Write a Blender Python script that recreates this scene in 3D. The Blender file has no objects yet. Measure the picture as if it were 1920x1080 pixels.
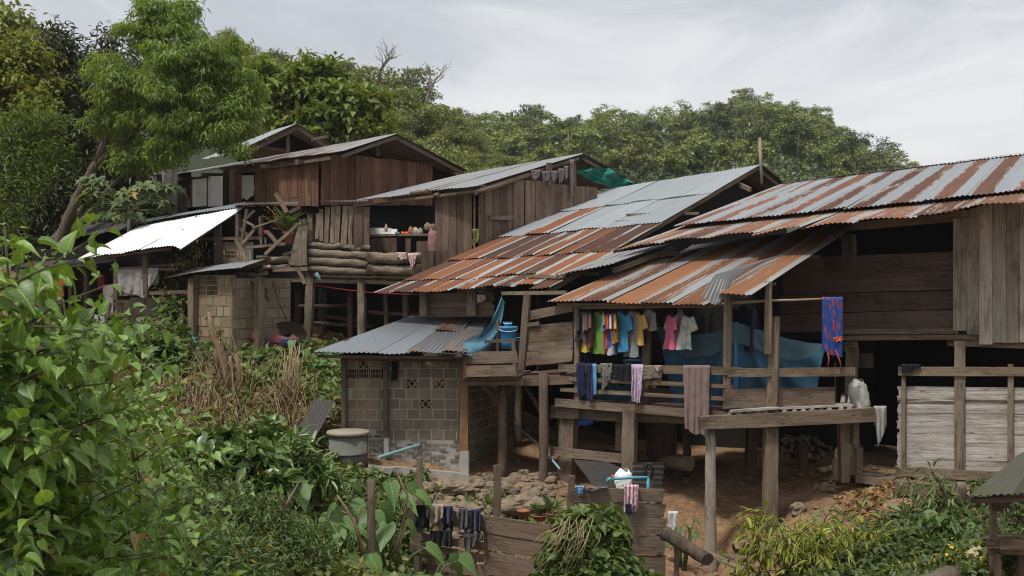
import bpy, math, random
import numpy as np
from mathutils import Vector, Matrix, noise as mnoise

# ---------------------------------------------------------------- camera, sky, sun, exposure
SC = bpy.context.scene
COL = SC.collection
F, H = 2100.0, 540.0            # focal length in photo pixels, eye level in the photo
cam_d = bpy.data.cameras.new('camera')
cam = bpy.data.objects.new('camera', cam_d)
COL.objects.link(cam)
cam_d.sensor_width = 36.0
cam_d.lens = 36.0 * F / 1920.0
cam_d.clip_start, cam_d.clip_end = 0.1, 3000.0
cam_d.dof.use_dof = True
cam_d.dof.focus_distance = 20.0
cam_d.dof.aperture_fstop = 6.3
cam.location = (0, 0, 0)
cam.rotation_euler = (math.radians(90), 0, 0)
SC.camera = cam
SC.render.engine = 'CYCLES'
SC.cycles.use_denoising = True
SC.cycles.filter_width = 1.05
SC.cycles.max_bounces = 6
SC.cycles.diffuse_bounces = 3
SC.cycles.glossy_bounces = 2
SC.cycles.transparent_max_bounces = 8
SC.view_settings.view_transform = 'Standard'
SC.view_settings.look = 'None'
SC.view_settings.exposure = 0.0
SC.view_settings.gamma = 1.0
SUN_EL, SUN_AZ = math.radians(64), math.radians(222)     # azimuth clockwise from +Y: behind the camera, to its left


def nd(nt, typ, ins=None, **props):
    n = nt.nodes.new('ShaderNode' + typ)
    for k, v in props.items():
        setattr(n, k, v)
    for k, v in (ins or {}).items():
        s = n.inputs[k]
        if isinstance(v, bpy.types.NodeSocket):
            nt.links.new(v, s)
        else:
            s.default_value = v
    return n


def c4(c):
    return (c[0], c[1], c[2], 1.0)


def ramp(nt, fac, stops, interp='LINEAR'):
    n = nd(nt, 'ValToRGB', {'Fac': fac})
    n.color_ramp.interpolation = interp
    els = n.color_ramp.elements
    while len(els) < len(stops):
        els.new(0.5)
    for e, (p, c) in zip(els, stops):
        e.position = p
        e.color = c4(c) if not isinstance(c, (int, float)) else (c, c, c, 1)
    return n.outputs['Color']


def mix(nt, fac, a, b, mode='MIX'):
    n = nd(nt, 'Mix', data_type='RGBA', blend_type=mode)
    for k, v in ((0, fac), (6, a), (7, b)):
        if isinstance(v, bpy.types.NodeSocket):
            nt.links.new(v, n.inputs[k])
        else:
            n.inputs[k].default_value = v if k == 0 else (c4(v) if len(v) == 3 else v)
    return n.outputs[2]


def mth(nt, op, a, b=0.0, c=0.0, clamp=False):
    n = nd(nt, 'Math', operation=op, use_clamp=clamp)
    for i, v in enumerate((a, b, c)):
        if isinstance(v, bpy.types.NodeSocket):
            nt.links.new(v, n.inputs[i])
        else:
            n.inputs[i].default_value = v
    return n.outputs[0]


world = bpy.data.worlds.new('World')
SC.world = world
world.use_nodes = True
wt = world.node_tree
wt.nodes.clear()
sky = nd(wt, 'TexSky', sky_type='NISHITA', sun_disc=False, sun_elevation=SUN_EL, sun_rotation=SUN_AZ,
         air_density=1.0, dust_density=2.0, ozone_density=1.0)
skyc = mix(wt, 1.0, sky.outputs[0], (0.10, 0.10, 0.10), 'MULTIPLY')
tc = nd(wt, 'TexCoord')
mp = nd(wt, 'Mapping', {'Vector': tc.outputs['Generated'], 'Scale': (1.3, 1.3, 4.2), 'Rotation': (0.1, 0.12, 0.3)})
n1 = nd(wt, 'TexNoise', {'Vector': mp.outputs[0], 'Scale': 3.1, 'Detail': 9.0, 'Roughness': 0.6, 'Distortion': 0.7})
n2 = nd(wt, 'TexNoise', {'Vector': mp.outputs[0], 'Scale': 0.9, 'Detail': 3.0})
cl = mth(wt, 'ADD', mth(wt, 'MULTIPLY', n1.outputs[0], 0.65), mth(wt, 'MULTIPLY', n2.outputs[0], 0.5))
cloud = ramp(wt, cl, [(0.42, (0.56, 0.59, 0.65)), (0.54, (0.64, 0.665, 0.715)), (0.62, (0.78, 0.795, 0.82)), (0.72, (0.88, 0.89, 0.895))])
sep = nd(wt, 'SeparateXYZ', {'Vector': tc.outputs['Generated']})
low = mth(wt, 'SUBTRACT', 1.0, mth(wt, 'MULTIPLY', sep.outputs['Z'], 5.5), clamp=True)
low = mth(wt, 'MULTIPLY', low, mth(wt, 'ADD', mth(wt, 'MULTIPLY', sep.outputs['X'], 1.3), 0.45, clamp=True))
cloud = mix(wt, mth(wt, 'MULTIPLY', low, 0.75), cloud, (0.84, 0.845, 0.85))
zen = mth(wt, 'MULTIPLY', mth(wt, 'SUBTRACT', sep.outputs['Z'], 0.3), 1.6, clamp=True)
back = mth(wt, 'MULTIPLY', mth(wt, 'SUBTRACT', -0.05, sep.outputs['Y']), 2.5, clamp=True)      # unseen sky behind the viewer, dimmed to deepen shade on the fronts
cloud = mix(wt, back, cloud, (0.52, 0.535, 0.56))
cloud = mix(wt, zen, cloud, (1.22, 1.24, 1.26))
skym = mix(wt, 0.93, skyc, cloud)
bg = nd(wt, 'Background', {'Color': skym, 'Strength': 1.0})
wo = nd(wt, 'OutputWorld', {'Surface': bg.outputs[0]})

sun_d = bpy.data.lights.new('sun', 'SUN')
sun_d.energy = 3.3
sun_d.angle = math.radians(7)
sun_d.color = (1.0, 0.955, 0.88)
sun = bpy.data.objects.new('sun', sun_d)
COL.objects.link(sun)
sdir = Vector((math.sin(SUN_AZ) * math.cos(SUN_EL), math.cos(SUN_AZ) * math.cos(SUN_EL), math.sin(SUN_EL)))
sun.rotation_euler = (-sdir).to_track_quat('-Z', 'Y').to_euler()
sun.location = sdir * 50
# ---------------------------------------------------------------- helpers
R = random.Random(11)
NR = np.random.default_rng(5)
ORIG = {}                       # world origin of each top-level object, by name
UP = Vector((0, 0, 1))


def P(px, py, Y):
    """World point seen at photo pixel (px, py), Y metres out from the viewer."""
    return Vector(((px - 960.0) / F * Y, Y, (H - py) / F * Y))


class Wall:
    """Vertical plane through two plan points; called with a photo pixel it gives the point of the plane seen there."""
    def __init__(s, pa, Ya, pb, Yb):
        a, b = P(pa, H, Ya), P(pb, H, Yb)
        s.a = a
        s.d = (b - a).normalized()
        s.n = Vector((s.d.y, -s.d.x, 0))
        if s.n.y > 0:
            s.n = -s.n

    def __call__(s, px, py, off=0.0):
        r = P(px, py, 1.0)
        t = (s.a + s.n * off).dot(s.n) / r.dot(s.n)
        return r * t


def tag(o, label=None, cat=None, group=None, kind=None):
    if label: o['label'] = label
    if cat: o['category'] = cat
    if group: o['group'] = group
    if kind: o['kind'] = kind
    return o


def thing(name, label, cat, loc, group=None):
    o = bpy.data.objects.new(name, None)
    COL.objects.link(o)
    o.location = loc
    o.empty_display_size = 0.2
    ORIG[o.name] = Vector(loc)
    return tag(o, label, cat, group)


def root_of(o):
    while o.parent:
        o = o.parent
    return o


class MB:
    def __init__(s):
        s.v, s.f, s.uv, s.uv2, s.sm = [], [], [], [], []
        s.marks = []

    def face(s, idx, uv=None, uv2=None, smooth=False):
        s.f.append(idx)
        s.uv.extend(uv if uv else [(0, 0)] * len(idx))
        s.uv2.extend(uv2 if uv2 else [(0.5, 0.5)] * len(idx))
        s.sm.append(smooth)

    def build(s, name, mat, parent=None, label=None, cat=None, group=None, kind=None):
        V = np.array([tuple(p) for p in s.v], dtype=np.float64).reshape(-1, 3)
        if parent is not None:
            org = np.array(ORIG[root_of(parent).name])
        else:
            org = np.array((V[:, 0].mean(), V[:, 1].mean(), V[:, 2].min()))
        me = bpy.data.meshes.new(name)
        me.from_pydata([tuple(p) for p in (V - org)], [], s.f)
        l = me.uv_layers.new(name='uv')
        l.data.foreach_set('uv', np.array(s.uv, dtype=np.float32).ravel())
        l2 = me.uv_layers.new(name='sheet')
        l2.data.foreach_set('uv', np.array(s.uv2, dtype=np.float32).ravel())
        me.polygons.foreach_set('use_smooth', s.sm)
        me.materials.append(mat)
        me.update()
        o = bpy.data.objects.new(name, me)
        COL.objects.link(o)
        if parent is not None:
            o.parent = parent
        else:
            o.location = org
            ORIG[o.name] = Vector(org)
        return tag(o, label, cat, group, kind)

    def build_each(s, name, mat, parent, **kw):
        """One part per piece."""
        ends = s.marks[1:] + [(len(s.v), len(s.f), len(s.uv))]
        for (v0, f0, u0), (v1, f1, u1) in zip(s.marks, ends):
            q = MB()
            q.v = s.v[v0:v1]
            q.f = [tuple(i - v0 for i in f) for f in s.f[f0:f1]]
            q.uv, q.uv2, q.sm = s.uv[u0:u1], s.uv2[u0:u1], s.sm[f0:f1]
            q.build(name, mat, parent, **kw)

    # ---- shapes
    def loft(s, loops, caps=True, closed=True, smooth=False, u0=0.0):
        n = len(loops[0])
        base = len(s.v)
        s.marks.append((base, len(s.f), len(s.uv)))
        for lp in loops:
            s.v.extend(lp)
        us = [u0]
        for a, b in zip(loops, loops[1:]):
            us.append(us[-1] + (sum(b, Vector()) / n - sum(a, Vector()) / n).length)
        vs = [0.0]
        for i in range(n):
            vs.append(vs[-1] + (loops[0][(i + 1) % n] - loops[0][i]).length)
        m = n if closed else n - 1
        for j in range(len(loops) - 1):
            for i in range(m):
                k = (i + 1) % n
                s.face((base + j * n + i, base + j * n + k, base + (j + 1) * n + k, base + (j + 1) * n + i),
                       [(us[j], vs[i]), (us[j], vs[i + 1]), (us[j + 1], vs[i + 1]), (us[j + 1], vs[i])], smooth=smooth)
        if caps and closed:
            for j, rev in ((0, True), (len(loops) - 1, False)):
                idx = [base + j * n + i for i in range(n)]
                c = sum(loops[j], Vector()) / n
                uv = [(us[j] + (p - c).length * 0.3, (p - c).length) for p in loops[j]]
                if rev:
                    idx, uv = idx[::-1], uv[::-1]
                s.face(tuple(idx), uv)

    def slab(s, q, off, seg=3, jit=0.003):
        """Board with front quad q (q0->q1 is its length) and thickness vector off (towards the back)."""
        q = [Vector(p) for p in q]
        loops = []
        for j in range(seg + 1):
            t = j / seg
            a, b = q[0].lerp(q[1], t), q[3].lerp(q[2], t)
            w = (b - a)
            wl = max(w.length, 1e-4)
            wn = w / wl
            e1, e2, e3 = (R.uniform(-1, 1) * jit for _ in range(3))
            a = a + wn * e1
            b = b + wn * e2
            o = off.normalized() * e3
            loops.append([a + o, b + o, b + off + o, a + off + o])
        s.loft(loops)

    def bar(s, pl, p0, p1, wpx, t=0.05, off=0.0, jit=0.003, seg=3):
        """Board lying on wall plane pl along the pixel line p0-p1, wpx photo pixels wide, t metres thick."""
        dx, dy = p1[0] - p0[0], p1[1] - p0[1]
        L = math.hypot(dx, dy)
        w0, w1 = (wpx, wpx) if not isinstance(wpx, tuple) else wpx
        nx, ny = -dy / L / 2, dx / L / 2
        q = [(p0[0] + nx * w0, p0[1] + ny * w0), (p1[0] + nx * w1, p1[1] + ny * w1),
             (p1[0] - nx * w1, p1[1] - ny * w1), (p0[0] - nx * w0, p0[1] - ny * w0)]
        s.quad(pl, q, t, off, jit, seg)

    def quad(s, pl, q, t=0.025, off=0.0, jit=0.003, seg=3):
        s.slab([pl(x, y, off + t) for x, y in q], -pl.n * t, seg, jit)

    def vboards(s, pl, xs, top, bot, t=0.022, off=0.0, gap=0.8, jy=3.0, joff=0.008):
        """Upright boards between pixel columns xs; top, bot are functions of px."""
        for a, b in zip(xs, xs[1:]):
            g = gap * R.uniform(0.3, 1.2)
            k = R.uniform(0, jy)
            k2 = R.uniform(-jy, jy) * 0.5
            s.quad(pl, [(a + g / 2, bot(a) + k2), (a + g / 2 + R.uniform(-.5, .5), top(a) + k), (b - g / 2 + R.uniform(-.5, .5), top(b) + k), (b - g / 2, bot(b) + k2)],
                   t, off + R.uniform(0, joff))

    def beam(s, p0, p1, w, h, up=UP, jit=0.003, seg=2):
        p0, p1 = Vector(p0), Vector(p1)
        d = (p1 - p0).normalized()
        sx = d.cross(up)
        if sx.length < 1e-3:
            sx = d.cross(Vector((0, 1, 0)))
        sx.normalize()
        u = sx.cross(d)
        q = [p0 - sx * w / 2 - u * h / 2, p1 - sx * w / 2 - u * h / 2, p1 + sx * w / 2 - u * h / 2, p0 + sx * w / 2 - u * h / 2]
        s.slab(q, u * h, seg, jit)

    def pole(s, pts, r0, r1=None, n=10, wob=0.08, caps=True):
        """Round pole through points with radius r0 -> r1."""
        pts = [Vector(p) for p in pts]
        r1 = r0 if r1 is None else r1
        loops = []
        m = len(pts)
        ref = None
        ph = R.uniform(0, 6)
        for j, p in enumerate(pts):
            d = (pts[min(j + 1, m - 1)] - pts[max(j - 1, 0)]).normalized()
            if ref is None:
                ref = d.cross(Vector((0.3, 0.9, 0.2)))
                if ref.length < 0.1:
                    ref = d.cross(UP)
            x = (ref - d * ref.dot(d)).normalized()
            ref = x
            y = d.cross(x)
            r = r0 + (r1 - r0) * j / max(m - 1, 1)
            lp = []
            for i in range(n):
                a = 2 * math.pi * i / n
                rr = r * (1 + wob * math.sin(2 * a + ph + j * 0.7) + wob * 0.6 * R.uniform(-1, 1))
                lp.append(p + x * math.cos(a) * rr + y * math.sin(a) * rr)
            loops.append(lp)
        s.loft(loops, caps=caps, smooth=True)

    def log(s, p0, p1, r0, r1=None, seg=5, n=10, wob=0.06, bend=0.02):
        p0, p1 = Vector(p0), Vector(p1)
        pts = []
        b = Vector((R.uniform(-1, 1), R.uniform(-1, 1), R.uniform(-1, 1))) * bend
        for j in range(seg + 1):
            t = j / seg
            pts.append(p0.lerp(p1, t) + b * math.sin(t * math.pi) + Vector((R.uniform(-1, 1), R.uniform(-1, 1), R.uniform(-1, 1))) * bend * 0.25)
        s.pole(pts, r0, r1, n, wob)

    def lathe(s, c, prof, n=24, smooth=True, jit=0.0):
        """prof: list of (radius, height) above c."""
        loops = []
        for r, z in prof:
            loops.append([Vector(c) + Vector((math.cos(2 * math.pi * i / n) * r, math.sin(2 * math.pi * i / n) * r, z)) for i in range(n)])
        s.loft(loops, caps=True, smooth=smooth)

    def grid(s, fn, nu, nv, smooth=True, back=None):
        """Surface from fn(u, v); with back = a vector function it becomes a closed thin shell."""
        base = len(s.v)
        for j in range(nv + 1):
            for i in range(nu + 1):
                s.v.append(Vector(fn(i / nu, j / nv)))
        w = nu + 1
        for j in range(nv):
            for i in range(nu):
                a = base + j * w + i
                uv = [(i / nu, j / nv), ((i + 1) / nu, j / nv), ((i + 1) / nu, (j + 1) / nv), (i / nu, (j + 1) / nv)]
                s.face((a, a + 1, a + w + 1, a + w), uv, uv, smooth)

    def rock(s, c, r, seed=0, sq=(1, 1, 0.7), n=10, m=6):
        c = Vector(c)
        o = Vector((seed * 3.1, seed * 1.7, seed * 0.9))
        loops = []
        for j in range(m + 1):
            th = math.pi * (j + 0.02) / (m + 0.04)
            lp = []
            for i in range(n):
                a = 2 * math.pi * i / n
                d = Vector((math.sin(th) * math.cos(a), math.sin(th) * math.sin(a), math.cos(th)))
                k = 1 + 0.5 * mnoise.noise(d * 1.3 + o) + 0.22 * mnoise.noise(d * 3.1 + o) + (0.16 * mnoise.noise(d * 6 + o) + .07 * mnoise.noise(d * 14 + o) if n > 8 else 0)
                lp.append(c + Vector((d.x * sq[0], d.y * sq[1], d.z * sq[2])) * r * k)
            loops.append(lp)
        s.loft(loops[::-1], caps=True, smooth=False)


def copy_tree(o, loc=None, rz=None, label=None, sc=None):
    """A copy of a thing with copies of its parts and sub-parts (sharing mesh data)."""
    def cp(x, par):
        c = x.copy()
        COL.objects.link(c)
        c.parent = par
        for ch in x.children:
            cp(ch, c)
        return c
    c = cp(o, None)
    if loc is not None:
        c.location = loc
        ORIG[c.name] = Vector(loc)
    if rz is not None:
        c.rotation_euler = (0, 0, rz)
    if sc is not None:
        c.scale = (sc, sc, sc) if isinstance(sc, (int, float)) else sc
    if label:
        c['label'] = label
    return c


# ---------------------------------------------------------------- corrugated sheets
def corr_sheet(mb, A, B, C, D, u0, u1, v0, v1, lift0, lift1, pitch=0.085, amp=0.011, seg=5, ph=0.0, bend=0.0, per=6, dv=0.0, skew=0.0):
    """One sheet of the bilinear roof patch A(eave left) B(eave right) C(ridge right) D(ridge left)."""
    def pt(u, v):
        return A.lerp(B, u).lerp(D.lerp(C, u), v)
    n = (B - A).cross(D - A).normalized()
    if n.z < 0:
        n = -n
    width = (B - A).length * (u1 - u0)
    length = (D - A).length * (v1 - v0)
    nc = max(4, int(round(width / pitch * per)))
    base = len(mb.v)
    for j in range(seg + 1):
        t = j / seg
        v = v0 + (v1 - v0) * t
        for i in range(nc + 1):
            k = i / nc
            u = u0 + (u1 - u0) * k + skew * (t - .5)
            w = math.sin(2 * math.pi * (k * width / pitch) + ph) * amp
            sag = bend * math.sin(k * math.pi * 1.3 + ph) * (1 - t) ** 2 + 0.006 * mnoise.noise(Vector((u * 20, v * 9, ph)))
            mb.v.append(pt(u, v + dv * (1 - t) * math.sin(k * 7 + ph)) + n * (w + lift0 * (1 - t) + lift1 * t + sag))
    w_ = nc + 1
    for j in range(seg):
        for i in range(nc):
            a = base + j * w_ + i
            uv, uv2 = [], []
            for (ii, jj) in ((i, j), (i + 1, j), (i + 1, j + 1), (i, j + 1)):
                uv.append((v0 * 3 + jj / seg * length, ii / nc * width))
                uv2.append((jj / seg, ii / nc))
            mb.face((a, a + 1, a + w_ + 1, a + w_), uv, uv2, True)


def corr_roof(mb, A, B, C, D, nx, ny, ragged=0.02, ov=0.06, lap=0.03, pitch=0.085, amp=0.011, bend=0.015, seg=5, skew=0.0):
    A, B, C, D = (Vector(p) for p in (A, B, C, D))
    for j in range(ny):
        ju = R.uniform(-0.3, 0.3) / nx if j else 0
        for i in range(nx):
            u0, u1 = i / nx, (i + 1) / nx
            if 0 < i: u0 += ju
            if i < nx - 1: u1 += ju
            u1 += ov / nx
            v0, v1 = j / ny, (j + 1) / ny
            rg = R.uniform(-1, 1) * ragged
            v0 += rg - (0 if j == 0 else lap)
            corr_sheet(mb, A, B, C, D, u0, u1, v0, v1, 0.03 + 0.004 * (i % 2) + R.uniform(0, 0.012), 0.004 * (i % 2), pitch, amp, seg, R.uniform(0, 6), bend * R.uniform(0, 1), skew=skew)


# ---------------------------------------------------------------- leaves
def tmpl(pts, faces):
    return np.array(pts, dtype=np.float64), faces


LEAF = {
    'quad': tmpl([(0, 0, 0), (.45, .38, .05), (1, 0, -.08), (.5, -.38, .05)], [(0, 1, 2, 3)]),
    'fold': tmpl([(0, 0, 0), (.3, .3, .09), (.65, .27, .05), (1, 0, -.2), (.65, -.27, .05), (.3, -.3, .09), (.4, 0, 0)],
                 [(0, 6, 1), (1, 6, 3, 2), (0, 5, 6), (5, 4, 3, 6)]),
    'lance': tmpl([(0, 0, 0), (.3, .13, .03), (.65, .11, -.02), (1, 0, -.2), (.65, -.11, -.02), (.3, -.13, .03), (.5, 0, -.03)],
                  [(0, 6, 1), (1, 6, 3, 2), (0, 5, 6), (5, 4, 3, 6)]),
    'heart': tmpl([(0, 0, 0), (-.12, .2, .04), (.0, .36, .07), (.25, .42, .06), (.55, .3, 0), (.8, .12, -.1), (1.02, 0, -.22),
                   (.8, -.12, -.1), (.55, -.3, 0), (.25, -.42, .06), (.0, -.36, .07), (-.12, -.2, .04), (.28, 0, .0), (.6, 0, -.05)],
                  [(0, 12, 2, 1), (12, 13, 4, 3), (2, 12, 3), (13, 6, 5, 4), (0, 11, 10, 12), (12, 9, 8, 13), (10, 9, 12), (13, 8, 7, 6)]),
    'lobed': tmpl([(0, 0, 0), (.02, .3, .03), (.28, .48, -.03), (.36, .2, .03), (.66, .34, -.05), (.66, .12, .0), (1, 0, -.12),
                   (.66, -.12, .0), (.66, -.34, -.05), (.36, -.2, .03), (.28, -.48, -.03), (.02, -.3, .03), (.35, 0, .0)],
                  [(0, 12, 3, 2, 1), (12, 5, 4, 3), (12, 6, 5), (0, 11, 10, 9, 12), (12, 9, 8, 7), (12, 7, 6)]),
}


def leaf_mesh(name, kind, pos, axis, nrm, size):
    T, faces = LEAF[kind]
    pos, axis, nrm = (np.asarray(x, dtype=np.float64) for x in (pos, axis, nrm))
    N = len(pos)
    axis = axis / (np.linalg.norm(axis, axis=1, keepdims=True) + 1e-9)
    N_ = len(pos)
    b = np.cross(nrm, axis)
    b /= np.linalg.norm(b, axis=1, keepdims=True) + 1e-9
    nn = np.cross(axis, b)
    size = np.asarray(size, dtype=np.float64).reshape(-1, 1, 1)
    if size.shape[0] == 1: size = np.repeat(size, N, 0)
    cur = NR.uniform(-.6, 1.0, (N, 1, 1))           # each leaf droops, folds and narrows a little differently
    fol = NR.uniform(-.3, 1.3, (N, 1, 1))
    wid = NR.uniform(.72, 1.12, (N, 1, 1))
    tz = T[None, :, 2:3] + (-.28 * cur * T[None, :, 0:1] ** 2 + .5 * fol * np.abs(T[None, :, 1:2])) * (0 if kind == 'quad' else 1)
    V = pos[:, None, :] + size * (T[None, :, 0:1] * axis[:, None, :] + wid * T[None, :, 1:2] * b[:, None, :] + tz * nn[:, None, :])
    k = len(T)
    V = V.reshape(-1, 3)
    lt = np.array([len(f) for f in faces])
    flat = np.concatenate([np.array(f) for f in faces])
    loops = (flat[None, :] + (np.arange(N) * k)[:, None]).ravel()
    tot = np.tile(lt, N)
    start = np.concatenate(([0], np.cumsum(tot)[:-1]))
    me = bpy.data.meshes.new(name)
    me.vertices.add(len(V))
    me.vertices.foreach_set('co', V.ravel())
    me.loops.add(len(loops))
    me.loops.foreach_set('vertex_index', loops)
    me.polygons.add(len(tot))
    me.polygons.foreach_set('loop_start', start)
    me.polygons.foreach_set('loop_total', tot)
    me.polygons.foreach_set('use_smooth', np.ones(len(tot), dtype=bool))
    if kind != 'quad':
        uv = np.tile(T[flat][:, :2] + np.array((0, .5)), (N, 1)).astype(np.float32)
        me.uv_layers.new(name='uv').data.foreach_set('uv', uv.ravel())
    me.update(calc_edges=True)
    return me


def link_mesh(name, me, mat, parent=None, origin=None, label=None, cat=None, group=None, kind=None):
    """Link a mesh given in world coordinates."""
    me.materials.clear()
    me.materials.append(mat)
    o = bpy.data.objects.new(name, me)
    COL.objects.link(o)
    if parent is not None:
        org = ORIG[root_of(parent).name]
        o.parent = parent
    else:
        n = len(me.vertices)
        a = np.empty(n * 3)
        me.vertices.foreach_get('co', a)
        a = a.reshape(-1, 3)
        org = Vector(origin) if origin is not None else Vector((a[:, 0].mean(), a[:, 1].mean(), a[:, 2].min()))
        o.location = org
        ORIG[o.name] = org
    me.transform(Matrix.Translation(-Vector(org)))
    return tag(o, label, cat, group, kind)


def rdir(n):
    d = NR.normal(size=(n, 3))
    return d / np.linalg.norm(d, axis=1, keepdims=True)


def crown(lobes, n, size, droop=0.4, per=10, cl=0.5, inner=0.45, low=-0.5, szvar=0.35, upn=1.0, outn=0.8):
    """Leaf positions/axes/normals for lobes [(centre, rx, ry, rz)]; leaves come in twig clusters near the lobe shells."""
    vol = np.array([l[1] * l[3] + l[2] * l[3] + l[1] * l[2] for l in lobes])
    cnt = np.maximum(1, (n / per * vol / vol.sum()).astype(int))
    ps, ax, nm = [], [], []
    for (c, rx, ry, rz), m in zip(lobes, cnt):
        d = rdir(m * 2)
        d = d[d[:, 2] > low + NR.uniform(-.3, .3, len(d))][:m]
        if len(d) == 0: continue
        r = inner + (1 - inner) * NR.uniform(0, 1, (len(d), 1)) ** 0.45
        r *= 1 + 0.13 * NR.normal(size=(len(d), 1))
        cc = np.array(c)[None] + d * r * np.array((rx, ry, rz))[None]
        q = np.repeat(cc, per, 0) + NR.normal(size=(len(d) * per, 3)) * cl * np.array((1, 1, .6))
        dd = np.repeat(d, per, 0)
        a = dd * np.array((1, 1, .4)) + rdir(len(q)) * 0.9 + np.array((0, 0, -droop))
        nn = np.array((0, 0, upn)) + dd * outn + rdir(len(q)) * 0.5
        ps.append(q); ax.append(a); nm.append(nn)
    ps, ax, nm = np.concatenate(ps), np.concatenate(ax), np.concatenate(nm)
    sz = size * (1 + szvar * NR.uniform(-1, 1, len(ps)))
    return ps, ax, nm, sz
# ---------------------------------------------------------------- materials
def new_mat(name):
    m = bpy.data.materials.new(name)
    m.use_nodes = True
    nt = m.node_tree
    nt.nodes.clear()
    return m, nt


def finish(nt, col, rough=0.7, metal=0.0, bump=None, bstr=0.4, bdist=0.01, spec=0.3, **kw):
    b = nd(nt, 'BsdfPrincipled')
    for k, v in {'Base Color': col, 'Roughness': rough, 'Metallic': metal, 'Specular IOR Level': spec, **kw}.items():
        if isinstance(v, bpy.types.NodeSocket):
            nt.links.new(v, b.inputs[k])
        else:
            b.inputs[k].default_value = c4(v) if isinstance(v, tuple) and len(v) == 3 else v
    if bump is not None:
        bp = nd(nt, 'Bump', {'Height': bump, 'Strength': bstr, 'Distance': bdist})
        nt.links.new(bp.outputs[0], b.inputs['Normal'])
    o = nd(nt, 'OutputMaterial', {'Surface': b.outputs[0]})
    return b


def isl(nt):
    return nd(nt, 'NewGeometry').outputs['Random Per Island']


def uvn(nt, scale, rnd=None, layer='uv', detail=6.0, rough=0.6, dist=0.0):
    u = nd(nt, 'UVMap', uv_map=layer).outputs[0]
    v = nd(nt, 'VectorMath', {0: u, 1: scale}, operation='MULTIPLY').outputs[0]
    if rnd is not None:
        off = nd(nt, 'CombineXYZ', {0: mth(nt, 'MULTIPLY', rnd, 57.0), 1: mth(nt, 'MULTIPLY', rnd, 31.0), 2: mth(nt, 'MULTIPLY', rnd, 19.0)}).outputs[0]
        v = nd(nt, 'VectorMath', {0: v, 1: off}, operation='ADD').outputs[0]
    return nd(nt, 'TexNoise', {'Vector': v, 'Scale': 1.0, 'Detail': detail, 'Roughness': rough, 'Distortion': dist}).outputs[0]


def wood(name, dark, lite, grey=(0.33, 0.30, 0.26), weather=0.4, var=0.35, stain=0.5, rough=0.8, bd=0.015):
    m, nt = new_mat(name)
    r = isl(nt)
    g1 = uvn(nt, (1.5, 19.0, 0), r, dist=1.1, detail=9, rough=0.75)
    g2 = uvn(nt, (0.35, 5.0, 0), r, detail=4)
    g3 = uvn(nt, (1.6, 3.5, 0), r, detail=5, rough=0.65)
    base = mix(nt, ramp(nt, g1, [(0.38, 0.0), (0.62, 1.0)]), dark, lite)
    base = mix(nt, mth(nt, 'MULTIPLY', ramp(nt, g2, [(0.42, 0.0), (0.62, 1.0)]), weather), base, grey)
    base = mix(nt, mth(nt, 'MULTIPLY', ramp(nt, g3, [(0.5, 0.0), (0.66, 1.0)]), stain), base, tuple(x * 0.4 for x in dark))
    g4 = uvn(nt, (0.8, 60.0, 0), r, detail=3)
    base = mix(nt, mth(nt, 'MULTIPLY', ramp(nt, g4, [(0.60, 0.0), (0.68, 1.0)]), 0.6), base, tuple(x * 0.25 for x in dark))
    kn = nd(nt, 'TexVoronoi', {'Vector': nd(nt, 'VectorMath', {0: nd(nt, 'VectorMath', {0: nd(nt, 'UVMap', uv_map='uv').outputs[0], 1: (2.2, 9.0, 0)}, operation='MULTIPLY').outputs[0], 1: nd(nt, 'CombineXYZ', {0: mth(nt, 'MULTIPLY', r, 41.0), 1: mth(nt, 'MULTIPLY', r, 23.0)}).outputs[0]}, operation='ADD').outputs[0], 'Scale': 1.0}).outputs[0]
    base = mix(nt, ramp(nt, kn, [(0.05, 0.75), (0.13, 0.0)]), base, tuple(x * 0.3 for x in dark))
    r2 = nd(nt, 'TexWhiteNoise', {'W': r}, noise_dimensions='1D').outputs[0]
    k = mth(nt, 'ADD', 1.0 - var / 2, mth(nt, 'MULTIPLY', r2, var))
    base = mix(nt, 1.0, base, nd(nt, 'CombineXYZ', {0: k, 1: k, 2: k}).outputs[0], 'MULTIPLY')
    h = mth(nt, 'ADD', g1, mth(nt, 'MULTIPLY', g3, 0.6))
    finish(nt, base, rough, 0, h, 0.8, bd, 0.2)
    return m


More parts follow.
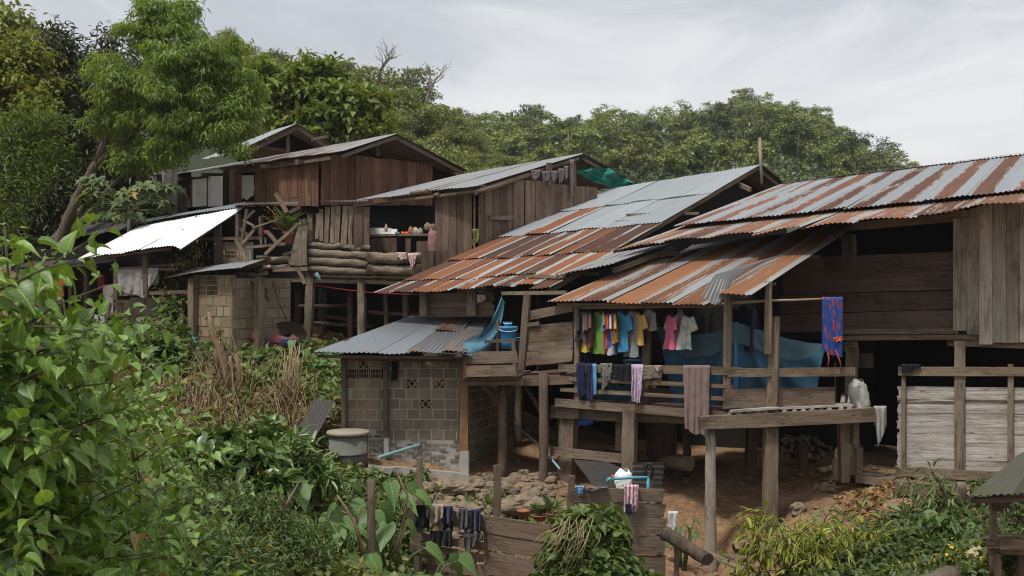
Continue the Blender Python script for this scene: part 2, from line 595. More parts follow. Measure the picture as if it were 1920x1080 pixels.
def corr_mat(name, bias=0.0, spread=0.25, edge=0.12, zinc=(0.40, 0.43, 0.46), metal=0.25, stripe=True,
             rust_dark=(0.064, 0.028, 0.018), rust=(0.147, 0.056, 0.024), pale=(0.268, 0.150, 0.078), rough=0.45, streak=6.0, bw=.35):
    m, nt = new_mat(name)
    r = isl(nt)
    r2 = nd(nt, 'TexWhiteNoise', {'W': r}, noise_dimensions='1D').outputs[0]
    a = uvn(nt, (0.45, streak, 0), r, detail=7, rough=0.62, dist=0.4)
    b = uvn(nt, (1.3, 3.0, 0), r, detail=6, rough=0.7, dist=0.3)
    fine = uvn(nt, (9.0, 34.0, 0), r, detail=3)
    su = nd(nt, 'SeparateXYZ', {0: nd(nt, 'UVMap', uv_map='sheet').outputs[0]})
    e = mth(nt, 'ABSOLUTE', mth(nt, 'SUBTRACT', su.outputs['Y'], 0.42))
    e = mth(nt, 'MULTIPLY', mth(nt, 'POWER', mth(nt, 'MULTIPLY', e, 2.0), 3.0), edge * 4)
    endd = mth(nt, 'MULTIPLY', mth(nt, 'POWER', mth(nt, 'SUBTRACT', 1.0, su.outputs['X']), 8.0), 0.06)
    v = mth(nt, 'ADD', mth(nt, 'MULTIPLY', a, 0.75), mth(nt, 'MULTIPLY', b, bw))
    v = mth(nt, 'ADD', v, mth(nt, 'MULTIPLY', mth(nt, 'SUBTRACT', r2, 0.5), spread * 2))
    v = mth(nt, 'ADD', mth(nt, 'SUBTRACT', v, e), bias)
    v = mth(nt, 'ADD', v, endd)
    v = mth(nt, 'ADD', v, mth(nt, 'MULTIPLY', mth(nt, 'SUBTRACT', fine, 0.5), 0.16))
    spot = nd(nt, 'TexVoronoi', {'Vector': nd(nt, 'VectorMath', {0: nd(nt, 'UVMap', uv_map='uv').outputs[0], 1: (2.6, 5.5, 0)}, operation='MULTIPLY').outputs[0], 'Scale': 1.0, 'Randomness': 0.35}).outputs[0]
    v = mth(nt, 'ADD', v, ramp(nt, spot, [(0.04, 0.13), (0.16, 0.0)]))
    mask = ramp(nt, v, [(0.565, 0.0), (0.605, 1.0)])
    r3 = nd(nt, 'TexWhiteNoise', {'W': mth(nt, 'ADD', r, 3.3)}, noise_dimensions='1D').outputs[0]
    tone = mth(nt, 'ADD', mth(nt, 'MULTIPLY', mth(nt, 'ADD', mth(nt, 'MULTIPLY', b, .6), mth(nt, 'MULTIPLY', a, .4)), 0.75), mth(nt, 'MULTIPLY', mth(nt, 'SUBTRACT', r3, 0.3), 0.5))
    rc = ramp(nt, tone, [(0.28, rust_dark), (0.5, rust), (0.78, (rust[0] * 1.5, rust[1] * 1.6, rust[2] * 1.6))])
    halo = ramp(nt, v, [(0.50, 0.0), (0.57, 1.0), (0.66, 0.0)])
    zc = mix(nt, mth(nt, 'ADD', mth(nt, 'MULTIPLY', a, 0.5), mth(nt, 'MULTIPLY', r3, 0.4), clamp=True), tuple(x * 0.72 for x in zinc), tuple(min(1, x * 1.18) for x in zinc))
    zc = mix(nt, ramp(nt, uvn(nt, (3.0, 7.0, 0), r, detail=5), [(0.55, 0.0), (0.75, 0.35)]), zc, (0.16, 0.14, 0.12))
    col = mix(nt, mask, zc, rc)
    col = mix(nt, mth(nt, 'MULTIPLY', halo, 0.4), col, pale)
    ro = mth(nt, 'ADD', rough, mth(nt, 'MULTIPLY', mask, 0.4))
    me = mth(nt, 'MULTIPLY', mth(nt, 'SUBTRACT', 1.0, mask), metal)
    finish(nt, col, ro, me, fine, 0.15, 0.004, 0.35)
    return m


def plain(name, col, rough=0.6, var=0.12, sc=8.0, metal=0.0, bstr=0.15, spec=0.3, **kw):
    m, nt = new_mat(name)
    tcn = nd(nt, 'TexCoord').outputs['Object']
    n = nd(nt, 'TexNoise', {'Vector': tcn, 'Scale': sc, 'Detail': 6.0, 'Roughness': 0.6}).outputs[0]
    k = mth(nt, 'ADD', 1.0 - var, mth(nt, 'MULTIPLY', n, var * 2))
    c = mix(nt, 1.0, col, nd(nt, 'CombineXYZ', {0: k, 1: k, 2: k}).outputs[0], 'MULTIPLY')
    finish(nt, c, rough, metal, n, bstr, 0.01, spec, **kw)
    return m


def cloth(name, col, col2=None, pat=None, sc=12.0, amt=0.5, rough=0.9):
    m, nt = new_mat(name)
    tcn = nd(nt, 'TexCoord').outputs['Object']
    n = nd(nt, 'TexNoise', {'Vector': tcn, 'Scale': 6.0, 'Detail': 4.0}).outputs[0]
    k = mth(nt, 'ADD', 0.85, mth(nt, 'MULTIPLY', n, 0.3))
    c = col
    if col2 is not None:
        u = nd(nt, 'UVMap', uv_map='uv').outputs[0]
        if pat == 'check':
            t = nd(nt, 'TexBrick', {'Vector': u, 'Color1': (0, 0, 0, 1), 'Color2': (0, 0, 0, 1), 'Mortar': (1, 1, 1, 1), 'Scale': sc, 'Mortar Size': 0.06}).outputs[1]
        elif pat == 'band':
            t = nd(nt, 'TexWave', {'Vector': u, 'Scale': sc, 'Distortion': 0.6}, bands_direction='X').outputs[1]
            t = ramp(nt, t, [(0.6, 0), (0.65, 1)])
        elif pat == 'flower':
            t = nd(nt, 'TexVoronoi', {'Vector': u, 'Scale': sc, 'Randomness': 0.9}).outputs[0]
            t = ramp(nt, t, [(0.36, 1), (0.40, 0)])
        else:
            t = nd(nt, 'TexNoise', {'Vector': tcn, 'Scale': sc, 'Detail': 3.0}).outputs[0]
            t = ramp(nt, t, [(0.5, 0), (0.56, 1)])
        c = mix(nt, mth(nt, 'MULTIPLY', t, amt), col, col2)
    c = mix(nt, 1.0, c, nd(nt, 'CombineXYZ', {0: k, 1: k, 2: k}).outputs[0], 'MULTIPLY')
    wv = nd(nt, 'TexNoise', {'Vector': tcn, 'Scale': 320.0, 'Detail': 1.0}).outputs[0]
    finish(nt, c, rough, 0, wv, 0.1, 0.002, 0.1, **{'Sheen Weight': 0.15})
    return m


def leaf_mat(name, cols, rough=0.45, trans=0.35, spec=0.35, cs=1.1, old=0.03):
    """cols: 3-4 leaf colours from dark to light, one picked per leaf."""
    m, nt = new_mat(name)
    r = isl(nt)
    n = len(cols)
    tco = nd(nt, 'TexCoord').outputs['Object']
    cln = nd(nt, 'TexNoise', {'Vector': tco, 'Scale': cs, 'Detail': 2.0}).outputs[0]
    f_ = mth(nt, 'ADD', mth(nt, 'MULTIPLY', r, 0.55), mth(nt, 'MULTIPLY', mth(nt, 'SUBTRACT', cln, 0.25), 0.9), clamp=True)
    c = ramp(nt, f_, [(i / (n - 1) if n > 1 else 0, cc) for i, cc in enumerate(cols)])
    w = nd(nt, 'TexWhiteNoise', {'W': r}, noise_dimensions='1D').outputs[0]
    c = mix(nt, mth(nt, 'GREATER_THAN', w, 1.0 - old), c, (0.26, 0.19, 0.045))
    u = nd(nt, 'SeparateXYZ', {0: nd(nt, 'UVMap', uv_map='uv').outputs[0]})
    y = mth(nt, 'ABSOLUTE', mth(nt, 'SUBTRACT', u.outputs['Y'], 0.5))
    rib = ramp(nt, y, [(0.012, 0.45), (0.03, 0.0)])
    vein = ramp(nt, mth(nt, 'FRACT', mth(nt, 'MULTIPLY', mth(nt, 'SUBTRACT', u.outputs['X'], mth(nt, 'MULTIPLY', y, 0.7)), 6.0)), [(0.0, 0.22), (0.12, 0.0), (0.9, 0.0), (1.0, 0.22)])
    inner = mth(nt, 'GREATER_THAN', mth(nt, 'ADD', u.outputs['X'], u.outputs['Y']), 0.0001)
    blot = nd(nt, 'TexNoise', {'Vector': tco, 'Scale': 38.0, 'Detail': 3.0}).outputs[0]
    c = mix(nt, mth(nt, 'MULTIPLY', mth(nt, 'MAXIMUM', rib, vein), inner), c, tuple(min(1, x * 1.9) for x in cols[-1]))
    c = mix(nt, ramp(nt, blot, [(0.5, 0.0), (0.75, 0.55)]), c, tuple(x * 0.6 for x in cols[0]))
    oi = nd(nt, 'ObjectInfo').outputs['Random']
    k = mth(nt, 'ADD', 0.88, mth(nt, 'MULTIPLY', oi, 0.24))
    c = mix(nt, 1.0, c, nd(nt, 'CombineXYZ', {0: k, 1: k, 2: mth(nt, 'MULTIPLY', k, 0.97)}).outputs[0], 'MULTIPLY')
    b = nd(nt, 'BsdfPrincipled', {'Base Color': c, 'Roughness': rough, 'Specular IOR Level': spec})
    ct = mix(nt, 1.0, c, (1.25, 1.25, 0.55), 'MULTIPLY')
    t = nd(nt, 'BsdfTranslucent', {'Color': ct})
    mx = nd(nt, 'MixShader', {0: trans, 1: b.outputs[0], 2: t.outputs[0]})
    nd(nt, 'OutputMaterial', {'Surface': mx.outputs[0]})
    return m


def bark(name, a, b, sc=6.0):
    m, nt = new_mat(name)
    tcn = nd(nt, 'TexCoord').outputs['Object']
    mp_ = nd(nt, 'Mapping', {'Vector': tcn, 'Scale': (1, 1, 0.25)}).outputs[0]
    n = nd(nt, 'TexNoise', {'Vector': mp_, 'Scale': sc, 'Detail': 8.0, 'Roughness': 0.65}).outputs[0]
    n2 = nd(nt, 'TexNoise', {'Vector': tcn, 'Scale': sc * 0.4, 'Detail': 4.0}).outputs[0]
    c = mix(nt, ramp(nt, n, [(0.35, 0), (0.65, 1)]), a, b)
    c = mix(nt, ramp(nt, n2, [(0.5, 0), (0.7, 0.5)]), c, tuple(x * 0.5 for x in a))
    finish(nt, c, 0.9, 0, n, 0.8, 0.03, 0.15)
    return m


def block_mat(name, c1, c2, stain=(0.1, 0.085, 0.07)):
    m, nt = new_mat(name)
    r = isl(nt)
    tcn = nd(nt, 'TexCoord').outputs['Object']
    n = nd(nt, 'TexNoise', {'Vector': tcn, 'Scale': 3.0, 'Detail': 6.0, 'Roughness': 0.65}).outputs[0]
    n2 = nd(nt, 'TexNoise', {'Vector': tcn, 'Scale': 45.0, 'Detail': 4.0}).outputs[0]
    c = mix(nt, r, c1, c2)
    c = mix(nt, ramp(nt, n, [(0.5, 0), (0.75, 0.6)]), c, stain)
    c = mix(nt, mth(nt, 'MULTIPLY', n2, 0.35), c, tuple(x * 0.6 for x in c1))
    finish(nt, c, 0.9, 0, n2, 0.4, 0.006, 0.2)
    return m


M = {}
M['wood_red'] = wood('wood_red', (0.115, 0.052, 0.03), (0.21, 0.105, 0.062), (0.26, 0.20, 0.15), 0.3, 0.72, 0.35)
M['wood_brown'] = wood('wood_brown', (0.105, 0.066, 0.044), (0.19, 0.125, 0.088), (0.25, 0.21, 0.17), 0.4, 0.67, 0.4)
M['wood_dark'] = wood('wood_dark', (0.085, 0.052, 0.038), (0.15, 0.098, 0.072), (0.17, 0.14, 0.115), 0.35, 0.57, 0.5)
M['wood_grey'] = wood('wood_grey', (0.26, 0.205, 0.155), (0.48, 0.41, 0.335), (0.50, 0.46, 0.40), 0.45, 0.72, 0.6)
M['wood_post'] = wood('wood_post', (0.115, 0.078, 0.05), (0.255, 0.183, 0.122), (0.34, 0.285, 0.215), 0.45, 0.57, 0.6)
M['wood_orange'] = wood('wood_orange', (0.20, 0.10, 0.042), (0.33, 0.18, 0.085), (0.30, 0.24, 0.18), 0.25, 0.52, 0.3)
M['wood_fence'] = wood('wood_fence', (0.115, 0.076, 0.05), (0.225, 0.155, 0.105), (0.29, 0.245, 0.20), 0.45, 0.52, 0.55)
M['log'] = wood('log', (0.10, 0.072, 0.05), (0.31, 0.235, 0.165), (0.37, 0.315, 0.245), 0.5, 0.5, 0.8, bd=0.05)
M['bamboo'] = wood('bamboo', (0.23, 0.15, 0.075), (0.36, 0.25, 0.13), (0.34, 0.30, 0.24), 0.35, 0.4, 0.3, 0.5)
M['weave'] = wood('weave', (0.22, 0.175, 0.135), (0.46, 0.435, 0.40), (0.50, 0.48, 0.45), 0.55, 0.3, 0.6)
M['zinc_big'] = corr_mat('zinc_big', 0.27, 0.17, 0.12, zinc=(0.310, 0.323, 0.330))
M['zinc_clean'] = corr_mat('zinc_clean', -0.22, 0.05, 0.02, zinc=(0.277, 0.300, 0.317), metal=0.3)
M['zinc_right'] = corr_mat('zinc_right', 0.09, 0.06, 0.27, zinc=(0.247, 0.267, 0.287), rust=(0.125, 0.055, 0.034), streak=3.0)
M['zinc_band'] = corr_mat('zinc_band', 0.09, 0.05, 0.05, zinc=(0.297, 0.290, 0.284), rust=(0.139, 0.062, 0.038), streak=11.0)
M['zinc_porch'] = corr_mat('zinc_porch', 0.225, 0.07, 0.10, zinc=(0.284, 0.290, 0.290), rust=(0.162, 0.067, 0.029), streak=17.0, bw=.2)
M['zinc_hut'] = corr_mat('zinc_hut', -0.16, 0.12, 0.05, zinc=(0.198, 0.218, 0.238))
M['zinc_black'] = corr_mat('zinc_black', 0.0, 0.1, 0.0, zinc=(0.05, 0.048, 0.045), rust=(0.052, 0.032, 0.020), rust_dark=(0.030, 0.020, 0.017), pale=(0.056, 0.045, 0.039), metal=0.0, rough=0.8)
M['zinc_hutp'] = corr_mat('zinc_hutp', -0.04, 0.1, 0.05, zinc=(0.112, 0.115, 0.119), rust=(0.117, 0.055, 0.029), metal=0.15)
M['zinc_old'] = corr_mat('zinc_old', -0.03, 0.12, 0.05, zinc=(0.238, 0.244, 0.251), rust=(0.184, 0.101, 0.058), pale=(0.254, 0.203, 0.148), metal=0.2)
M['zinc_new'] = corr_mat('zinc_new', -0.36, 0.02, 0.0, zinc=(0.80, 0.81, 0.82), metal=0.0, rough=0.35)  # new zinc; the sky's glare is put into its near-white base colour
M['zinc_dark'] = corr_mat('zinc_dark', -0.05, 0.1, 0.0, zinc=(0.086, 0.086, 0.086), rust=(0.095, 0.055, 0.034), rust_dark=(0.045, 0.024, 0.017), pale=(0.106, 0.090, 0.070), metal=0.1)
M['moss_roof'] = corr_mat('moss_roof', 0.05, 0.1, 0.0, zinc=(0.059, 0.056, 0.043), rust=(0.044, 0.048, 0.024), rust_dark=(0.026, 0.028, 0.017), pale=(0.071, 0.075, 0.047), metal=0.0, rough=0.8)
M['block_grey'] = block_mat('block_grey', (0.165, 0.132, 0.096), (0.25, 0.205, 0.155), (0.09, 0.075, 0.06))
M['block_tan'] = block_mat('block_tan', (0.23, 0.175, 0.115), (0.33, 0.26, 0.175))
M['mortar'] = plain('mortar', (0.37, 0.345, 0.305), 0.9, 0.3, 20)
M['concrete'] = plain('concrete', (0.33, 0.31, 0.28), 0.9, 0.4, 7, bstr=0.4)
M['cement_tank'] = plain('cement_tank', (0.13, 0.13, 0.108), 0.9, 0.5, 5, bstr=0.4)
M['cement_lid'] = plain('cement_lid', (0.27, 0.235, 0.185), 0.9, 0.35, 9, bstr=0.3)
M['brick_red'] = block_mat('brick_red', (0.17, 0.115, 0.085), (0.25, 0.19, 0.145))
M['brick_rough'] = block_mat('brick_rough', (0.14, 0.115, 0.095), (0.25, 0.22, 0.185))
M['void_shade'] = plain('void_shade', (0.014, 0.012, 0.010), 0.9, 0.3, 5)  # near-black base stands in for deep shade inside and under the houses
M['rock'] = plain('rock', (0.19, 0.142, 0.098), 0.9, 0.6, 9, bstr=1.0)
M['rock_dark'] = plain('rock_dark', (0.11, 0.085, 0.062), 0.9, 0.5, 4, bstr=0.8)
M['clay'] = plain('clay', (0.28, 0.12, 0.065), 0.8, 0.3, 6)
M['pipe_blue'] = plain('pipe_blue', (0.07, 0.30, 0.42), 0.45, 0.2, 8)
M['pipe_pale'] = plain('pipe_pale', (0.22, 0.36, 0.37), 0.6, 0.25, 8)
M['plastic_blue'] = plain('plastic_blue', (0.03, 0.21, 0.42), 0.35, 0.12, 8, spec=0.5)
M['plastic_white'] = plain('plastic_white', (0.70, 0.70, 0.66), 0.45, 0.1, 8)
M['paint_white'] = plain('paint_white', (0.88, 0.88, 0.86), 0.7, 0.22, 3)
M['black'] = plain('black', (0.02, 0.02, 0.022), 0.6, 0.2, 8)
M['red'] = plain('red', (0.45, 0.03, 0.025), 0.6, 0.2, 8)
M['orange'] = plain('orange', (0.75, 0.13, 0.02), 0.6, 0.15, 8)
M['soil'] = None
# ---------------------------------------------------------------- foliage colours
M['lf_light'] = leaf_mat('lf_light', [(0.065, 0.099, 0.020), (0.111, 0.174, 0.031), (0.157, 0.231, 0.043), (0.241, 0.297, 0.063)], trans=.4)
M['lf_dark'] = leaf_mat('lf_dark', [(0.020, 0.025, 0.010), (0.033, 0.043, 0.014), (0.048, 0.064, 0.019), (0.089, 0.108, 0.030)], trans=.2, spec=.4)
M['lf_yellow'] = leaf_mat('lf_yellow', [(0.093, 0.123, 0.017), (0.167, 0.198, 0.026), (0.296, 0.297, 0.043)], trans=.4)
M['lf_feather'] = leaf_mat('lf_feather', [(0.056, 0.091, 0.020), (0.093, 0.141, 0.028), (0.157, 0.215, 0.043)], trans=.4)
M['lf_teak'] = leaf_mat('lf_teak', [(0.065, 0.099, 0.020), (0.111, 0.157, 0.028), (0.185, 0.248, 0.050), (0.278, 0.330, 0.084)], trans=.35)
M['lf_hill'] = leaf_mat('lf_hill', [(0.116, 0.145, 0.034), (0.193, 0.229, 0.054), (0.300, 0.323, 0.077)], trans=.15, cs=.2, old=.0)
M['lf_bush'] = leaf_mat('lf_bush', [(0.050, 0.097, 0.021), (0.102, 0.181, 0.035), (0.156, 0.267, 0.047), (0.258, 0.383, 0.072)], trans=.26, spec=.45, rough=.45, old=.015)
M['lf_ivy'] = leaf_mat('lf_ivy', [(0.047, 0.075, 0.020), (0.093, 0.141, 0.034), (0.157, 0.215, 0.056)], trans=.3)
M['lf_gloss'] = leaf_mat('lf_gloss', [(0.045, 0.080, 0.020), (0.085, 0.140, 0.032), (0.140, 0.210, 0.050)], trans=.2, spec=.5, rough=.35)
M['lf_taro'] = leaf_mat('lf_taro', [(0.056, 0.108, 0.031), (0.101, 0.182, 0.050), (0.157, 0.248, 0.070)], trans=.35, rough=.5)
M['lf_lime'] = leaf_mat('lf_lime', [(.055, .095, .02), (.10, .15, .028), (.19, .23, .035), (.33, .34, .05), (.42, .38, .07)], trans=.4)
M['lf_herb'] = leaf_mat('lf_herb', [(0.034, 0.056, 0.017), (0.065, 0.099, 0.026), (0.111, 0.157, 0.040)], trans=.3)
M['lf_under'] = leaf_mat('lf_under', [(0.041, 0.062, 0.019), (0.083, 0.112, 0.029), (0.142, 0.182, 0.047), (0.204, 0.155, 0.062)], trans=.3)
M['lf_papaya'] = leaf_mat('lf_papaya', [(0.071, 0.095, 0.044), (0.114, 0.152, 0.065), (0.170, 0.209, 0.097)], trans=.3)
M['lf_dry'] = leaf_mat('lf_dry', [(0.135, 0.075, 0.030), (0.247, 0.150, 0.064), (0.337, 0.220, 0.103)], trans=.2)
M['lf_yf'] = leaf_mat('lf_yf', [(0.618, 0.400, 0.025), (0.787, 0.550, 0.051)])
M['straw'] = plain('straw', (.20, .14, .075), .9, .4, 6)
M['straw_pale'] = plain('straw_pale', (.30, .23, .13), .9, .35, 6)
M['stem'] = plain('stem', (.075, .075, .035), .8, .3, 9)
M['stem_green'] = plain('stem_green', (.08, .12, .04), .6, .3, 9)
M['bark'] = bark('bark', (.075, .058, .042), (.17, .14, .105))
M['bark_pale'] = bark('bark_pale', (.16, .14, .12), (.30, .27, .24))
M['lf_dryc'] = leaf_mat('lf_dryc', [(.10, .07, .03), (.16, .13, .05), (.09, .11, .035), (.20, .16, .08)], trans=.25)


# ---------------------------------------------------------------- ground and hills
_px = [(1335, 1105, 18.2), (1440, 968, 18.9), (1560, 1000, 17.5), (1500, 930, 19.3), (1600, 903, 19.4), (1700, 893, 19.0), (1560, 885, 20.5),
       (1800, 905, 18.4), (1900, 915, 17.9), (1300, 880, 21), (1400, 872, 21.5), (1250, 960, 19), (1300, 1030, 18), (1060, 985, 17.7), (1000, 950, 18.6), (960, 900, 20.0),
       (930, 862, 21.5), (1000, 850, 22.3), (640, 893, 20.2), (870, 892, 20.2), (700, 880, 20.0), (700, 965, 18), (850, 965, 18), (560, 800, 20.8),
       (790, 1120, 17.2), (1150, 1120, 15.6), (950, 1110, 16.2), (540, 700, 23), (450, 645, 24.2), (600, 655, 25), (680, 645, 26), (300, 612, 26), (130, 612, 29),
       (430, 740, 21.5), (400, 820, 19), (280, 680, 23.5), (250, 760, 20), (450, 900, 16), (300, 1000, 13), (600, 950, 17.5), (600, 1080, 14.5),
       (900, 1110, 14.5), (1700, 1000, 16), (1850, 975, 16.3), (1700, 1080, 14), (1900, 1080, 12.5), (1500, 1090, 15.5), (1320, 1130, 16.6), (1000, 720, 27), (1400, 800, 27),
       (1700, 830, 25), (800, 690, 24.5), (740, 700, 23.5), (1150, 830, 24.5)]
_ctl = [tuple(P(*p)) for p in _px] + [(-8, 34, 1.3), (-3, 37, 1.8), (4, 38, 0.6), (10, 36, -1), (16, 30, -2.5), (-14, 34, 1.0), (-14, 27, -0.6), (-22, 34, 2.0),
        (-6, 6, -3.2), (0, 3, -4.6), (6, 6, -4.3), (0, 10, -4.6), (-4, 10, -3.6), (8, 11, -3.6), (-3, 14, -3.5), (13, 20, -3.3), (15, 14, -3.2), (-16, 10, -1.6),
        (-12, 18, -1.6), (-30, 50, 5), (-10, 52, 4.2), (5, 55, 3), (20, 55, 1.5), (40, 50, 0), (30, 25, -3), (28, 5, -4), (-28, 5, -1), (0, -8, -4.5)]
_C = np.array(_ctl)
_D = np.linalg.norm(_C[:, None, :2] - _C[None, :, :2], axis=2)
_W = np.linalg.solve(_D + np.eye(len(_C)) * 0.02, _C[:, 2])


def gz_arr(xy):
    d = np.linalg.norm(xy[:, None, :] - _C[None, :, :2], axis=2)
    return d @ _W


def gz(x, y):
    z = float(gz_arr(np.array([[x, y]]))[0])
    return z + rough_z(x, y)


def rough_z(x, y):
    v = Vector((x, y, 0))
    return 0.11 * mnoise.noise(v * 0.9) + 0.06 * mnoise.noise(v * 2.3 + Vector((5, 2, 1))) + 0.045 * mnoise.noise(v * 5.1)


def ground_at(px, Y):
    """Ground point in photo column px at distance Y."""
    x = (px - 960) / F * Y
    return Vector((x, Y, gz(x, Y)))


def interp(pts, x):
    return float(np.interp(x, [p[0] for p in pts], [p[1] for p in pts]))


m, nt = new_mat('soil')
tcn = nd(nt, 'TexCoord').outputs['Object']
a = nd(nt, 'TexNoise', {'Vector': tcn, 'Scale': 1.1, 'Detail': 8.0, 'Roughness': 0.65}).outputs[0]
b = nd(nt, 'TexNoise', {'Vector': tcn, 'Scale': 9.0, 'Detail': 8.0, 'Roughness': 0.7}).outputs[0]
c = nd(nt, 'TexVoronoi', {'Vector': tcn, 'Scale': 14.0}).outputs[0]
col = ramp(nt, mth(nt, 'ADD', mth(nt, 'MULTIPLY', a, 0.6), mth(nt, 'MULTIPLY', b, 0.4)),
           [(0.36, (0.10, 0.058, 0.034)), (0.5, (0.245, 0.15, 0.086)), (0.64, (0.40, 0.262, 0.158))])
finish(nt, col, 0.95, 0, mth(nt, 'ADD', b, mth(nt, 'MULTIPLY', c, 0.5)), 1.0, 0.05, 0.1)
M['soil'] = m

nx, ny = 300, 230
xs = np.linspace(-34, 42, nx + 1)
ys = np.linspace(-9, 62, ny + 1)
XY = np.array([(x, y) for y in ys for x in xs])
Z = gz_arr(XY) + np.array([rough_z(x, y) for x, y in XY])
mb = MB()
mb.v = [Vector((x, y, z)) for (x, y), z in zip(XY, Z)]
for j in range(ny):
    for i in range(nx):
        q = j * (nx + 1) + i
        mb.face((q, q + 1, q + nx + 2, q + nx + 1), smooth=True)
mb.build('ground', M['soil'], kind='structure')

# far hills: skyline of the bare ground, in photo pixels
CRESTA = [(-900, 60), (200, 95), (400, 135), (480, 165), (560, 200), (650, 238), (760, 258), (830, 298), (920, 335), (1050, 400), (1300, 480), (3000, 540)]
CRESTB = [(-2000, 330), (700, 300), (850, 262), (960, 252), (1100, 262), (1200, 258), (1300, 248), (1400, 234), (1480, 236), (1540, 256), (1600, 300), (1680, 350), (1740, 385), (1900, 440), (2300, 450), (4000, 520)]
YA, YB = 92.0, 205.0


def hill_z(x, y):
    px = 960 + F * x / max(y, 1)
    za = (H - interp(CRESTA, px)) / F * YA
    zb = (H - interp(CRESTB, px)) / F * YB
    ta = min(1, max(0, (y - 50) / (YA - 50)))
    tb = min(1, max(0, (y - 58) / (YB - 58)))
    za = za * ta ** 1.0 if y <= YA else za - (y - YA) * 0.12
    zb = zb * tb if y <= YB else zb - (y - YB) * 0.10
    return max(za, zb) - 0.4 + 0.8 * mnoise.noise(Vector((x * .06, y * .06, 3)))


mb = MB()
hx = np.linspace(-190, 230, 120)
hy = np.concatenate((np.linspace(48, 230, 92), np.linspace(234, 330, 14)))
for y in hy:
    for x in hx:
        mb.v.append(Vector((x, y, hill_z(x, y))))
w = len(hx)
for j in range(len(hy) - 1):
    for i in range(w - 1):
        q = j * w + i
        mb.face((q, q + 1, q + w + 1, q + w), smooth=True)
M['hill'] = plain('hill', (0.028, 0.036, 0.015), 0.95, 0.5, 0.3)
mb.build('hills', M['hill'], kind='structure')
# ---------------------------------------------------------------- stilt house at the right, with its laundry porch
PR = Wall(1050, 20.0, 1385, 18.5)       # porch front
PQ = Wall(1315, 18.35, 1640, 18.75)     # front of the bamboo deck
PD = Wall(1450, 21.6, 1790, 19.4)       # dark board wall
PW = Wall(1788, 19.3, 1920, 18.4)       # grey plank wall
PB = Wall(1680, 18.9, 1920, 18.0)       # bamboo screen
house_r = thing('stilt_house', 'long stilt house with rust striped tin roof, grey plank wall and a laundry porch', 'house', P(1590, 900, 20.0))

# roofs
mb = MB()
A, B = P(1262, 427, 21.8), P(2060, 346, 17.6)
C, D = P(2060, 272, 21.2), P(1468, 344, 25.4)
corr_roof(mb, A, B, C, D, 11, 1, ragged=0.012, pitch=0.085, amp=0.011)
mb.build('roof', M['zinc_right'], house_r)
mb = MB()
A2, B2 = P(1148, 469, 21.2), P(2060, 362, 16.9)
dz = Vector((0, 0, -0.05))
C2, D2 = B.lerp(C, 0.12) + dz, A.lerp(D, 0.12) + dz
n = 9
for i in range(n):
    u0, u1 = i / n, (i + 1.08) / n
    corr_sheet(mb, A2, B2, C2, D2, u0, u1, 0.0 + R.uniform(-.05, .06), 1.0, R.uniform(-0.01, .03), 0.0, 0.085, 0.011, 4, R.uniform(0, 6), 0.03, skew=R.uniform(-.004, .004))
mb.build('eave_roof', M['zinc_band'], house_r)
# ridge flashing, back slope
mb = MB()
for i in range(5):
    a, b = D.lerp(C, i / 5), D.lerp(C, (i + 1) / 5 + 0.01)
    u = Vector((0, 0, 0.03 + 0.01 * (i % 2)))
    mb.slab([a + Vector((-.08, -.12, -.03)) + u, b + Vector((-.08, -.12, -.03)) + u, b + Vector((.06, .1, 0)) + u, a + Vector((.06, .1, 0)) + u], Vector((0, 0, -.006)), 3, 0.006)
mb.build('ridge_cap', M['zinc_old'], house_r)
mb = MB()
off = Vector((2.2, 2.9, -1.2))
corr_roof(mb, D + off, C + off, C, D, 8, 1)
mb.build('roof_slope', M['zinc_dark'], house_r)

# wall planks, right
mb = MB()
top = lambda x: interp([(1786, 399), (1920, 362), (2100, 330)], x)
bot_ = {1812: 626, 1835: 646, 1862: 644, 1886: 642}
xs_ = [1812, 1835, 1861, 1886, 1911, 1937, 1962, 1988, 2014, 2040]
for a, b in zip(xs_, xs_[1:]):
    mb.vboards(PW, [a, b], top, lambda x, a=a: bot_.get(a, 641), t=0.025, joff=0.03, jy=3, gap=2.0)
mb.quad(PW, [(1787, 620), (1787, 408), (1811, 406), (1811, 620)], 0.05, 0.02)
mb.build('plank_wall', M['wood_grey'], house_r)
# dark board wall
mb = MB()
rows = [(480, 471), (517, 507), (553, 544), (591, 580), (624, 617)]
for (a0, a1), (b0, b1) in zip(rows, rows[1:]):
    xa = R.uniform(1452, 1470) if a0 > 480 else 1545
    mb.quad(PD, [(xa, a0 + 1.5 + (1545 - xa) * -0.02), (1789, a1 + .9), (1789, b1 - .9), (xa, b0 - 1.2)], 0.03, R.uniform(0, .03), seg=5, jit=.005)
mb.quad(PD, [(1452, 484), (1548, 482), (1548, 516), (1452, 519)], 0.03, 0.0)
mb.build('board_wall', M['wood_dark'], house_r)
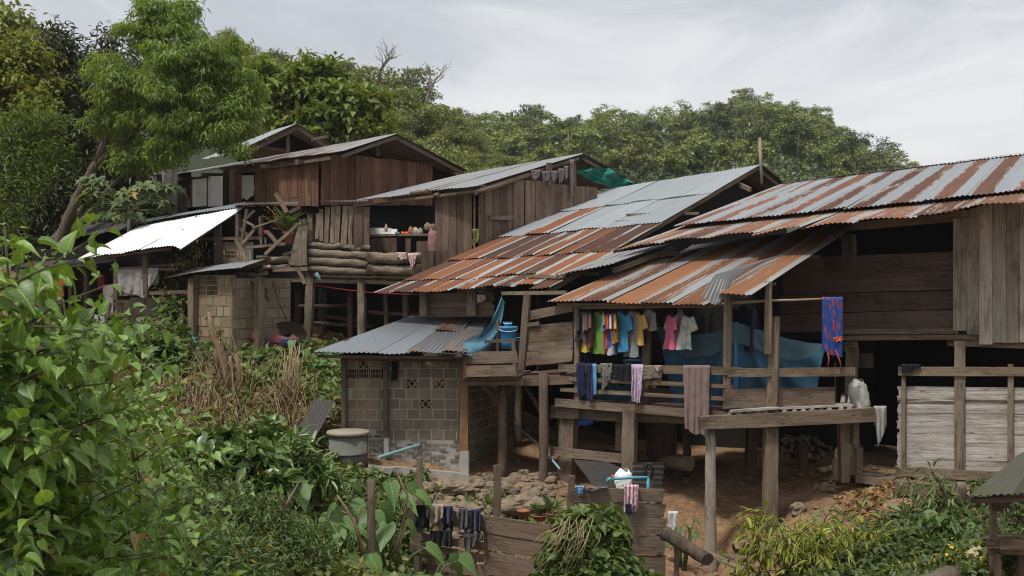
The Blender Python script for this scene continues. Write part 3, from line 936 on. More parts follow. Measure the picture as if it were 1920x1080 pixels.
# sills, beams
mb = MB()
mb.bar(PD, (1572, 622), (1792, 621), 10, 0.10, 0.05)
mb.bar(PD, (1575, 634), (1835, 632), 9, 0.14, 0.02)
mb.bar(PW, (1776, 641), (2060, 650), 16, 0.10, -0.14)
mb.bar(PD, (1594, 425), (1786, 408), 15, 0.08, 0.05)
mb.bar(PD, (1770, 402), (1806, 400), 13, 0.5, 0.05)
mb.bar(PD, (1582, 650), (1604, 650), 18, 0.12, 0.02)
mb.build_each('beam', M['wood_post'], house_r)
for q, w_, mt, pl_ in (((1595, 650, 1588, 905), 19, 'wood_post', PD), ((1600, 760, 1601, 836), 9, 'wood_post', PD), ((1799, 640, 1799, 890), 20, 'wood_post', PB), ((1588, 440, 1590, 500), 22, 'wood_dark', PD)):
    mb = MB()
    mb.bar(pl_, q[:2], q[2:], w_, 0.15, -0.08 if pl_ is PB else 0.0, jit=.006, seg=5)
    mb.build('post', M[mt], house_r)
# hidden shell: floor, back wall, end walls of the rooms
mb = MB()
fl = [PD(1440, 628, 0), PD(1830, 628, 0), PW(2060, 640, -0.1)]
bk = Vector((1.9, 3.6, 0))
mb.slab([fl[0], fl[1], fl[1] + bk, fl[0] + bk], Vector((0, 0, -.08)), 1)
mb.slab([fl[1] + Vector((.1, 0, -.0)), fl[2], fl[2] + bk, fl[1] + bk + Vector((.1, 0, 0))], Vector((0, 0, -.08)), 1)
mb.build('floor', M['void_shade'], house_r)
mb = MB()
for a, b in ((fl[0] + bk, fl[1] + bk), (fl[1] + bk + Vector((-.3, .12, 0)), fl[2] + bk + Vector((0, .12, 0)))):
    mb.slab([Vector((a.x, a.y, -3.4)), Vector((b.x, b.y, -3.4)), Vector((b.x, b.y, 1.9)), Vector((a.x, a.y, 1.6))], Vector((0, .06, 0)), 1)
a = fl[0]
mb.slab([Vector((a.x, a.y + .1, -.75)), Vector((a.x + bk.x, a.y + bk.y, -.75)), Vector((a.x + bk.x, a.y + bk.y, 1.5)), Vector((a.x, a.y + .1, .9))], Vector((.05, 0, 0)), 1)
mb.build('wall', M['void_shade'], house_r)

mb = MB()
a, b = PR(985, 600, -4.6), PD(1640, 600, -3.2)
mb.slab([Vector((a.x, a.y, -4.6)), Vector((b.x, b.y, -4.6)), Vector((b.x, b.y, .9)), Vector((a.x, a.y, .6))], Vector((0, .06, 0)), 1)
mb.build('wall', M['void_shade'], house_r)  # added dark sheet: hides daylit ground behind, keeps porch and underfloor dark
# porch: floor, beams, posts, rails
deckz = -2.03
mb = MB()
f0, f1 = PR(1042, 752, -.02), PR(1378, 775, -.02)
back = Vector((1.25, 2.9, 0))
nb = 12
for i in range(nb):
    a, b = f0.lerp(f1, i / nb), f0.lerp(f1, (i + .96) / nb)
    a.z = b.z = deckz + 0.02 + R.uniform(0, .008)
    mb.slab([a, a + back, b + back, b], Vector((0, 0, -.03)), 2)
mb.build('porch_floor', M['wood_dark'], house_r)
mb = MB()
mb.bar(PR, (1040, 755), (1376, 781), (15, 15), 0.05, 0.02, seg=6, jit=.006)
mb.bar(PR, (1032, 773), (1290, 783), 24, 0.14, -0.35, seg=4)
mb.bar(PR, (1032, 772), (1084, 774), 23, 0.12, -0.16, seg=2)
mb.build_each('floor_beam', M['wood_post'], house_r)
mb = MB()
mb.bar(PQ, (1314, 794), (1642, 778), 25, 0.16, 0.0, seg=6, jit=.008)
mb.build_each('floor_beam', M['wood_post'], house_r)
mb = MB()
for i in range(15):
    px = 1368 + i * 17.2 + R.uniform(-3, 3)
    c0 = PQ(px, interp([(1360, 777), (1640, 765)], px), R.uniform(.02, .12))
    mb.log(c0, c0 + Vector((.75, 2.4, 0.02)), R.uniform(.035, .05), seg=4, n=10, bend=.015)
mb.bar(PQ, (1372, 772), (1462, 765), 4, 0.12, 0.03)
mb.bar(PQ, (1462, 766), (1600, 760), 4, 0.3, -0.25)
mb.build('pole_floor', M['weave'], house_r)
for (p0, p1, w_, pl_, of, t_, mt) in (
        ((1364, 553), (1362, 767), 13, PR, -.02, .10, 'wood_post'), ((1441, 528), (1439, 664), 13, PR, -.15, .05, 'wood_post'), ((1451, 594), (1446, 772), 19, PR, -.3, .10, 'wood_post'),
        ((1080, 570), (1081, 752), 9, PR, -.03, .09, 'wood_post'), ((1211, 575), (1209, 766), 13, PR, -.25, .12, 'wood_brown'),
        ((1062, 780), (1053, 1000), 27, PR, -.30, .20, 'wood_post'), ((1178, 768), (1176, 925), 23, PR, -.06, .16, 'wood_post'), ((1160, 770), (1160, 845), 13, PR, -.5, .10, 'wood_post'),
        ((1448, 802), (1447, 985), 24, PQ, -.1, .16, 'wood_post'), ((1583, 775), (1586, 905), 16, PQ, -.4, .14, 'wood_post'), ((1605, 790), (1604, 832), 10, PQ, -.3, .08, 'wood_post'),
        ((1284, 790), (1286, 860), 12, PR, -1.9, .12, 'wood_dark'), ((1412, 790), (1410, 880), 18, PQ, -2.2, .14, 'wood_dark'), ((1508, 830), (1508, 880), 14, PQ, -2.0, .14, 'wood_dark')):
    mb = MB()
    mb.bar(pl_, p0, p1, w_, t_, of, jit=.006, seg=6)
    mb.build('post', M[mt], house_r)
mb = MB()
mb.log(PQ(1332, 803, -.05), PQ(1334, 1100, -.05), .085, .098, seg=8, bend=.03)
mb.build('post', M['wood_grey'], house_r)
for (p0, p1, w_, pl_, of, mt) in (
        ((1047, 690), (1388, 696), 15, PR, .06, 'wood_post'), ((1366, 699), (1604, 697), 16, PQ, .02, 'wood_post'), ((1050, 710), (1376, 725), 7, PR, .06, 'wood_post'), ((1050, 731), (1374, 749), 7, PR, .06, 'wood_post'),
        ((1360, 748), (1566, 744), 36, PQ, -.06, 'wood_fence'), ((1032, 846), (1184, 862), 17, PR, .02, 'wood_post')):
    mb = MB()
    mb.bar(pl_, p0, p1, w_, .045, of, seg=6, jit=.005)
    mb.build('rail', M[mt], house_r)

# porch roof and its curled sheet
mb = MB()
A, B = P(1024, 566, 19.8), P(1322, 571, 18.3)
D, C = P(1268, 463, 22.2), P(1566, 420, 20.9)
nsh = 5
for i in range(nsh):
    v1 = [0.72, 0.86, 0.92, 0.92, 1.0][i]
    corr_sheet(mb, A, B, C, D, i / nsh, (i + 1.08) / nsh, R.uniform(-.01, .01), v1, .012 * (i % 2) + .01, .012 * (i % 2), .085, .011, 7, R.uniform(0, 6), .01)
mb.build('porch_roof', M['zinc_porch'], house_r)
mb = MB()
A, B = P(1346, 553, 18.2), P(1408, 554, 17.95)
C, D = P(1606, 425, 20.6), P(1548, 428, 20.9)
corr_sheet(mb, A, B, C, D, 0, 1, 0, .86, .02, .02, .085, .011, 7, 1.0, .01)
corr_sheet(mb, A, B, C, D, .02, 1.06, .82, 1.05, .05, .05, .085, .011, 3, 2.0, .01)
mb.build('porch_roof', M['zinc_porch'], house_r)
mb = MB()
A, B = P(1170, 472, 21.9), P(1445, 450, 21.1)
corr_sheet(mb, P(1275, 478, 21.7), P(1475, 453, 20.95), P(1500, 437, 21.5), P(1300, 462, 22.3), 0, 1, 0, 1, 0.03, .03, .085, .011, 3, 1, .01)
corr_sheet(mb, P(1038, 523, 20.9), P(1152, 494, 20.3), P(1262, 459, 21.6), P(1150, 478, 22.2), 0, 1, 0, 1, .03, .03, .085, .011, 5, 1, .02)
corr_sheet(mb, P(1040, 520, 21.2), P(1148, 491, 20.7), P(1190, 474, 21.4), P(1120, 492, 21.9), 0, 1, 0, 1, .0, .0, .085, .011, 4, 2, .02)
mb.build('patch_roof', M['zinc_old'], house_r)
mb = MB()
c0, c1 = P(1470, 487, 19.6), P(1330, 546, 18.15)
ax_ = (c1 - c0).normalized()


def curl(u, v):
    # u across the ribs, v along the sheet towards the yard; the free edge has lifted and rolled over
    p = c0.lerp(c1, v)
    wd = .08 + .50 * v ** .8
    th = -.5 + 2.4 * u * v
    side = Vector((.75, .35, 0))
    q = p + side * (math.sin(th) * wd * .55 - .02) + Vector((0, 0, .10 + .13 * v * math.cos(th) - .02))
    q += Vector((0, 0, .016 * math.sin(u * 52)))
    if v > .86:
        f = (v - .86) / .14
        q += Vector((-.03, -.06, -.42 + .34 * abs(u - .4))) * f
    return q


mb.grid(curl, 96, 24)
mb.build('curled_sheet', M['zinc_old'], house_r)
mb = MB()
for (a, b, w_) in (((1020, 549), (940, 551), 7), ):
    mb.bar(PR, (940, 550), (1062, 548), 7, .06, -.6)
mb.bar(PR, (1044, 571), (1350, 573), 6, .06, .02)
mb.beam(P(1240, 478, 22), P(1470, 459, 21), .07, .08)
mb.beam(P(1150, 507, 20.6), P(1262, 466, 21.7), .07, .1)
mb.beam(P(1582, 428, 20.5), P(1395, 556, 18.3), .05, .06)
for px, py, Y in ((1217, 413, 24), (1174, 441, 23.3), (1150, 464, 22.8), (1098, 493, 22), (1050, 517, 21.2), (1582, 441, 20.6), (1522, 480, 19.9), (1441, 530, 18.9)):
    c = P(px, py + 2, Y)
    mb.beam(c + Vector((-.7, .5, 0.02)), c + Vector((.1, -.08, 0)), .06, .05)
mb.build_each('purlin', M['wood_post'], house_r)

# ---------------------------------------------------------------- bamboo screen beside the doorway
scr = thing('bamboo_screen', 'whitish split bamboo screen wall nailed to thin posts below the grey planks', 'screen wall', PB(1800, 890))
mb = MB()
y = 724.0
while y < 876:
    h = R.uniform(4.2, 8.5)
    k = R.uniform(-.6, .6)
    xl = 1683 + R.uniform(-2, 4)
    dx = 0.012
    mb.quad(PB, [(xl, y + k * .3 - 0), (2040, y + (2040 - xl) * dx), (2040, y + h + .5 + (2040 - xl) * dx), (xl, y + h + .5)], .012, R.uniform(0, .007), jit=.002, seg=9)
    y += h
mb.build('panel', M['weave'], scr)
for x0, x1 in ((1683, 1798), (1798, 2040)):
    mb = MB()
    mb.bar(PB, (x0, 751), (x1, 753), 1.8, .012, .025)
    mb.build('split_strip', M['wood_dark'], scr)
for x, y0, y1, w_ in ((1693, 700, 876, 8), (1799, 716, 882, 11), (1894, 683, 870, 11)):
    mb = MB()
    mb.bar(PB, (x + 1, y0), (x, y1), w_, .05, .03, seg=5)
    mb.build('post', M['wood_post'], scr)
mb = MB()
mb.bar(PB, (1684, 696), (2040, 698), 17, .05, .06, seg=6)
mb.build('rail', M['wood_post'], scr)
mb = MB()
mb.bar(PB, (1679, 884), (2040, 905), 18, .10, .02, seg=6)
mb.build('rail', M['wood_post'], scr)
# ---------------------------------------------------------------- big rusty roofed house in the middle
house_m = thing('big_roof_house', 'house under the wide sweeping tin roof of patched rusty and pale sheets', 'house', P(900, 700, 23.5))
A, B, C, D = P(704, 550, 22.6), P(1036, 539, 20.9), P(1426, 309, 26.5), P(1142, 354, 28.4)
PM = Wall(704, 23.0, 1036, 21.5)
vb = [0, .105, .27, .475]
nx = 9
mb = MB()
for j in range(3):
    sh = (0, .12, -.1)[j] / nx
    for i in range(nx):
        u0, u1 = i / nx + (sh if i else 0), (i + 1.07) / nx + (sh if i < nx - 1 else 0)
        corr_sheet(mb, A, B, C, D, u0, u1, vb[j] - (.02 if j else R.uniform(-.012, .006)) + R.uniform(-.012, .012), vb[j + 1], .022 + .005 * (i % 2) + R.uniform(0, .008), .005 * (i % 2), .085, .011, 5, R.uniform(0, 6), .015)
mb.build('roof', M['zinc_big'], house_m)
mb = MB()
for (v0, v1) in ((.465, .74), (.725, 1.0)):
    for i in range(6):
        if i == 1 and v0 < .6: continue
        corr_sheet(mb, A, B, C, D, i / 6, (i + 1.04) / 6, v0 + R.uniform(-.006, .006), v1, .022 + R.uniform(0, .006), .006 * (i % 2), .085, .011, 5, R.uniform(0, 6), .01)
mb.build('roof', M['zinc_clean'], house_m)
mb = MB()
corr_sheet(mb, A, B, C, D, 1 / 6, 2.06 / 6, .46, .74, .05, .004, .085, .011, 5, 1.0, .01)
mb.build('roof', M['zinc_big'], house_m)
mb = MB()
fs = Vector((1.7, 1.9, -.85))
corr_roof(mb, D + fs, C + fs, C, D, 6, 1)
mb.build('roof_slope', M['zinc_dark'], house_m)
mb = MB()
g0, g1 = B + Vector((-.25, .5, -.05)), C + Vector((-.5, .45, -.12))
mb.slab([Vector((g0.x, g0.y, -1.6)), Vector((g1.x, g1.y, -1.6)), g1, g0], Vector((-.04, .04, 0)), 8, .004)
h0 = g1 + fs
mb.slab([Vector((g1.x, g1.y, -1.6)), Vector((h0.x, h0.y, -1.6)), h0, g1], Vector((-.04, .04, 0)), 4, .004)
mb.build('gable_wall', M['void_shade'], house_m)  # near-black instead of wood: the gable's deep shade is in its colour
mb = MB()
mb.beam(B + Vector((-.06, .05, -.07)), C + Vector((-.06, .05, -.07)), .05, .09)
mb.beam(C + Vector((-.1, .05, -.05)), C + fs + Vector((-.1, .05, -.05)), .05, .09)
mb.beam(P(1372, 340, 26.2), P(1408, 356, 25.4), .05, .1)
for t in (.12, .34, .58):
    q = B.lerp(C, t) + Vector((0, 0, -.09))
    mb.beam(q + Vector((-1.2, .55, 0)), q + Vector((.28, -.13, 0)), .06, .06)
mb.build_each('rafter', M['wood_post'], house_m)
mb = MB()
for (y0, y1) in ((550, 567), (567, 579), (579, 596)):
    mb.quad(PM, [(790, y0 + .5), (928 - R.uniform(0, 12), y0 - 2), (928, y1 - 2.5), (790, y1 - .5)], .025, -.15 + R.uniform(0, .02))
mb.build('plank_wall', M['wood_brown'], house_m)
for x, y0, y1, w_ in ((883, 543, 592, 16), (793, 548, 592, 13)):
    mb = MB()
    mb.bar(PM, (x, y0), (x, y1), w_, .15, -.1)
    mb.build('post', M['wood_post'], house_m)
mb = MB()
a, b = PM(540, 500, -3.0), PM(1036, 500, -2.6)
mb.slab([Vector((a.x, a.y, -3.4)), Vector((b.x, b.y, -3.4)), Vector((b.x, b.y, .25)), Vector((a.x, a.y, .2))], Vector((0, .05, 0)), 1)
b2 = b + Vector((1.2, 4.5, 0))
mb.slab([Vector((b.x, b.y, -3.4)), Vector((b2.x, b2.y, -3.4)), Vector((b2.x, b2.y, .25)), Vector((b.x, b.y, .2))], Vector((-.05, .0, 0)), 1)
mb.build('inner_wall', M['void_shade'], house_m)
for x, y0, y1, Y, r_ in ((655, 545, 640, 25.6, .07), (722, 545, 640, 25.2, .06), (600, 540, 640, 26.2, .06), (760, 548, 600, 25.0, .08)):
    mb = MB()
    mb.log(P(x, y0, Y), P(x + 2, y1, Y), r_, r_)
    mb.build('post', M['wood_dark'], house_m)
for p0, p1, Y in (((590, 606), (700, 612), 25.8), ((560, 575), (660, 571), 26.0), ((690, 585), (790, 590), 25.3)):
    mb = MB()
    mb.log(P(*p0, Y), P(*p1, Y), .05, .045)
    mb.build('rail', M['wood_dark'], house_m)
# worn plank landing beside the porch
PL = Wall(975, 20.3, 1075, 19.85)
mb = MB()
for q in ([(988, 583), (1074, 568), (1074, 584), (990, 601)], [(984, 612), (1074, 603), (1074, 656), (980, 659)], [(980, 659.5), (1074, 656.5), (1072, 678), (976, 687)]):
    mb.quad(PL, q, .03, R.uniform(0, .02), seg=4, jit=.006)
mb.build('plank_wall', M['wood_fence'], house_m)
mb = MB()
mb.bar(PL, (987, 552), (976, 694), 12, .07, .02)
mb.bar(PL, (988, 609), (1010, 607), 8, .06, .03)
mb.build_each('post', M['wood_brown'], house_m)
mb = MB()
for x in (1000, 985):
    mb.bar(PL, (975 + x * 0, 704), (1050, 702), 5, .3, -.35)
    break
a0 = PL(960, 706, .2)
mb.slab([a0, PL(1076, 704, 0), PL(1076, 704, 0) + Vector((.8, 2.6, 0)), a0 + Vector((.8, 2.6, 0))], Vector((0, 0, -.05)), 2)
mb.beam(a0 + Vector((0, 0, -.1)), PL(1076, 712, 0), .12, .14)
mb.build('landing_floor', M['wood_dark'], house_m)
mb = MB()
mb.log(P(987, 560, 21.2), P(985, 600, 21.2), .06, .05)
mb.build('post', M['wood_post'], house_m)

# ---------------------------------------------------------------- small block wash house
hut = thing('wash_house', 'small block wash house with lattice vents under a low grey tin roof', 'hut', P(760, 885, 20.5))
HF = Wall(640, 20.62, 866, 20.42)
HS = Wall(868, 20.42, 976, 23.4)


def blocks(bm_, mm_, pl, x0, x1, ytop, ybot, bw, bh, vents=(), depth=.10, mort=.018, off=0.0, stag=True, jd=.007, grow=0.004):
    """Block wall on plane pl between photo columns x0, x1 and rows ytop, ybot; vents = [(px0, px1, py_mid)] are left open."""
    a, b = pl(x0, ytop, off), pl(x1, ytop, off)
    a.z = b.z = max(a.z, b.z)
    zb = min(pl(x0, ybot, off).z, pl(x1, ybot, off).z)
    d = pl.d if (b - a).dot(pl.d) > 0 else -pl.d
    W, HH = (b - a).length, a.z - zb
    rows = max(1, int(round(HH / bh)))
    bh = HH / rows
    vv = []
    for (p0, p1, pm, nr) in vents:
        u0, u1 = (pl(p0, pm, off) - a).dot(d), (pl(p1, pm, off) - a).dot(d)
        r_ = int((a.z - pl((p0 + p1) / 2, pm, off).z) / bh)
        for k in range(nr):
            vv.append((u0, u1, r_ + k))
    for r_ in range(rows):
        z1 = a.z - r_ * bh
        z0 = z1 - bh
        cuts = sorted((u0, u1) for u0, u1, k in vv if k == r_)
        spans, c = [], 0.0
        for u0, u1 in cuts:
            spans.append((c, u0)); c = u1
        spans.append((c, W))
        for s0, s1 in spans:
            if s1 - s0 < .03: continue
            u = s0 - (bw * .5 if (stag and r_ % 2) else 0) + R.uniform(-.02, .02)
            while u < s1 - .01:
                e0, e1 = max(u, s0), min(u + bw, s1)
                u += bw
                if e1 - e0 < .035: continue
                dj = R.uniform(-jd, jd)
                o = pl.n * dj
                g = mort / 2 + R.uniform(0, grow)
                p = lambda uu, zz: Vector((a.x + d.x * uu, a.y + d.y * uu, zz)) + o
                bm_.slab([p(e0 + g, z0 + g), p(e1 - g, z0 + g), p(e1 - g, z1 - g), p(e0 + g, z1 - g)], -pl.n * depth, 1, .002)
            p = lambda uu, zz: Vector((a.x + d.x * uu, a.y + d.y * uu, zz)) - pl.n * .008
            mm_.slab([p(s0, z0), p(s1, z0), p(s1, z1), p(s0, z1)], -pl.n * (depth - .016), 1, 0)
    out = []
    for u0, u1, k in vv:
        z1 = a.z - k * bh
        out.append((Vector((a.x + d.x * u0, a.y + d.y * u0, z1 - bh)), d * (u1 - u0), bh))
    return out


def lattice(v, n, parent, mat, kind='x'):
    o, dv, h = v
    L = dv.length
    d = dv / L
    mb = MB()
    q = lambda u, w: o + d * u + Vector((0, 0, w)) + n * .004
    bar_ = lambda u0, w0, u1, w1, t: mb.beam(q(u0, w0) - n * .03, q(u1, w1) - n * .03, .06, t, up=(Vector((0, 0, 1)) if abs(u1 - u0) > abs(w1 - w0) * .2 else d), jit=.001, seg=1)
    t = .016
    bar_(0, t / 2, L, t / 2, t); bar_(0, h - t / 2, L, h - t / 2, t); bar_(t / 2, t, t / 2, h - t, t); bar_(L - t / 2, t, L - t / 2, h - t, t)
    if kind == 'x':
        for k in range(2):
            u = k * L / 2
            bar_(u, 0.01, u + L / 2, h - .01, .022)
            bar_(u, h - .01, u + L / 2, 0.01, .0225)
    else:
        for k in range(1, 4):
            bar_(k * L / 4, t, k * L / 4, h - t, .012)
        bar_(t, h / 2, L - t, h / 2, .0125)
    return mb.build('vent', mat, parent)


mb, mm = MB(), MB()
v1 = blocks(mb, mm, HF, 727, 864, 672, 824, .232, .193, [(760, 784, 724, 1), (811, 835, 724, 1), (786, 810, 762, 1), (788, 818, 686, 1)])
w1 = mb.build('wall', M['block_grey'], hut)
mm.build('mortar', M['mortar'], w1)
mb, mm = MB(), MB()
v2 = blocks(mb, mm, HF, 647, 718, 672, 806, .232, .193, [(671, 692, 681, 1), (650, 670, 699, 1), (672, 692, 699, 1), (694, 715, 699, 1)], off=-.06)
w2 = mb.build('wall', M['block_tan'], hut)
mm.build('mortar', M['mortar'], w2)
for i, v in enumerate(v1 + v2):
    lattice(v, HF.n, hut, M['block_tan'], 'x' if i < 5 else 'g')
mb, mm = MB(), MB()
blocks(mb, mm, HS, 880, 974, 716, 832, .25, .193, jd=.006)
w3 = mb.build('wall', M['block_grey'], hut)
mm.build('mortar', M['mortar'], w3)
mb, mm = MB(), MB()
blocks(mb, mm, HF, 690, 864, 824, 900, .16, .072, jd=.014, off=.0, mort=.02, grow=.008)
blocks(mb, mm, HF, 690, 727, 806, 830, .16, .072, jd=.014, off=-.05, mort=.02, grow=.008)
w4 = mb.build('footing', M['brick_rough'], hut)
mm.build('mortar', M['concrete'], w4)
mb, mm = MB(), MB()
blocks(mb, mm, HS, 880, 976, 832, 900, .2, .075, jd=.014, mort=.02, grow=.008)
w4 = mb.build('footing', M['brick_rough'], hut)
mm.build('mortar', M['rock_dark'], w4)
mb = MB()
bx = [HF(645, 672, -.12), HF(862, 672, -.12), HS(975, 690, -.12)]
pts = [Vector((p.x, p.y, 0)) for p in bx]
cb = pts[0] + (pts[2] - pts[1])
for a, b in ((pts[0], cb), (cb, pts[2])):
    mb.slab([Vector((a.x, a.y, -3.6)), Vector((b.x, b.y, -3.6)), Vector((b.x, b.y, -.95)), Vector((a.x, a.y, -.95))], Vector((.0, .05, 0)), 1)
mb.build('wall', M['block_grey'], hut)
for x, y0, y1, w_, mt, t, of in ((644, 664, 806, 9, 'wood_dark', .1, -.02), (722, 662, 822, 9, 'wood_dark', .1, .01), (869.5, 664, 846, 15, 'wood_orange', .15, -.02), (976, 690, 838, 11, 'wood_brown', .1, 0)):
    mb = MB()
    mb.bar(HF if x < 900 else HS, (x, y0), (x + .5, y1), w_, t, of, seg=5)
    mb.build('post', M[mt], hut)
mb = MB()
mb.bar(HF, (870, 846), (870, 894), 17, .19, -.03)
mb.bar(HF, (724, 822), (724, 856), 9, .14, -.02)
mb.build_each('post_base', M['concrete'], hut)
mb = MB()
A, B = P(587, 664, 19.9), P(872, 667, 19.85)
C, D = P(922, 590, 23.3), P(772, 592, 23.4)
corr_roof(mb, A, B, C, D, 5, 1, ragged=.006, amp=.010)
mb.build('roof', M['zinc_hut'], hut)
mb = MB()
corr_sheet(mb, A, B, C, D, .62, .86, -.0, .52, .06, .05, .085, .011, 5, 1.5, .02)
corr_sheet(mb, A, B, C, D, .84, 1.03, .0, .55, .075, .06, .085, .011, 5, .5, .02)
corr_sheet(mb, A, B, C, D, .6, .84, .48, .9, .07, .06, .085, .011, 5, .5, .02)
mb.build('patch_sheet', M['zinc_hutp'], hut)
mb = MB()
mb.beam(P(595, 668, 20.0), P(868, 671, 19.98), .05, .05)
mb.beam(P(640, 672, 20.5), P(868, 675, 20.3), .07, .07)
mb.beam(P(846, 668, 20.0), P(866, 664, 19.85), .12, .1)
mb.build_each('purlin', M['wood_dark'], hut)
mb = MB()
x0 = HF(640, 888, .25)
mb.slab([HF(690, 874, .75), HF(880, 890, .6), HF(880, 888, -.1), HF(690, 868, -.1)], Vector((0, 0, -.3)), 6, .03)
mb.build('plinth', M['concrete'], hut)

# ---------------------------------------------------------------- plank box landing with buckets beside the wash house
box = thing('plank_platform', 'small raised plank platform on braces beside the wash house, blue buckets on it', 'platform', P(920, 900, 20.2))
BX = Wall(868, 20.0, 970, 19.7)
mb = MB()
mb.quad(BX, [(869, 661), (968, 658), (971, 680), (869, 682)], .03, .02, jit=.008)
mb.quad(BX, [(870, 685), (922, 685), (922, 706), (872, 707)], .03, .02, jit=.004)
mb.quad(BX, [(923, 685), (966, 684), (965, 704), (923, 705)], .03, .018, jit=.004)
mb.build('board', M['wood_fence'], box)
mb = MB()
c0, c1 = BX(868, 708, -.02), BX(972, 706, -.02)
bb = Vector((.25, 1.5, 0))
mb.slab([c0, c1, c1 + bb, c0 + bb], Vector((0, 0, -.05)), 3)
mb.beam(c0 + Vector((.05, .1, -.1)), c1 + Vector((0.1, .1, -.1)), .1, .1)
mb.build('floor', M['wood_dark'], box)
for p0, p1, w_, of in (((961, 636), (966, 706), 7, -.03), ((932, 600), (932, 660), 5, -.7), ((872, 655), (872, 710), 8, -.05)):
    mb = MB()
    mb.bar(BX, p0, p1, w_, .07, of)
    mb.build('post', M['wood_brown'], box)
mb = MB()
mb.bar(BX, (908, 641), (967, 637), 6, .05, -.02)
mb.build('rail', M['wood_dark'], box)
for p0, p1, Y0, Y1, r_ in (((897, 712), (948, 775), 20.1, 20.7, .05), ((984, 722), (1014, 772), 20.6, 20.4, .045)):
    mb = MB()
    mb.log(P(*p0, Y0), P(*p1, Y1), r_, r_)
    mb.build('brace', M['wood_dark'], box)
for px, y0, y1, Y, r_ in ((942, 712, 905, 20.5, .085), (1019, 700, 928, 19.9, .082), (973, 712, 840, 22.5, .075)):
    mb = MB()
    mb.log(P(px, y0, Y), P(px - 1, y1, Y), r_, r_ * 1.1, seg=7)
    mb.build('stilt', M['wood_brown'], box)
# ---------------------------------------------------------------- dark plank house with log parapet (second from the left row)
h2 = thing('log_parapet_house', 'dark plank house with an open kitchen window and a parapet of stacked logs', 'house', P(760, 640, 25.5))
A, B, C, D = P(664, 379, 26.8), P(892, 351, 24.8), P(1091, 288, 27.6), P(866, 327, 29.4)
WL = Wall(690, 26.4, 893, 25.3)
G2 = Wall(893, 25.3, 1125, 27.5)
LB = Wall(576, 25.2, 800, 24.5)
mb = MB()
corr_roof(mb, A, B, C, D, 6, 1, ragged=.01, amp=.010)
mb.build('roof', M['zinc_old'], h2)
mb = MB()
fs = P(1196, 348, 29.3) - C
corr_roof(mb, D + fs, C + fs, C, D, 5, 1)
mb.build('roof_slope', M['zinc_dark'], h2)
mb = MB()
mb.vboards(WL, [816, 829, 842, 856, 870, 884], lambda x: 366 - (x - 816) * .12, lambda x: 510, off=0, jy=2)
mb.build('plank_wall', M['wood_brown'], h2)
mb = MB()
mb.vboards(G2, [897, 909, 924, 939, 952, 963], lambda x: 352 - (x - 897) * .15, lambda x: 510, jy=3)
mb.vboards(G2, [963, 983], lambda x: 335, lambda x: 500, off=.03)
mb.vboards(G2, [985, 1004, 1022, 1040], lambda x: 336 + (x - 985) * .08, lambda x: 470, off=.01)
mb.vboards(G2, [1040, 1058, 1075, 1090, 1105, 1120], lambda x: 344 + (x - 1040) * .06, lambda x: 470)
mb.build('gable_wall', M['wood_brown'], h2)
mb = MB()
mb.bar(G2, (918, 408), (962, 408), 8, .05, .04)
mb.bar(WL, (889, 366), (889, 500), 3, .05, -.05)
mb.beam(A + Vector((0, .1, -.08)), B + Vector((0, .1, -.08)), .07, .06)
mb.log(B + Vector((0, 0, -.12)), C + Vector((-.1, 0, -.12)), .06, .05)
mb.beam(C + Vector((0, 0.1, -.1)), C + fs + Vector((0, .1, -.1)), .06, .08)
mb.log(P(770, 363, 25.2), P(800, 358, 25.0), .05)
mb.log(P(816, 367, 25.1), P(822, 366, 25.0), .05)
mb.build_each('eave_beam', M['wood_post'], h2)
mb = MB()
for x in (1031, 1076):
    mb.bar(G2, (x, 305), (x + 1, 350), 8, .08, -.02)
mb.build_each('gable_post', M['wood_brown'], h2)
# inner shell
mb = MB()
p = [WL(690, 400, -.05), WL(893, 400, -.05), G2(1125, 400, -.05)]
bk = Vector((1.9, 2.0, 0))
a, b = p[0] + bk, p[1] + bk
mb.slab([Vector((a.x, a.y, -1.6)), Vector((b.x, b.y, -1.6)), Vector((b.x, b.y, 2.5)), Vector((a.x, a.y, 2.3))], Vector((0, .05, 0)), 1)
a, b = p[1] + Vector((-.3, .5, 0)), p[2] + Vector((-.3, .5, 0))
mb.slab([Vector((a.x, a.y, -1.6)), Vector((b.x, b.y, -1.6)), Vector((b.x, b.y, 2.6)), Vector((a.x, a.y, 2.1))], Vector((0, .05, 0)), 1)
mb.build('inner_wall', M['void_shade'], h2)
mb = MB()
f0, f1 = LB(576, 523, -.1), LB(820, 527, -.1)
mb.slab([f0, f1, f1 + Vector((1.5, 3.2, 0)), f0 + Vector((1.5, 3.2, 0))], Vector((0, 0, -.06)), 2)
mb.build('floor', M['void_shade'], h2)
# lower left kitchen part with shelf window
mb = MB()
mb.vboards(WL, [662, 676, 692], lambda x: 392, lambda x: 480, off=.05)
mb.vboards(WL, [694, 716, 735, 744], lambda x: 445, lambda x: 485, off=-.02)
mb.vboards(WL, [760, 770], lambda x: 446, lambda x: 485, off=-.02)
mb.vboards(WL, [780, 790, 803, 815], lambda x: 450, lambda x: 510, off=-.02)
mb.bar(WL, (700, 378), (815, 366), 8, .06, -.1)
mb.build('kitchen_wall', M['wood_dark'], h2)
mb = MB()
mb.slab([LB(690, 441, -.25), LB(803, 440, -.25), LB(803, 440, -.85), LB(690, 441, -.85)], Vector((0, 0, -.03)), 3)
mb.bar(LB, (690, 441), (803, 440), 4, .03, -.25)
mb.build('shelf', M['wood_brown'], h2)
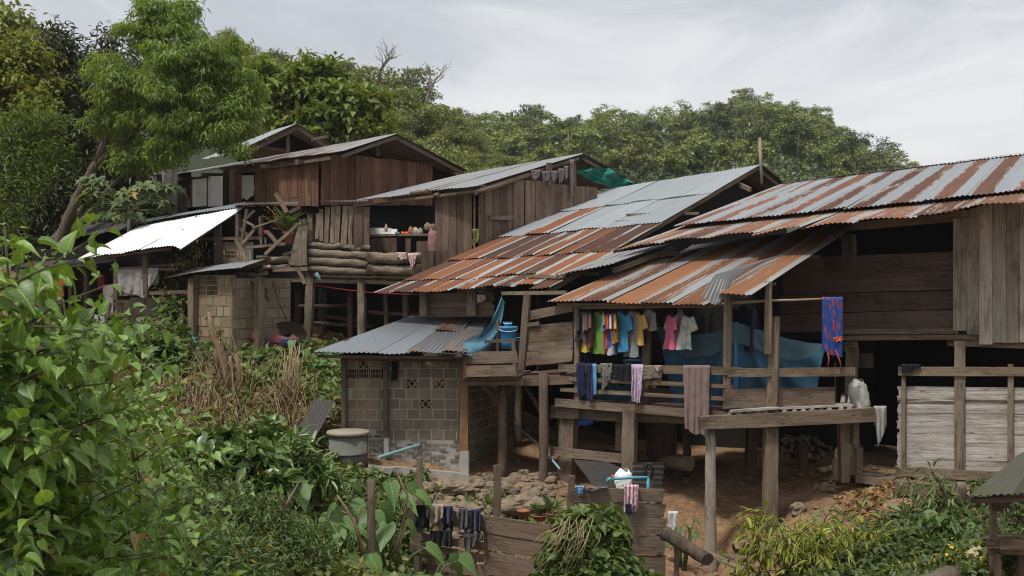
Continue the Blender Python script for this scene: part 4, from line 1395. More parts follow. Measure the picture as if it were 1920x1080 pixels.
# upright slabs above the logs
mb = MB()
for i, (xt, xb, w_, y0, y1, dk) in enumerate(((581, 580, 11, 400, 452, 0), (595, 594, 6, 400, 448, 0), (602.5, 602, 7, 392, 452, 0), (614, 611, 9, 388, 457, 0), (625, 622, 8, 386, 456, 0), (634, 630, 9, 386, 457, 0), (648, 644, 11, 386, 457, 0), (658, 656, 8, 386, 462, 0))):
    mb.bar(LB, (xt, y0), (xb, y1), w_, .03, R.uniform(0, .03), seg=3, jit=.008)
mb.build('slab_wall', M['log'], h2)
mb = MB()
mb.quad(LB, [(663, 465), (663, 388), (680, 388), (680, 468)], .03, .03)
mb.quad(LB, [(681, 460), (681, 388), (692, 388), (692, 460)], .03, .0)
mb.build('plank_wall', M['wood_dark'], h2)
for (x0, y0, x1, y1, r_) in ((573, 458, 640, 461, .075), (638, 461, 678, 466, .07), (679, 465, 693, 466, .07)):
    mb = MB()
    mb.log(LB(x0, y0), LB(x1, y1), r_, r_ * .9, seg=12, n=14, wob=.1)
    mb.build('parapet_log', M['log'], h2)
for (x0, y0, x1, y1, r_) in ((579, 474, 691, 480, .092), (579, 489, 691, 496, .095), (580, 504, 690, 511, .085), (691, 483, 790, 484, .125), (691, 505, 785, 508, .115)):
    mb = MB()
    mb.log(LB(x0, y0, .04), LB(x1, y1, .04), r_, r_ * .94, seg=22, n=16, wob=.09, bend=.02)
    mb.build('parapet_log', M['log'], h2)
mb = MB()
mb.bar(LB, (545, 525), (790, 532), 7, .1, -.1)
mb.bar(LB, (580, 517), (790, 521), 4, .2, -.15)
for x in (612, 636, 662, 693, 712):
    mb.bar(LB, (x, 523), (x + 14, 524), 8, .9, -.95)
mb.build_each('floor_joist', M['wood_post'], h2)
for x, xb, y0, y1, w_ in ((581, 573, 512, 662, 13), (676, 676, 524, 632, 12)):
    mb = MB()
    mb.bar(LB, (x, y0), (xb, y1), w_, .15, -.1, seg=7, jit=.008)
    mb.build('post', M['log'], h2)
mb = MB()
mb.bar(LB, (592, 590), (690, 605), 6, .07, -1.2)
mb.bar(LB, (606, 545), (607, 640), 9, .1, -1.5)
mb.bar(LB, (557, 545), (557, 640), 9, .1, -1.4)
mb.build_each('rail', M['wood_dark'], h2)
# splayed slabs at the corner
mb = MB()
for (xt, yt, xb, yb, w0, w1) in ((565, 412, 548, 497, 7, 15), (568, 415, 560, 498, 6, 12), (572, 410, 570, 497, 8, 10)):
    mb.bar(LB, (xt, yt), (xb, yb), (w0, w1), .03, R.uniform(.08, .14), jit=.012, seg=4)
mb.build_each('splayed_slab', M['log'], h2)
# its lean-to eave running left
mb = MB()
corr_sheet(mb, P(440, 387, 25.4), P(690, 379, 24.6), P(690, 376, 26.2), P(440, 383, 27), 0, .5, 0, 1, .02, .02, .085, .011, 3, 0, .02)
corr_sheet(mb, P(440, 387, 25.4), P(690, 379, 24.6), P(690, 376, 26.2), P(440, 383, 27), .49, 1, .03, 1, .04, .02, .085, .011, 3, 1, .02)
mb.build('lean_to_roof', M['zinc_dark'], h2)

# ---------------------------------------------------------------- red-brown plank house at the top
h1 = thing('red_plank_house', 'red-brown upright plank house with white window shutters and a shallow tin roof', 'house', P(560, 420, 29.5))
A, B, C, D = P(299, 333, 31.5), P(641, 286, 27.0), P(741, 251, 28.3), P(402, 313, 32.8)
W1 = Wall(356, 31.0, 600, 27.9)
G1 = Wall(600, 27.9, 815, 29.9)
mb = MB()
corr_roof(mb, A, B, C, D, 8, 1, ragged=.01, amp=.010)
mb.build('roof', M['zinc_old'], h1)
mb = MB()
fs = P(873, 323, 30.4) - C
corr_roof(mb, D + fs, C + fs, C, D, 6, 1)
mb.build('roof_slope', M['zinc_dark'], h1)
mb = MB()
t1 = lambda x: interp([(356, 334), (420, 318), (600, 290)], x)
xs_ = [477, 489, 500, 511, 523, 534, 546, 558, 571, 584, 597]
mb.vboards(W1, [418, 428], t1, lambda x: 388)
mb.vboards(W1, [440, 452], t1, lambda x: 388)
mb.vboards(W1, xs_, t1, lambda x: 386, jy=1.5)
mb.vboards(W1, [453, 476], lambda x: 375, lambda x: 388)
mb.vboards(W1, [453, 476], lambda x: 310, lambda x: 324, off=-.03)
mb.build('plank_wall', M['wood_red'], h1)
mb = MB()
mb.vboards(W1, [429, 439], t1, lambda x: 388, off=.01)
mb.build('pale_board', M['wood_grey'], h1)
mb = MB()
xg = [602, 619, 635, 651, 667, 684, 701, 718, 735, 750, 766, 781, 796, 811]
mb.vboards(G1, xg, lambda x: interp([(602, 290), (651, 290), (812, 306)], x), lambda x: 385, jy=1.5)
mb.build('gable_wall', M['wood_red'], h1)
mb = MB()
for y in (330, 345, 358, 371, 383):
    mb.quad(W1, [(318, y - 6), (357, y - 7), (357, y + 6), (318, y + 7)], .03, -.1 + R.uniform(0, .03))
mb.build('board_wall', M['wood_dark'], h1)
sh = MB()
sh.quad(W1, [(357, 390), (357, 333), (389, 329), (389, 389)], .03, .03)
fr = sh.build('window', M['wood_red'], h1)
mb = MB()
mb.quad(W1, [(361, 388), (361, 337), (387, 334), (387, 386)], .012, .062)
mb.build('shutter', M['paint_white'], fr)
mb = MB()
p0, p1 = W1(390, 330, .07), W1(390, 387, .07)
p2, p3 = P(417, 386, 29.0), P(417, 330, 29.0)
mb.slab([p1, p2, p3, p0], Vector((.0, .03, 0)), 2)
mb.build('shutter', M['paint_white'], fr)
mb = MB()
mb.beam(A + Vector((.3, .3, -.1)), B + Vector((-.3, .3, -.1)), .08, .08)
mb.beam(B + Vector((0, 0.05, -.08)), C + Vector((0, .05, -.08)), .06, .08)
mb.beam(C + Vector((0, 0.05, -.08)), C + fs + Vector((0, .05, -.08)), .06, .1)
for px, py, Y in ((335, 335, 30.8), (380, 328, 30.2), (432, 320, 29.3), (490, 312, 28.5), (556, 303, 27.8)):
    c = P(px, py, Y)
    mb.beam(c + Vector((.4, .6, .05)), c, .1, .1)
mb.bar(G1, (708, 268), (709, 292), 6, .1, -.05)
mb.build_each('rafter', M['wood_brown'], h1)
mb = MB()
p = [W1(300, 340, -.2), W1(600, 340, -.2), G1(815, 340, -.2)]
for a, b in zip(p, p[1:]):
    mb.slab([Vector((a.x, a.y, -.6)), Vector((b.x, b.y, -.6)), Vector((b.x, b.y, 3.25)), Vector((a.x, a.y, 2.95))], Vector((0, .05, 0)), 1)
a, b = p[2], p[2] + Vector((1.2, 1.3, 0))
mb.slab([Vector((a.x, a.y, -.6)), Vector((b.x, b.y, -.6)), Vector((b.x, b.y, 3.0)), Vector((a.x, a.y, 3.2))], Vector((0, .05, 0)), 1)
mb.build('inner_wall', M['void_shade'], h1)

# ---------------------------------------------------------------- open gable behind
h0 = thing('open_gable_house', 'house with an open gable showing its king post, behind the red-brown plank house', 'house', P(540, 330, 36))
C = P(556, 232, 35.5)
A, B = P(400, 308, 37.5), P(437, 289, 34.9)
D = P(510, 245, 38.5)
mb = MB()
corr_roof(mb, P(380, 300, 38.5), B, C, D, 4, 1, amp=.01)
mb.build('roof', M['zinc_clean'], h0)
fs = P(640, 285, 37.5) - C
mb = MB()
corr_roof(mb, D + fs, C + fs, C, D, 4, 1, amp=.01)
mb.build('roof_slope', M['zinc_hut'], h0)
mb = MB()
mb.beam(B + Vector((.1, .1, -.1)), C + Vector((0, .1, -.12)), .06, .12)
mb.beam(C + Vector((0, .1, -.12)), C + fs + Vector((0, .1, -.12)), .06, .14)
mb.beam(P(470, 273, 35.4), P(540, 283, 36), .06, .1)
mb.beam(P(540, 245, 35.7), P(540, 285, 35.7), .1, .1)
mb.beam(P(496, 262, 35.5), P(496, 278, 35.5), .08, .08)
mb.beam(P(582, 262, 36.1), P(614, 256, 35.2), .07, .09)
mb.build_each('rafter', M['wood_brown'], h0)
G0 = Wall(468, 35.6, 620, 37.6)
mb = MB()
mb.quad(G0, [(465, 330), (465, 276), (536, 285), (625, 330)], .03)
mb.build('gable_wall', M['wood_red'], h0)
mb = MB()
mb.quad(G0, [(440, 330), (450, 284), (556, 240), (640, 330)], .03, -1.2)
mb.build('inner_wall', M['void_shade'], h0)

# ---------------------------------------------------------------- block house with white awning
bh = thing('block_house', 'low tan block house with a broken vent, junk piled on its roof edge', 'house', P(450, 645, 24.3))
B1 = Wall(362, 24.5, 436, 23.6)
B2 = Wall(436, 23.6, 548, 24.9)
mb, mm = MB(), MB()
vs = blocks(mb, mm, B1, 363, 436, 516, 650, .24, .225, [(368, 383, 535, 1), (384, 407, 535, 1), (366, 385, 549, 1), (387, 409, 549, 1)], jd=.006)
blocks(mb, mm, B2, 436, 545, 522, 650, .36, .225, jd=.006)
w_ = mb.build('wall', M['block_tan'], bh)
mm.build('mortar', M['block_grey'], w_)
for v in vs:
    lattice(v, B1.n, bh, M['block_tan'], 'g')
mb = MB()
a, b, c = B1(363, 520, -.1), B2(436, 520, -.12), B2(545, 520, -.1)
d = a + (c - b)
mb.slab([a, b, c, d], Vector((0, 0, -.04)), 1)
for p, q in ((a, d), (d, c)):
    mb.slab([Vector((p.x, p.y, -1.5)), Vector((q.x, q.y, -1.5)), q, p], Vector((0, .05, 0)), 1)
mb.build('wall', M['void_shade'], bh)
mb = MB()
corr_sheet(mb, P(308, 524, 24.8), P(452, 501, 23.0), P(500, 487, 23.9), P(362, 505, 25.6), 0, 1, 0, 1, .02, .02, .085, .011, 4, 0, .03)
mb.build('roof', M['zinc_old'], bh)
for x, y0, y1, w2_, pl_, of in ((357, 522, 640, 10, B1, .02), (490, 520, 680, 12, B2, .25)):
    mb = MB()
    mb.bar(pl_, (x, y0), (x, y1), w2_, .12, of, seg=5)
    mb.build('post', M['wood_post'], bh)
# upper part of the block house, behind the platform
B3 = Wall(400, 25.6, 470, 25.2)
mb, mm = MB(), MB()
vs = blocks(mb, mm, B3, 408, 470, 455, 500, .24, .2, [(421, 443, 473, 1)])
w_ = mb.build('wall', M['block_grey'], bh)
mm.build('mortar', M['mortar'], w_)
for v in vs:
    lattice(v, B3.n, bh, M['block_tan'], 'g')
for x, y0, y1, w2_, of in ((406, 420, 500, 10, .05), (444, 400, 446, 6, 0.0), (487, 405, 440, 4, 0)):
    mb = MB()
    mb.bar(B3, (x, y0), (x, y1), w2_, .1, of)
    mb.build('post', M['wood_dark'], bh)
mb = MB()
mb.bar(B3, (360, 448), (490, 446), 6, .08, .02)
mb.bar(B3, (445, 425), (470, 448), 5, .05, .02)
mb.bar(B3, (462, 392), (452, 455), 5, .05, .3)
mb.build_each('rail', M['wood_dark'], bh)

awn = thing('awning', 'bright white new tin awning on thin dark posts above the block house yard', 'awning', P(270, 610, 25.2))
mb = MB()
A, B, C, D = P(147, 488, 25.4), P(322, 463, 24.2), P(446, 391, 26.4), P(262, 424, 27.8)
corr_roof(mb, A, B, C, D, 6, 1, ragged=.008, amp=.012)
corr_sheet(mb, P(318, 462, 24.15), P(338, 466, 24.0), P(458, 389, 26.2), P(444, 391, 26.4), 0, 1, 0, 1, .01, .01, .085, .011, 4, 0, .02)
mb.build('roof', M['zinc_new'], awn)
mb = MB()
corr_sheet(mb, P(258, 424, 27.7), P(452, 390, 26.4), P(462, 383, 27.2), P(278, 414, 28.6), 0, 1, 0, 1, .05, .05, .085, .011, 3, 0, .03)
mb.build('sheet', M['zinc_hut'], awn)
AW = Wall(150, 25.6, 340, 24.6)
for x, y0, y1, w2_ in ((215, 478, 562, 7), (271, 470, 558, 8)):
    mb = MB()
    mb.bar(AW, (x, y0), (x + 1, y1), w2_, .08, 0)
    mb.build('post', M['wood_dark'], awn)
mb = MB()
mb.beam(P(160, 488, 25.5), P(320, 466, 24.4), .05, .05)
mb.beam(P(335, 468, 24.2), P(450, 394, 26.3), .05, .06)
mb.bar(AW, (205, 505), (345, 495), 5, .05, -.3)
mb.bar(AW, (216, 503), (330, 505), 5, .05, -.02)
mb.bar(AW, (212, 552), (352, 547), 7, .08, -.05)
mb.bar(AW, (208, 554), (216, 560), 6, .08, -.05)
mb.build_each('rail', M['wood_brown'], awn)

# ---------------------------------------------------------------- low block rooms under the awning
low = thing('low_block_room', 'low block room with dark openings below the white awning', 'house', P(280, 610, 25.9))
LW = Wall(180, 26.6, 362, 25.0)
mb, mm = MB(), MB()
blocks(mb, mm, LW, 243, 302, 558, 625, .26, .2, jd=.008)
blocks(mb, mm, LW, 215, 243, 562, 612, .26, .2, jd=.01)
w_ = mb.build('wall', M['block_tan'], low)
mm.build('mortar', M['block_grey'], w_)
mb = MB()
mb.bar(LW, (300, 560), (362, 552), 13, .12, .1)
mb.bar(LW, (318, 560), (318, 628), 6, .08, .05)
mb.build_each('door_frame', M['wood_post'], low)
mb = MB()
mb.quad(LW, [(193, 585), (193, 535), (212, 533), (212, 588)], .03, -.1)
mb.build('cement_panel', M['concrete'], low)
mb = MB()
for q, o in (([(60, 640), (60, 470), (365, 440), (365, 640)], -1.3), ):
    mb.quad(LW, q, .05, o, seg=1)
a = LW(365, 500, -1.3)
mb.slab([Vector((a.x, a.y, -1.6)), a + Vector((1.5, -.2, -1.6 - a.z)), a + Vector((1.5, -.2, 1.2)), a + Vector((0, 0, 1.2))], Vector((0, .05, 0)), 1)
mb.build('inner_wall', M['void_shade'], low)
# ---------------------------------------------------------------- dark shack at the far left
sk = thing('dark_shack', 'dark old shack with thin posts and a dark tin roof beneath the leaning tree', 'shack', P(150, 620, 28))
SW = Wall(40, 29.5, 225, 27.5)
mb, mm = MB(), MB()
blocks(mb, mm, SW, 60, 115, 500, 640, .3, .2, jd=.008)
w_ = mb.build('wall', M['block_grey'], sk)
mm.build('mortar', M['block_grey'], w_)
mb = MB()
mb.vboards(SW, [118, 130, 133, 165, 176, 186], lambda x: 505, lambda x: 640, off=-.4)
mb.build('plank_wall', M['wood_dark'], sk)
mb = MB()
corr_sheet(mb, P(30, 503, 28.4), P(205, 494, 26.6), P(225, 486, 28), P(60, 490, 30), 0, 1, 0, 1, .02, .02, .085, .011, 3)
mb.build('roof', M['zinc_dark'], sk)
for x in (131, 160):
    mb = MB()
    mb.bar(SW, (x, 500), (x, 625), 7, .09, .4)
    mb.build('post', M['wood_dark'], sk)
mb = MB()
a, b = SW(20, 640, -1.5), SW(235, 640, -1.5)
mb.slab([Vector((a.x, a.y, -1.8)), Vector((b.x, b.y, -1.8)), Vector((b.x, b.y, 2.2)), Vector((a.x, a.y, 2.2))], Vector((0, .05, 0)), 1)
mb.build('inner_wall', M['void_shade'], sk)
mb = MB()
mb.log(P(100, 506, 27.6), P(182, 499, 26.6), .03, .025, bend=.05)
mb.build('eave_pole', M['wood_post'], sk)

s2 = thing('weave_wall_hut', 'shadowed hut with a woven bamboo wall and grey slate-dark roof under the leafy tree', 'hut', P(220, 470, 31))
S2 = Wall(90, 32.5, 330, 30.5)
mb = MB()
for i in range(22):
    x0 = 200 + i * 6
    mb.quad(S2, [(x0, 400), (x0, 335 - i * .9), (x0 + 6, 335 - i * .9), (x0 + 6, 400)], .02, R.uniform(0, .02))
mb.build('weave_wall', M['weave'], s2)
mb = MB()
for x in (100, 150, 200, 250, 300):
    mb.quad(S2, [(x, 520), (x, 440 if x < 200 else 350), (x + 50, 440 if x < 200 else 350), (x + 50, 520)], .03, -.05 + R.uniform(0, .03))
mb.build('plank_wall', M['wood_dark'], s2)
mb = MB()
corr_roof(mb, P(92, 450, 30.2), P(250, 432, 28.9), P(300, 372, 30.5), P(150, 385, 32), 3, 1, amp=.01)
mb.build('roof', M['zinc_dark'], s2)
for x, y0, y1 in ((262, 330, 440), (296, 326, 440), (278, 335, 440)):
    mb = MB()
    mb.bar(S2, (x, y0), (x, y1), 6, .1, .5)
    mb.build('post', M['wood_dark'], s2)
M['bark_dark'] = bark('bark_dark', (.035, .026, .02), (.11, .085, .065), 9)
# ---------------------------------------------------------------- laundry
CM = {}


def cm(key, col, *a, **k):
    if key not in CM:
        CM[key] = cloth('cloth_' + key, col, *a, **k)
    return CM[key]


for key, c in dict(charcoal=(0.027, 0.027, 0.030), brown=(0.111, 0.065, 0.050), dgrey=(0.063, 0.063, 0.067), rust=(0.168, 0.068, 0.048), yellow=(0.534, 0.364, 0.069), sky=(0.071, 0.265, 0.536), lime=(0.129, 0.260, 0.047),
                   olive=(0.179, 0.195, 0.056), red=(0.426, 0.058, 0.043), royal=(0.038, 0.092, 0.363), pale=(0.408, 0.423, 0.485), amber=(0.509, 0.261, 0.075), azure=(0.050, 0.228, 0.398), mustard=(0.499, 0.328, 0.088), black=(0.011, 0.011, 0.014),
                   grey=(0.225, 0.225, 0.225), pink=(0.564, 0.131, 0.231), navy=(0.015, 0.018, 0.049), towel=(0.200, 0.142, 0.131), taupe=(0.176, 0.145, 0.114), white=(0.494, 0.486, 0.463), lilac=(0.150, 0.127, 0.135), cream=(0.489, 0.442, 0.388), bluebag=(0.113, 0.283, 0.500),  # lilac is darkened for the shade under the gable eaves
                   tan=(0.289, 0.227, 0.181), dkred=(0.289, 0.056, 0.056), ragg=(0.296, 0.288, 0.265), mauve=(0.149, 0.119, 0.119), orange=(0.632, 0.283, 0.067), green=(.012, .125, .09), jersey=(0.036, 0.090, 0.245)).items():
    cm(key, c)
cm('navy_dots', (.018, .022, .06), (.5, .5, .55), 'check', 22.0, .7)
cm('lilac_print', (.50, .42, .50), (.25, .17, .32), 'noise', 38.0, .8)
cm('camo', (.20, .18, .16), (.05, .045, .04), 'noise', 24.0, .9)
cm('patch', (.55, .50, .44), (.20, .36, .38), 'noise', 9.0, .8)
cm('scarf', (.025, .06, .24), (.36, .045, .03), 'flower', 8.0, 1.0)
cm('checked', (.36, .34, .33), (.13, .12, .12), 'check', 26.0, .8)
cm('towel_strip', (.55, .49, .42), (.35, .05, .25), 'band', 1.2, .9)
cm('floral', (.42, .25, .24), (.55, .48, .45), 'noise', 20.0, .8)


def garment(name, label, px, py, Y, w, ln, yaw, mat, sleeve=.2, slv_mat=None, cat='shirt', group='laundry hanging under the porch roof', hanger=True, flare=1.05):
    c = P(px, py, Y)
    t = thing(name, label, cat, (c.x, c.y, c.z - ln), group)
    dx, dy = Vector((math.cos(yaw), math.sin(yaw), 0)), Vector((-math.sin(yaw), math.cos(yaw), 0))
    ph = R.uniform(0, 6)
    mb = MB()

    def body(u, v):
        a = u * 2 * math.pi
        sh = min(1, v / .10)
        hw = w / 2 * (.32 + .68 * sh ** .6) * (1 + (flare - 1) * v) * (1 - .08 * math.sin(v * 3))
        d = .035 + .035 * v
        fold = 1 + (.55 * math.sin(5 * a + ph + 2 * v) + .3 * math.sin(9 * a - ph + 4 * v)) * v
        return c + dx * math.cos(a) * hw + dy * math.sin(a) * d * fold + Vector((0, 0, -v * ln + (-.05 * abs(math.cos(a)) * (1 - v)) - .012 * math.sin(4 * a + ph) * v))
    mb.grid(body, 28, 14)
    mb.build('body', CM[mat], t)
    if sleeve:
        for s in (-1, 1):
            mb = MB()
            p0 = c + dx * s * w * .44 + Vector((0, 0, -.085))
            p1 = p0 + dx * s * (.05 + sleeve * .15) + Vector((0, 0, -sleeve))
            loops = []
            for k in range(5):
                f = k / 4
                q = p0.lerp(p1, f)
                lp = []
                for i in range(10):
                    a = 2 * math.pi * i / 10
                    lp.append(q + dx * math.cos(a) * (.075 + .015 * f) + dy * math.sin(a) * (.03 + .012 * math.sin(a * 2 + ph)) + Vector((0, 0, math.cos(a) * .03 * s)))
                loops.append(lp)
            mb.loft(loops, caps=False, smooth=True)
            mb.build('sleeve', CM[slv_mat or mat], t)
    if hanger:
        mb = MB()
        mb.pole([c + dx * -w * .42 + Vector((0, 0, -.06)), c + Vector((0, 0, .01)), c + dx * w * .42 + Vector((0, 0, -.06))], .006, .006, 5)
        mb.pole([c, c + Vector((0, 0, .05)), c + Vector((.02, 0, .08))], .004, .004, 5)
        mb.build('hanger', M['black'], t)
    return t


LN = lambda px, off=.05: PR(px, 573, off).y
for (lab, px, py, w, ln, yaw, mat, sl, sm_) in (
        ('charcoal shirt, outermost on the porch pole by the corner post', 1084, 581, .38, .56, 1.15, 'charcoal', .3, None),
        ('brown shirt tucked beside the charcoal one on the pole', 1091, 580, .40, .52, 1.0, 'brown', .3, None),
        ('dark grey shirt behind the yellow hem on the pole', 1098, 580, .40, .58, 1.1, 'dgrey', .3, None),
        ('yellow tee hanging low under the brown shirts', 1097, 600, .36, .56, 1.05, 'yellow', 0, None),
        ('rust brown shirt next to the lime green tee', 1105, 581, .40, .66, 1.15, 'rust', .25, None),
        ('lime green tee with sky blue sleeves', 1121, 583, .46, .74, .75, 'lime', .26, 'sky'),
        ('olive tee squeezed against the red one', 1131, 581, .42, .76, 1.15, 'olive', .2, None),
        ('bright red tee on the porch pole', 1136, 583, .42, .66, 1.1, 'red', .24, None),
        ('royal blue tee with pale sleeve cuffs', 1143, 583, .42, .60, 1.12, 'royal', .24, 'pale'),
        ('pale grey shirt hanging long between blue tees', 1146, 585, .40, .74, 1.2, 'pale', 0, None),
        ('amber sleeved shirt behind the big azure tee', 1151, 583, .42, .55, 1.1, 'amber', .24, None),
        ('big azure blue tee facing the yard', 1163, 583, .48, .70, .62, 'azure', .25, None),
        ('navy dotted trousers hanging behind the mustard tee', 1184, 582, .34, .80, .5, 'navy_dots', 0, None),
        ('mustard yellow tee at the inner post', 1193, 583, .40, .58, .6, 'mustard', .22, None),
        ('small black garment just right of the mustard tee', 1204, 592, .20, .48, .9, 'black', 0, None),
        ('grey shorts hung over the pole by the inner post', 1218, 578, .30, .38, .4, 'grey', 0, None),
        ('pink shirt hanging beside the pale patchwork shirt', 1257, 588, .34, .60, .9, 'pink', .2, None),
        ('pale patchwork shirt of cream and teal squares', 1276, 586, .46, .62, .35, 'patch', .22, None),
        ('dark maroon cloth bunched over the patchwork shirt', 1276, 574, .16, .48, .8, 'mauve', 0, None),
        ('dark grey trousers in the shade by the curled sheet', 1316, 590, .26, .62, .8, 'dgrey', 0, None),
        ('charcoal skirt hanging in the shade by the front post', 1336, 588, .24, .58, .8, 'mauve', 0, None),
        ('dark navy coat deep in the porch shade', 1394, 572, .46, .80, .5, 'navy', .3, None)):
    garment('hanging_garment', lab, px, py, LN(px, -.05 if px < 1300 else -.9) , w, ln, -.46 - yaw, mat, sl, sm_)
garment('hanging_garment', 'orange-yellow tee hung on the dark shack post', 107, 512, 26.9, .36, .56, -.3, 'orange', .2, None, group=None)
garment('hanging_garment', 'red cloth hanging in the dark opening of the shack', 190, 511, 27.5, .2, .42, -.3, 'dkred', 0, None, 'cloth', None, False)


def drape(name, label, pl, x0, x1, ytop, yb0, yb1, mat, off=.08, cat='cloth', group=None, back=.35, folds=4, amp=.02, taper=1.0, dx=0.0, thick=.06, nu=22, nv=22):
    """Cloth thrown over a rail: hangs in front of wall plane pl from pixel row ytop to yb0 (left) / yb1 (right)."""
    mb = MB()
    ph = R.uniform(0, 6)
    xm = (x0 + x1) / 2

    def fn(u, v):
        x = x0 + (x1 - x0) * u
        ybt = yb0 + (yb1 - yb0) * u
        if v < .22:                                  # behind the rail
            f = 1 - v / .22
            q = pl(x, ytop, off - thick)
            return q + Vector((0, 0, -(f * back) * (1 + .1 * math.sin(u * 9 + ph)))) - pl.n * .015 * math.sin(u * folds * 6.28 + ph)
        if v < .30:
            f = (v - .22) / .08
            return pl(x, ytop, off - thick + thick * f) + Vector((0, 0, .012 * math.sin(f * math.pi)))
        f = (v - .30) / .70
        k = 1 + (taper - 1) * f
        xx = xm + (x - xm) * k + dx * f
        y = ytop + (ybt - ytop) * f + (math.sin(u * 11 + ph) * 1.2 + 5 * mnoise.noise(Vector((u * 3, ph, 1)))) * f
        fo = amp * (.55 * math.sin(u * folds * 6.28 + ph + 1.2 * f) + 1.3 * mnoise.noise(Vector((u * folds * 1.9, f * 1.2, ph)))) * (.35 + f * .65) + .012 * mnoise.noise(Vector((u * 7, f * 7, ph)))
        xx += 3.0 * mnoise.noise(Vector((u * 2 + ph, f * 2.5, 4))) * f
        return pl(xx, y, off + .006 + abs(amp) + fo)
    mb.grid(fn, nu, nv)
    return mb.build(name, CM[mat], None, label, cat, group)


gr = 'washing draped over the porch rail'
drape('draped_cloth', 'navy track trousers leg draped over the rail near the corner', PR, 1081, 1096, 681, 740, 742, 'navy', .12, 'trousers', gr, folds=2)
drape('draped_cloth', 'navy trousers with sky blue side stripe on the rail', PR, 1099, 1111, 682, 748, 752, 'navy', .12, 'trousers', gr, folds=2)
drape('draped_cloth', 'sky blue striped trouser leg beside the navy trousers', PR, 1111, 1118, 683, 742, 742, 'bluebag', .12, 'trousers', gr, folds=1)
drape('draped_cloth', 'camouflage cloth bunched on the porch rail', PR, 1126, 1148, 682, 735, 712, 'camo', .12, 'cloth', gr, folds=3, amp=.03, taper=.75)
drape('draped_cloth', 'black shorts spread over the porch rail', PR, 1149, 1183, 684, 712, 713, 'black', .12, 'shorts', gr, folds=3)
drape('draped_cloth', 'lilac printed scarf hanging long from the porch rail', PR, 1184, 1206, 684, 752, 757, 'lilac_print', .12, 'scarf', gr, folds=3, amp=.03, taper=.7, dx=-3)
drape('draped_cloth', 'brown shorts folded over the rail beside the inner post', PR, 1206, 1241, 686, 712, 708, 'taupe', .12, 'shorts', gr, folds=2)
drape('draped_cloth', 'small tan rag on top of the brown shorts', PR, 1227, 1240, 686, 697, 694, 'tan', .15, 'rag', gr, folds=1, back=.1)
drape('draped_cloth', 'long pinkish brown towel hanging from the rail below the deck', PR, 1281, 1331, 686, 806, 818, 'towel', .16, 'towel', gr, folds=4, amp=.022, taper=.86, dx=-1, nu=40, nv=40)
drape('draped_cloth', 'pale grey rag hanging from the deck end at the doorway', PQ, 1638, 1662, 762, 838, 806, 'ragg', .05, 'rag', None, folds=2, amp=.06, taper=.6, dx=3)
drape('draped_cloth', 'black garment with white trim thrown over the screen rail', PB, 1690, 1726, 684, 702, 690, 'black', .13, 'garment', None, folds=3, back=.2)
drape('draped_cloth', 'blue rag hanging under the porch floor', PR, 1083, 1112, 786, 800, 792, 'jersey', -.2, 'rag', None, folds=3, back=.1)
drape('draped_cloth', 'crumpled pink rag on the post under the big roof', PM, 894, 910, 553, 570, 562, 'floral', .06, 'rag', None, folds=2, back=.1)
AWd = drape('draped_cloth', 'faded checked cloth hanging from a rail under the white awning', AW, 219, 270, 506, 545, 556, 'checked', .03, 'cloth', None, folds=3, amp=.03, nu=30, nv=30)
drape('draped_cloth', 'checked cloth end sagging right of the awning post', AW, 272, 297, 503, 552, 510, 'checked', .03, 'cloth', None, folds=2, amp=.03)
drape('draped_cloth', 'worn white curtain in the red-brown house window', W1, 453, 476, 329, 376, 368, 'white', .0, 'curtain', None, folds=4, amp=.015)
drape('draped_cloth', 'pink cloth laid over the parapet logs', LB, 743, 762, 474, 484, 486, 'floral', .18, 'cloth', None, folds=1, back=.1)
drape('draped_cloth', 'torn grey and red rag hanging on the parapet log end', LB, 765, 785, 476, 508, 490, 'floral', .18, 'rag', None, folds=3, amp=.03, taper=.5, back=.1)
drape('draped_cloth', 'yellow-green cloth stuffed in the gap of the plank wall', G2, 886, 898, 430, 460, 452, 'olive', .02, 'cloth', None, folds=1, amp=.03, back=.1)
for i, (a, b, y, l) in enumerate(((995, 1014, 319, 340), (1016, 1032, 322, 342), (1033, 1046, 321, 344), (1047, 1058, 317, 345), (1058, 1066, 312, 340), (1068, 1076, 300, 375))):
    drape('gable_rag', ('torn lilac rag', 'grey-lilac rag', 'ragged mauve strip', 'pointed mauve strip', 'thin mauve strip', 'long dangling mauve strip')[i] + ' tied under the gable of the log parapet house', G2, a, b, y, l, l - 8, 'mauve' if i > 4 else 'lilac', .06, 'rag', 'rags tied under the gable', folds=1, back=.05, taper=.7)

# green tarp at the gable
mb = MB()
tarp_top = [(0, 318), (.3, 313), (.55, 316), (.8, 330), (1, 345)]
tarp_bot = [(0, 322), (.3, 340), (.55, 350), (.8, 352), (1, 348)]
mb.grid(lambda u, v: P(1088 + 104 * u - 14 * v * (1 - u), interp(tarp_top, u) + (interp(tarp_bot, u) - interp(tarp_top, u)) * v, 27.55 + 1.2 * u) + Vector((0, .10 * math.sin(u * 17 + v * 4) + .08 * mnoise.noise(Vector((u * 6, v * 4, 2))), .04 * mnoise.noise(Vector((u * 9, v * 5, 5))))), 50, 16)
mb.build('green_tarp', CM['green'], None, 'green net tarp stuffed under the gable end of the log parapet house', 'tarp')

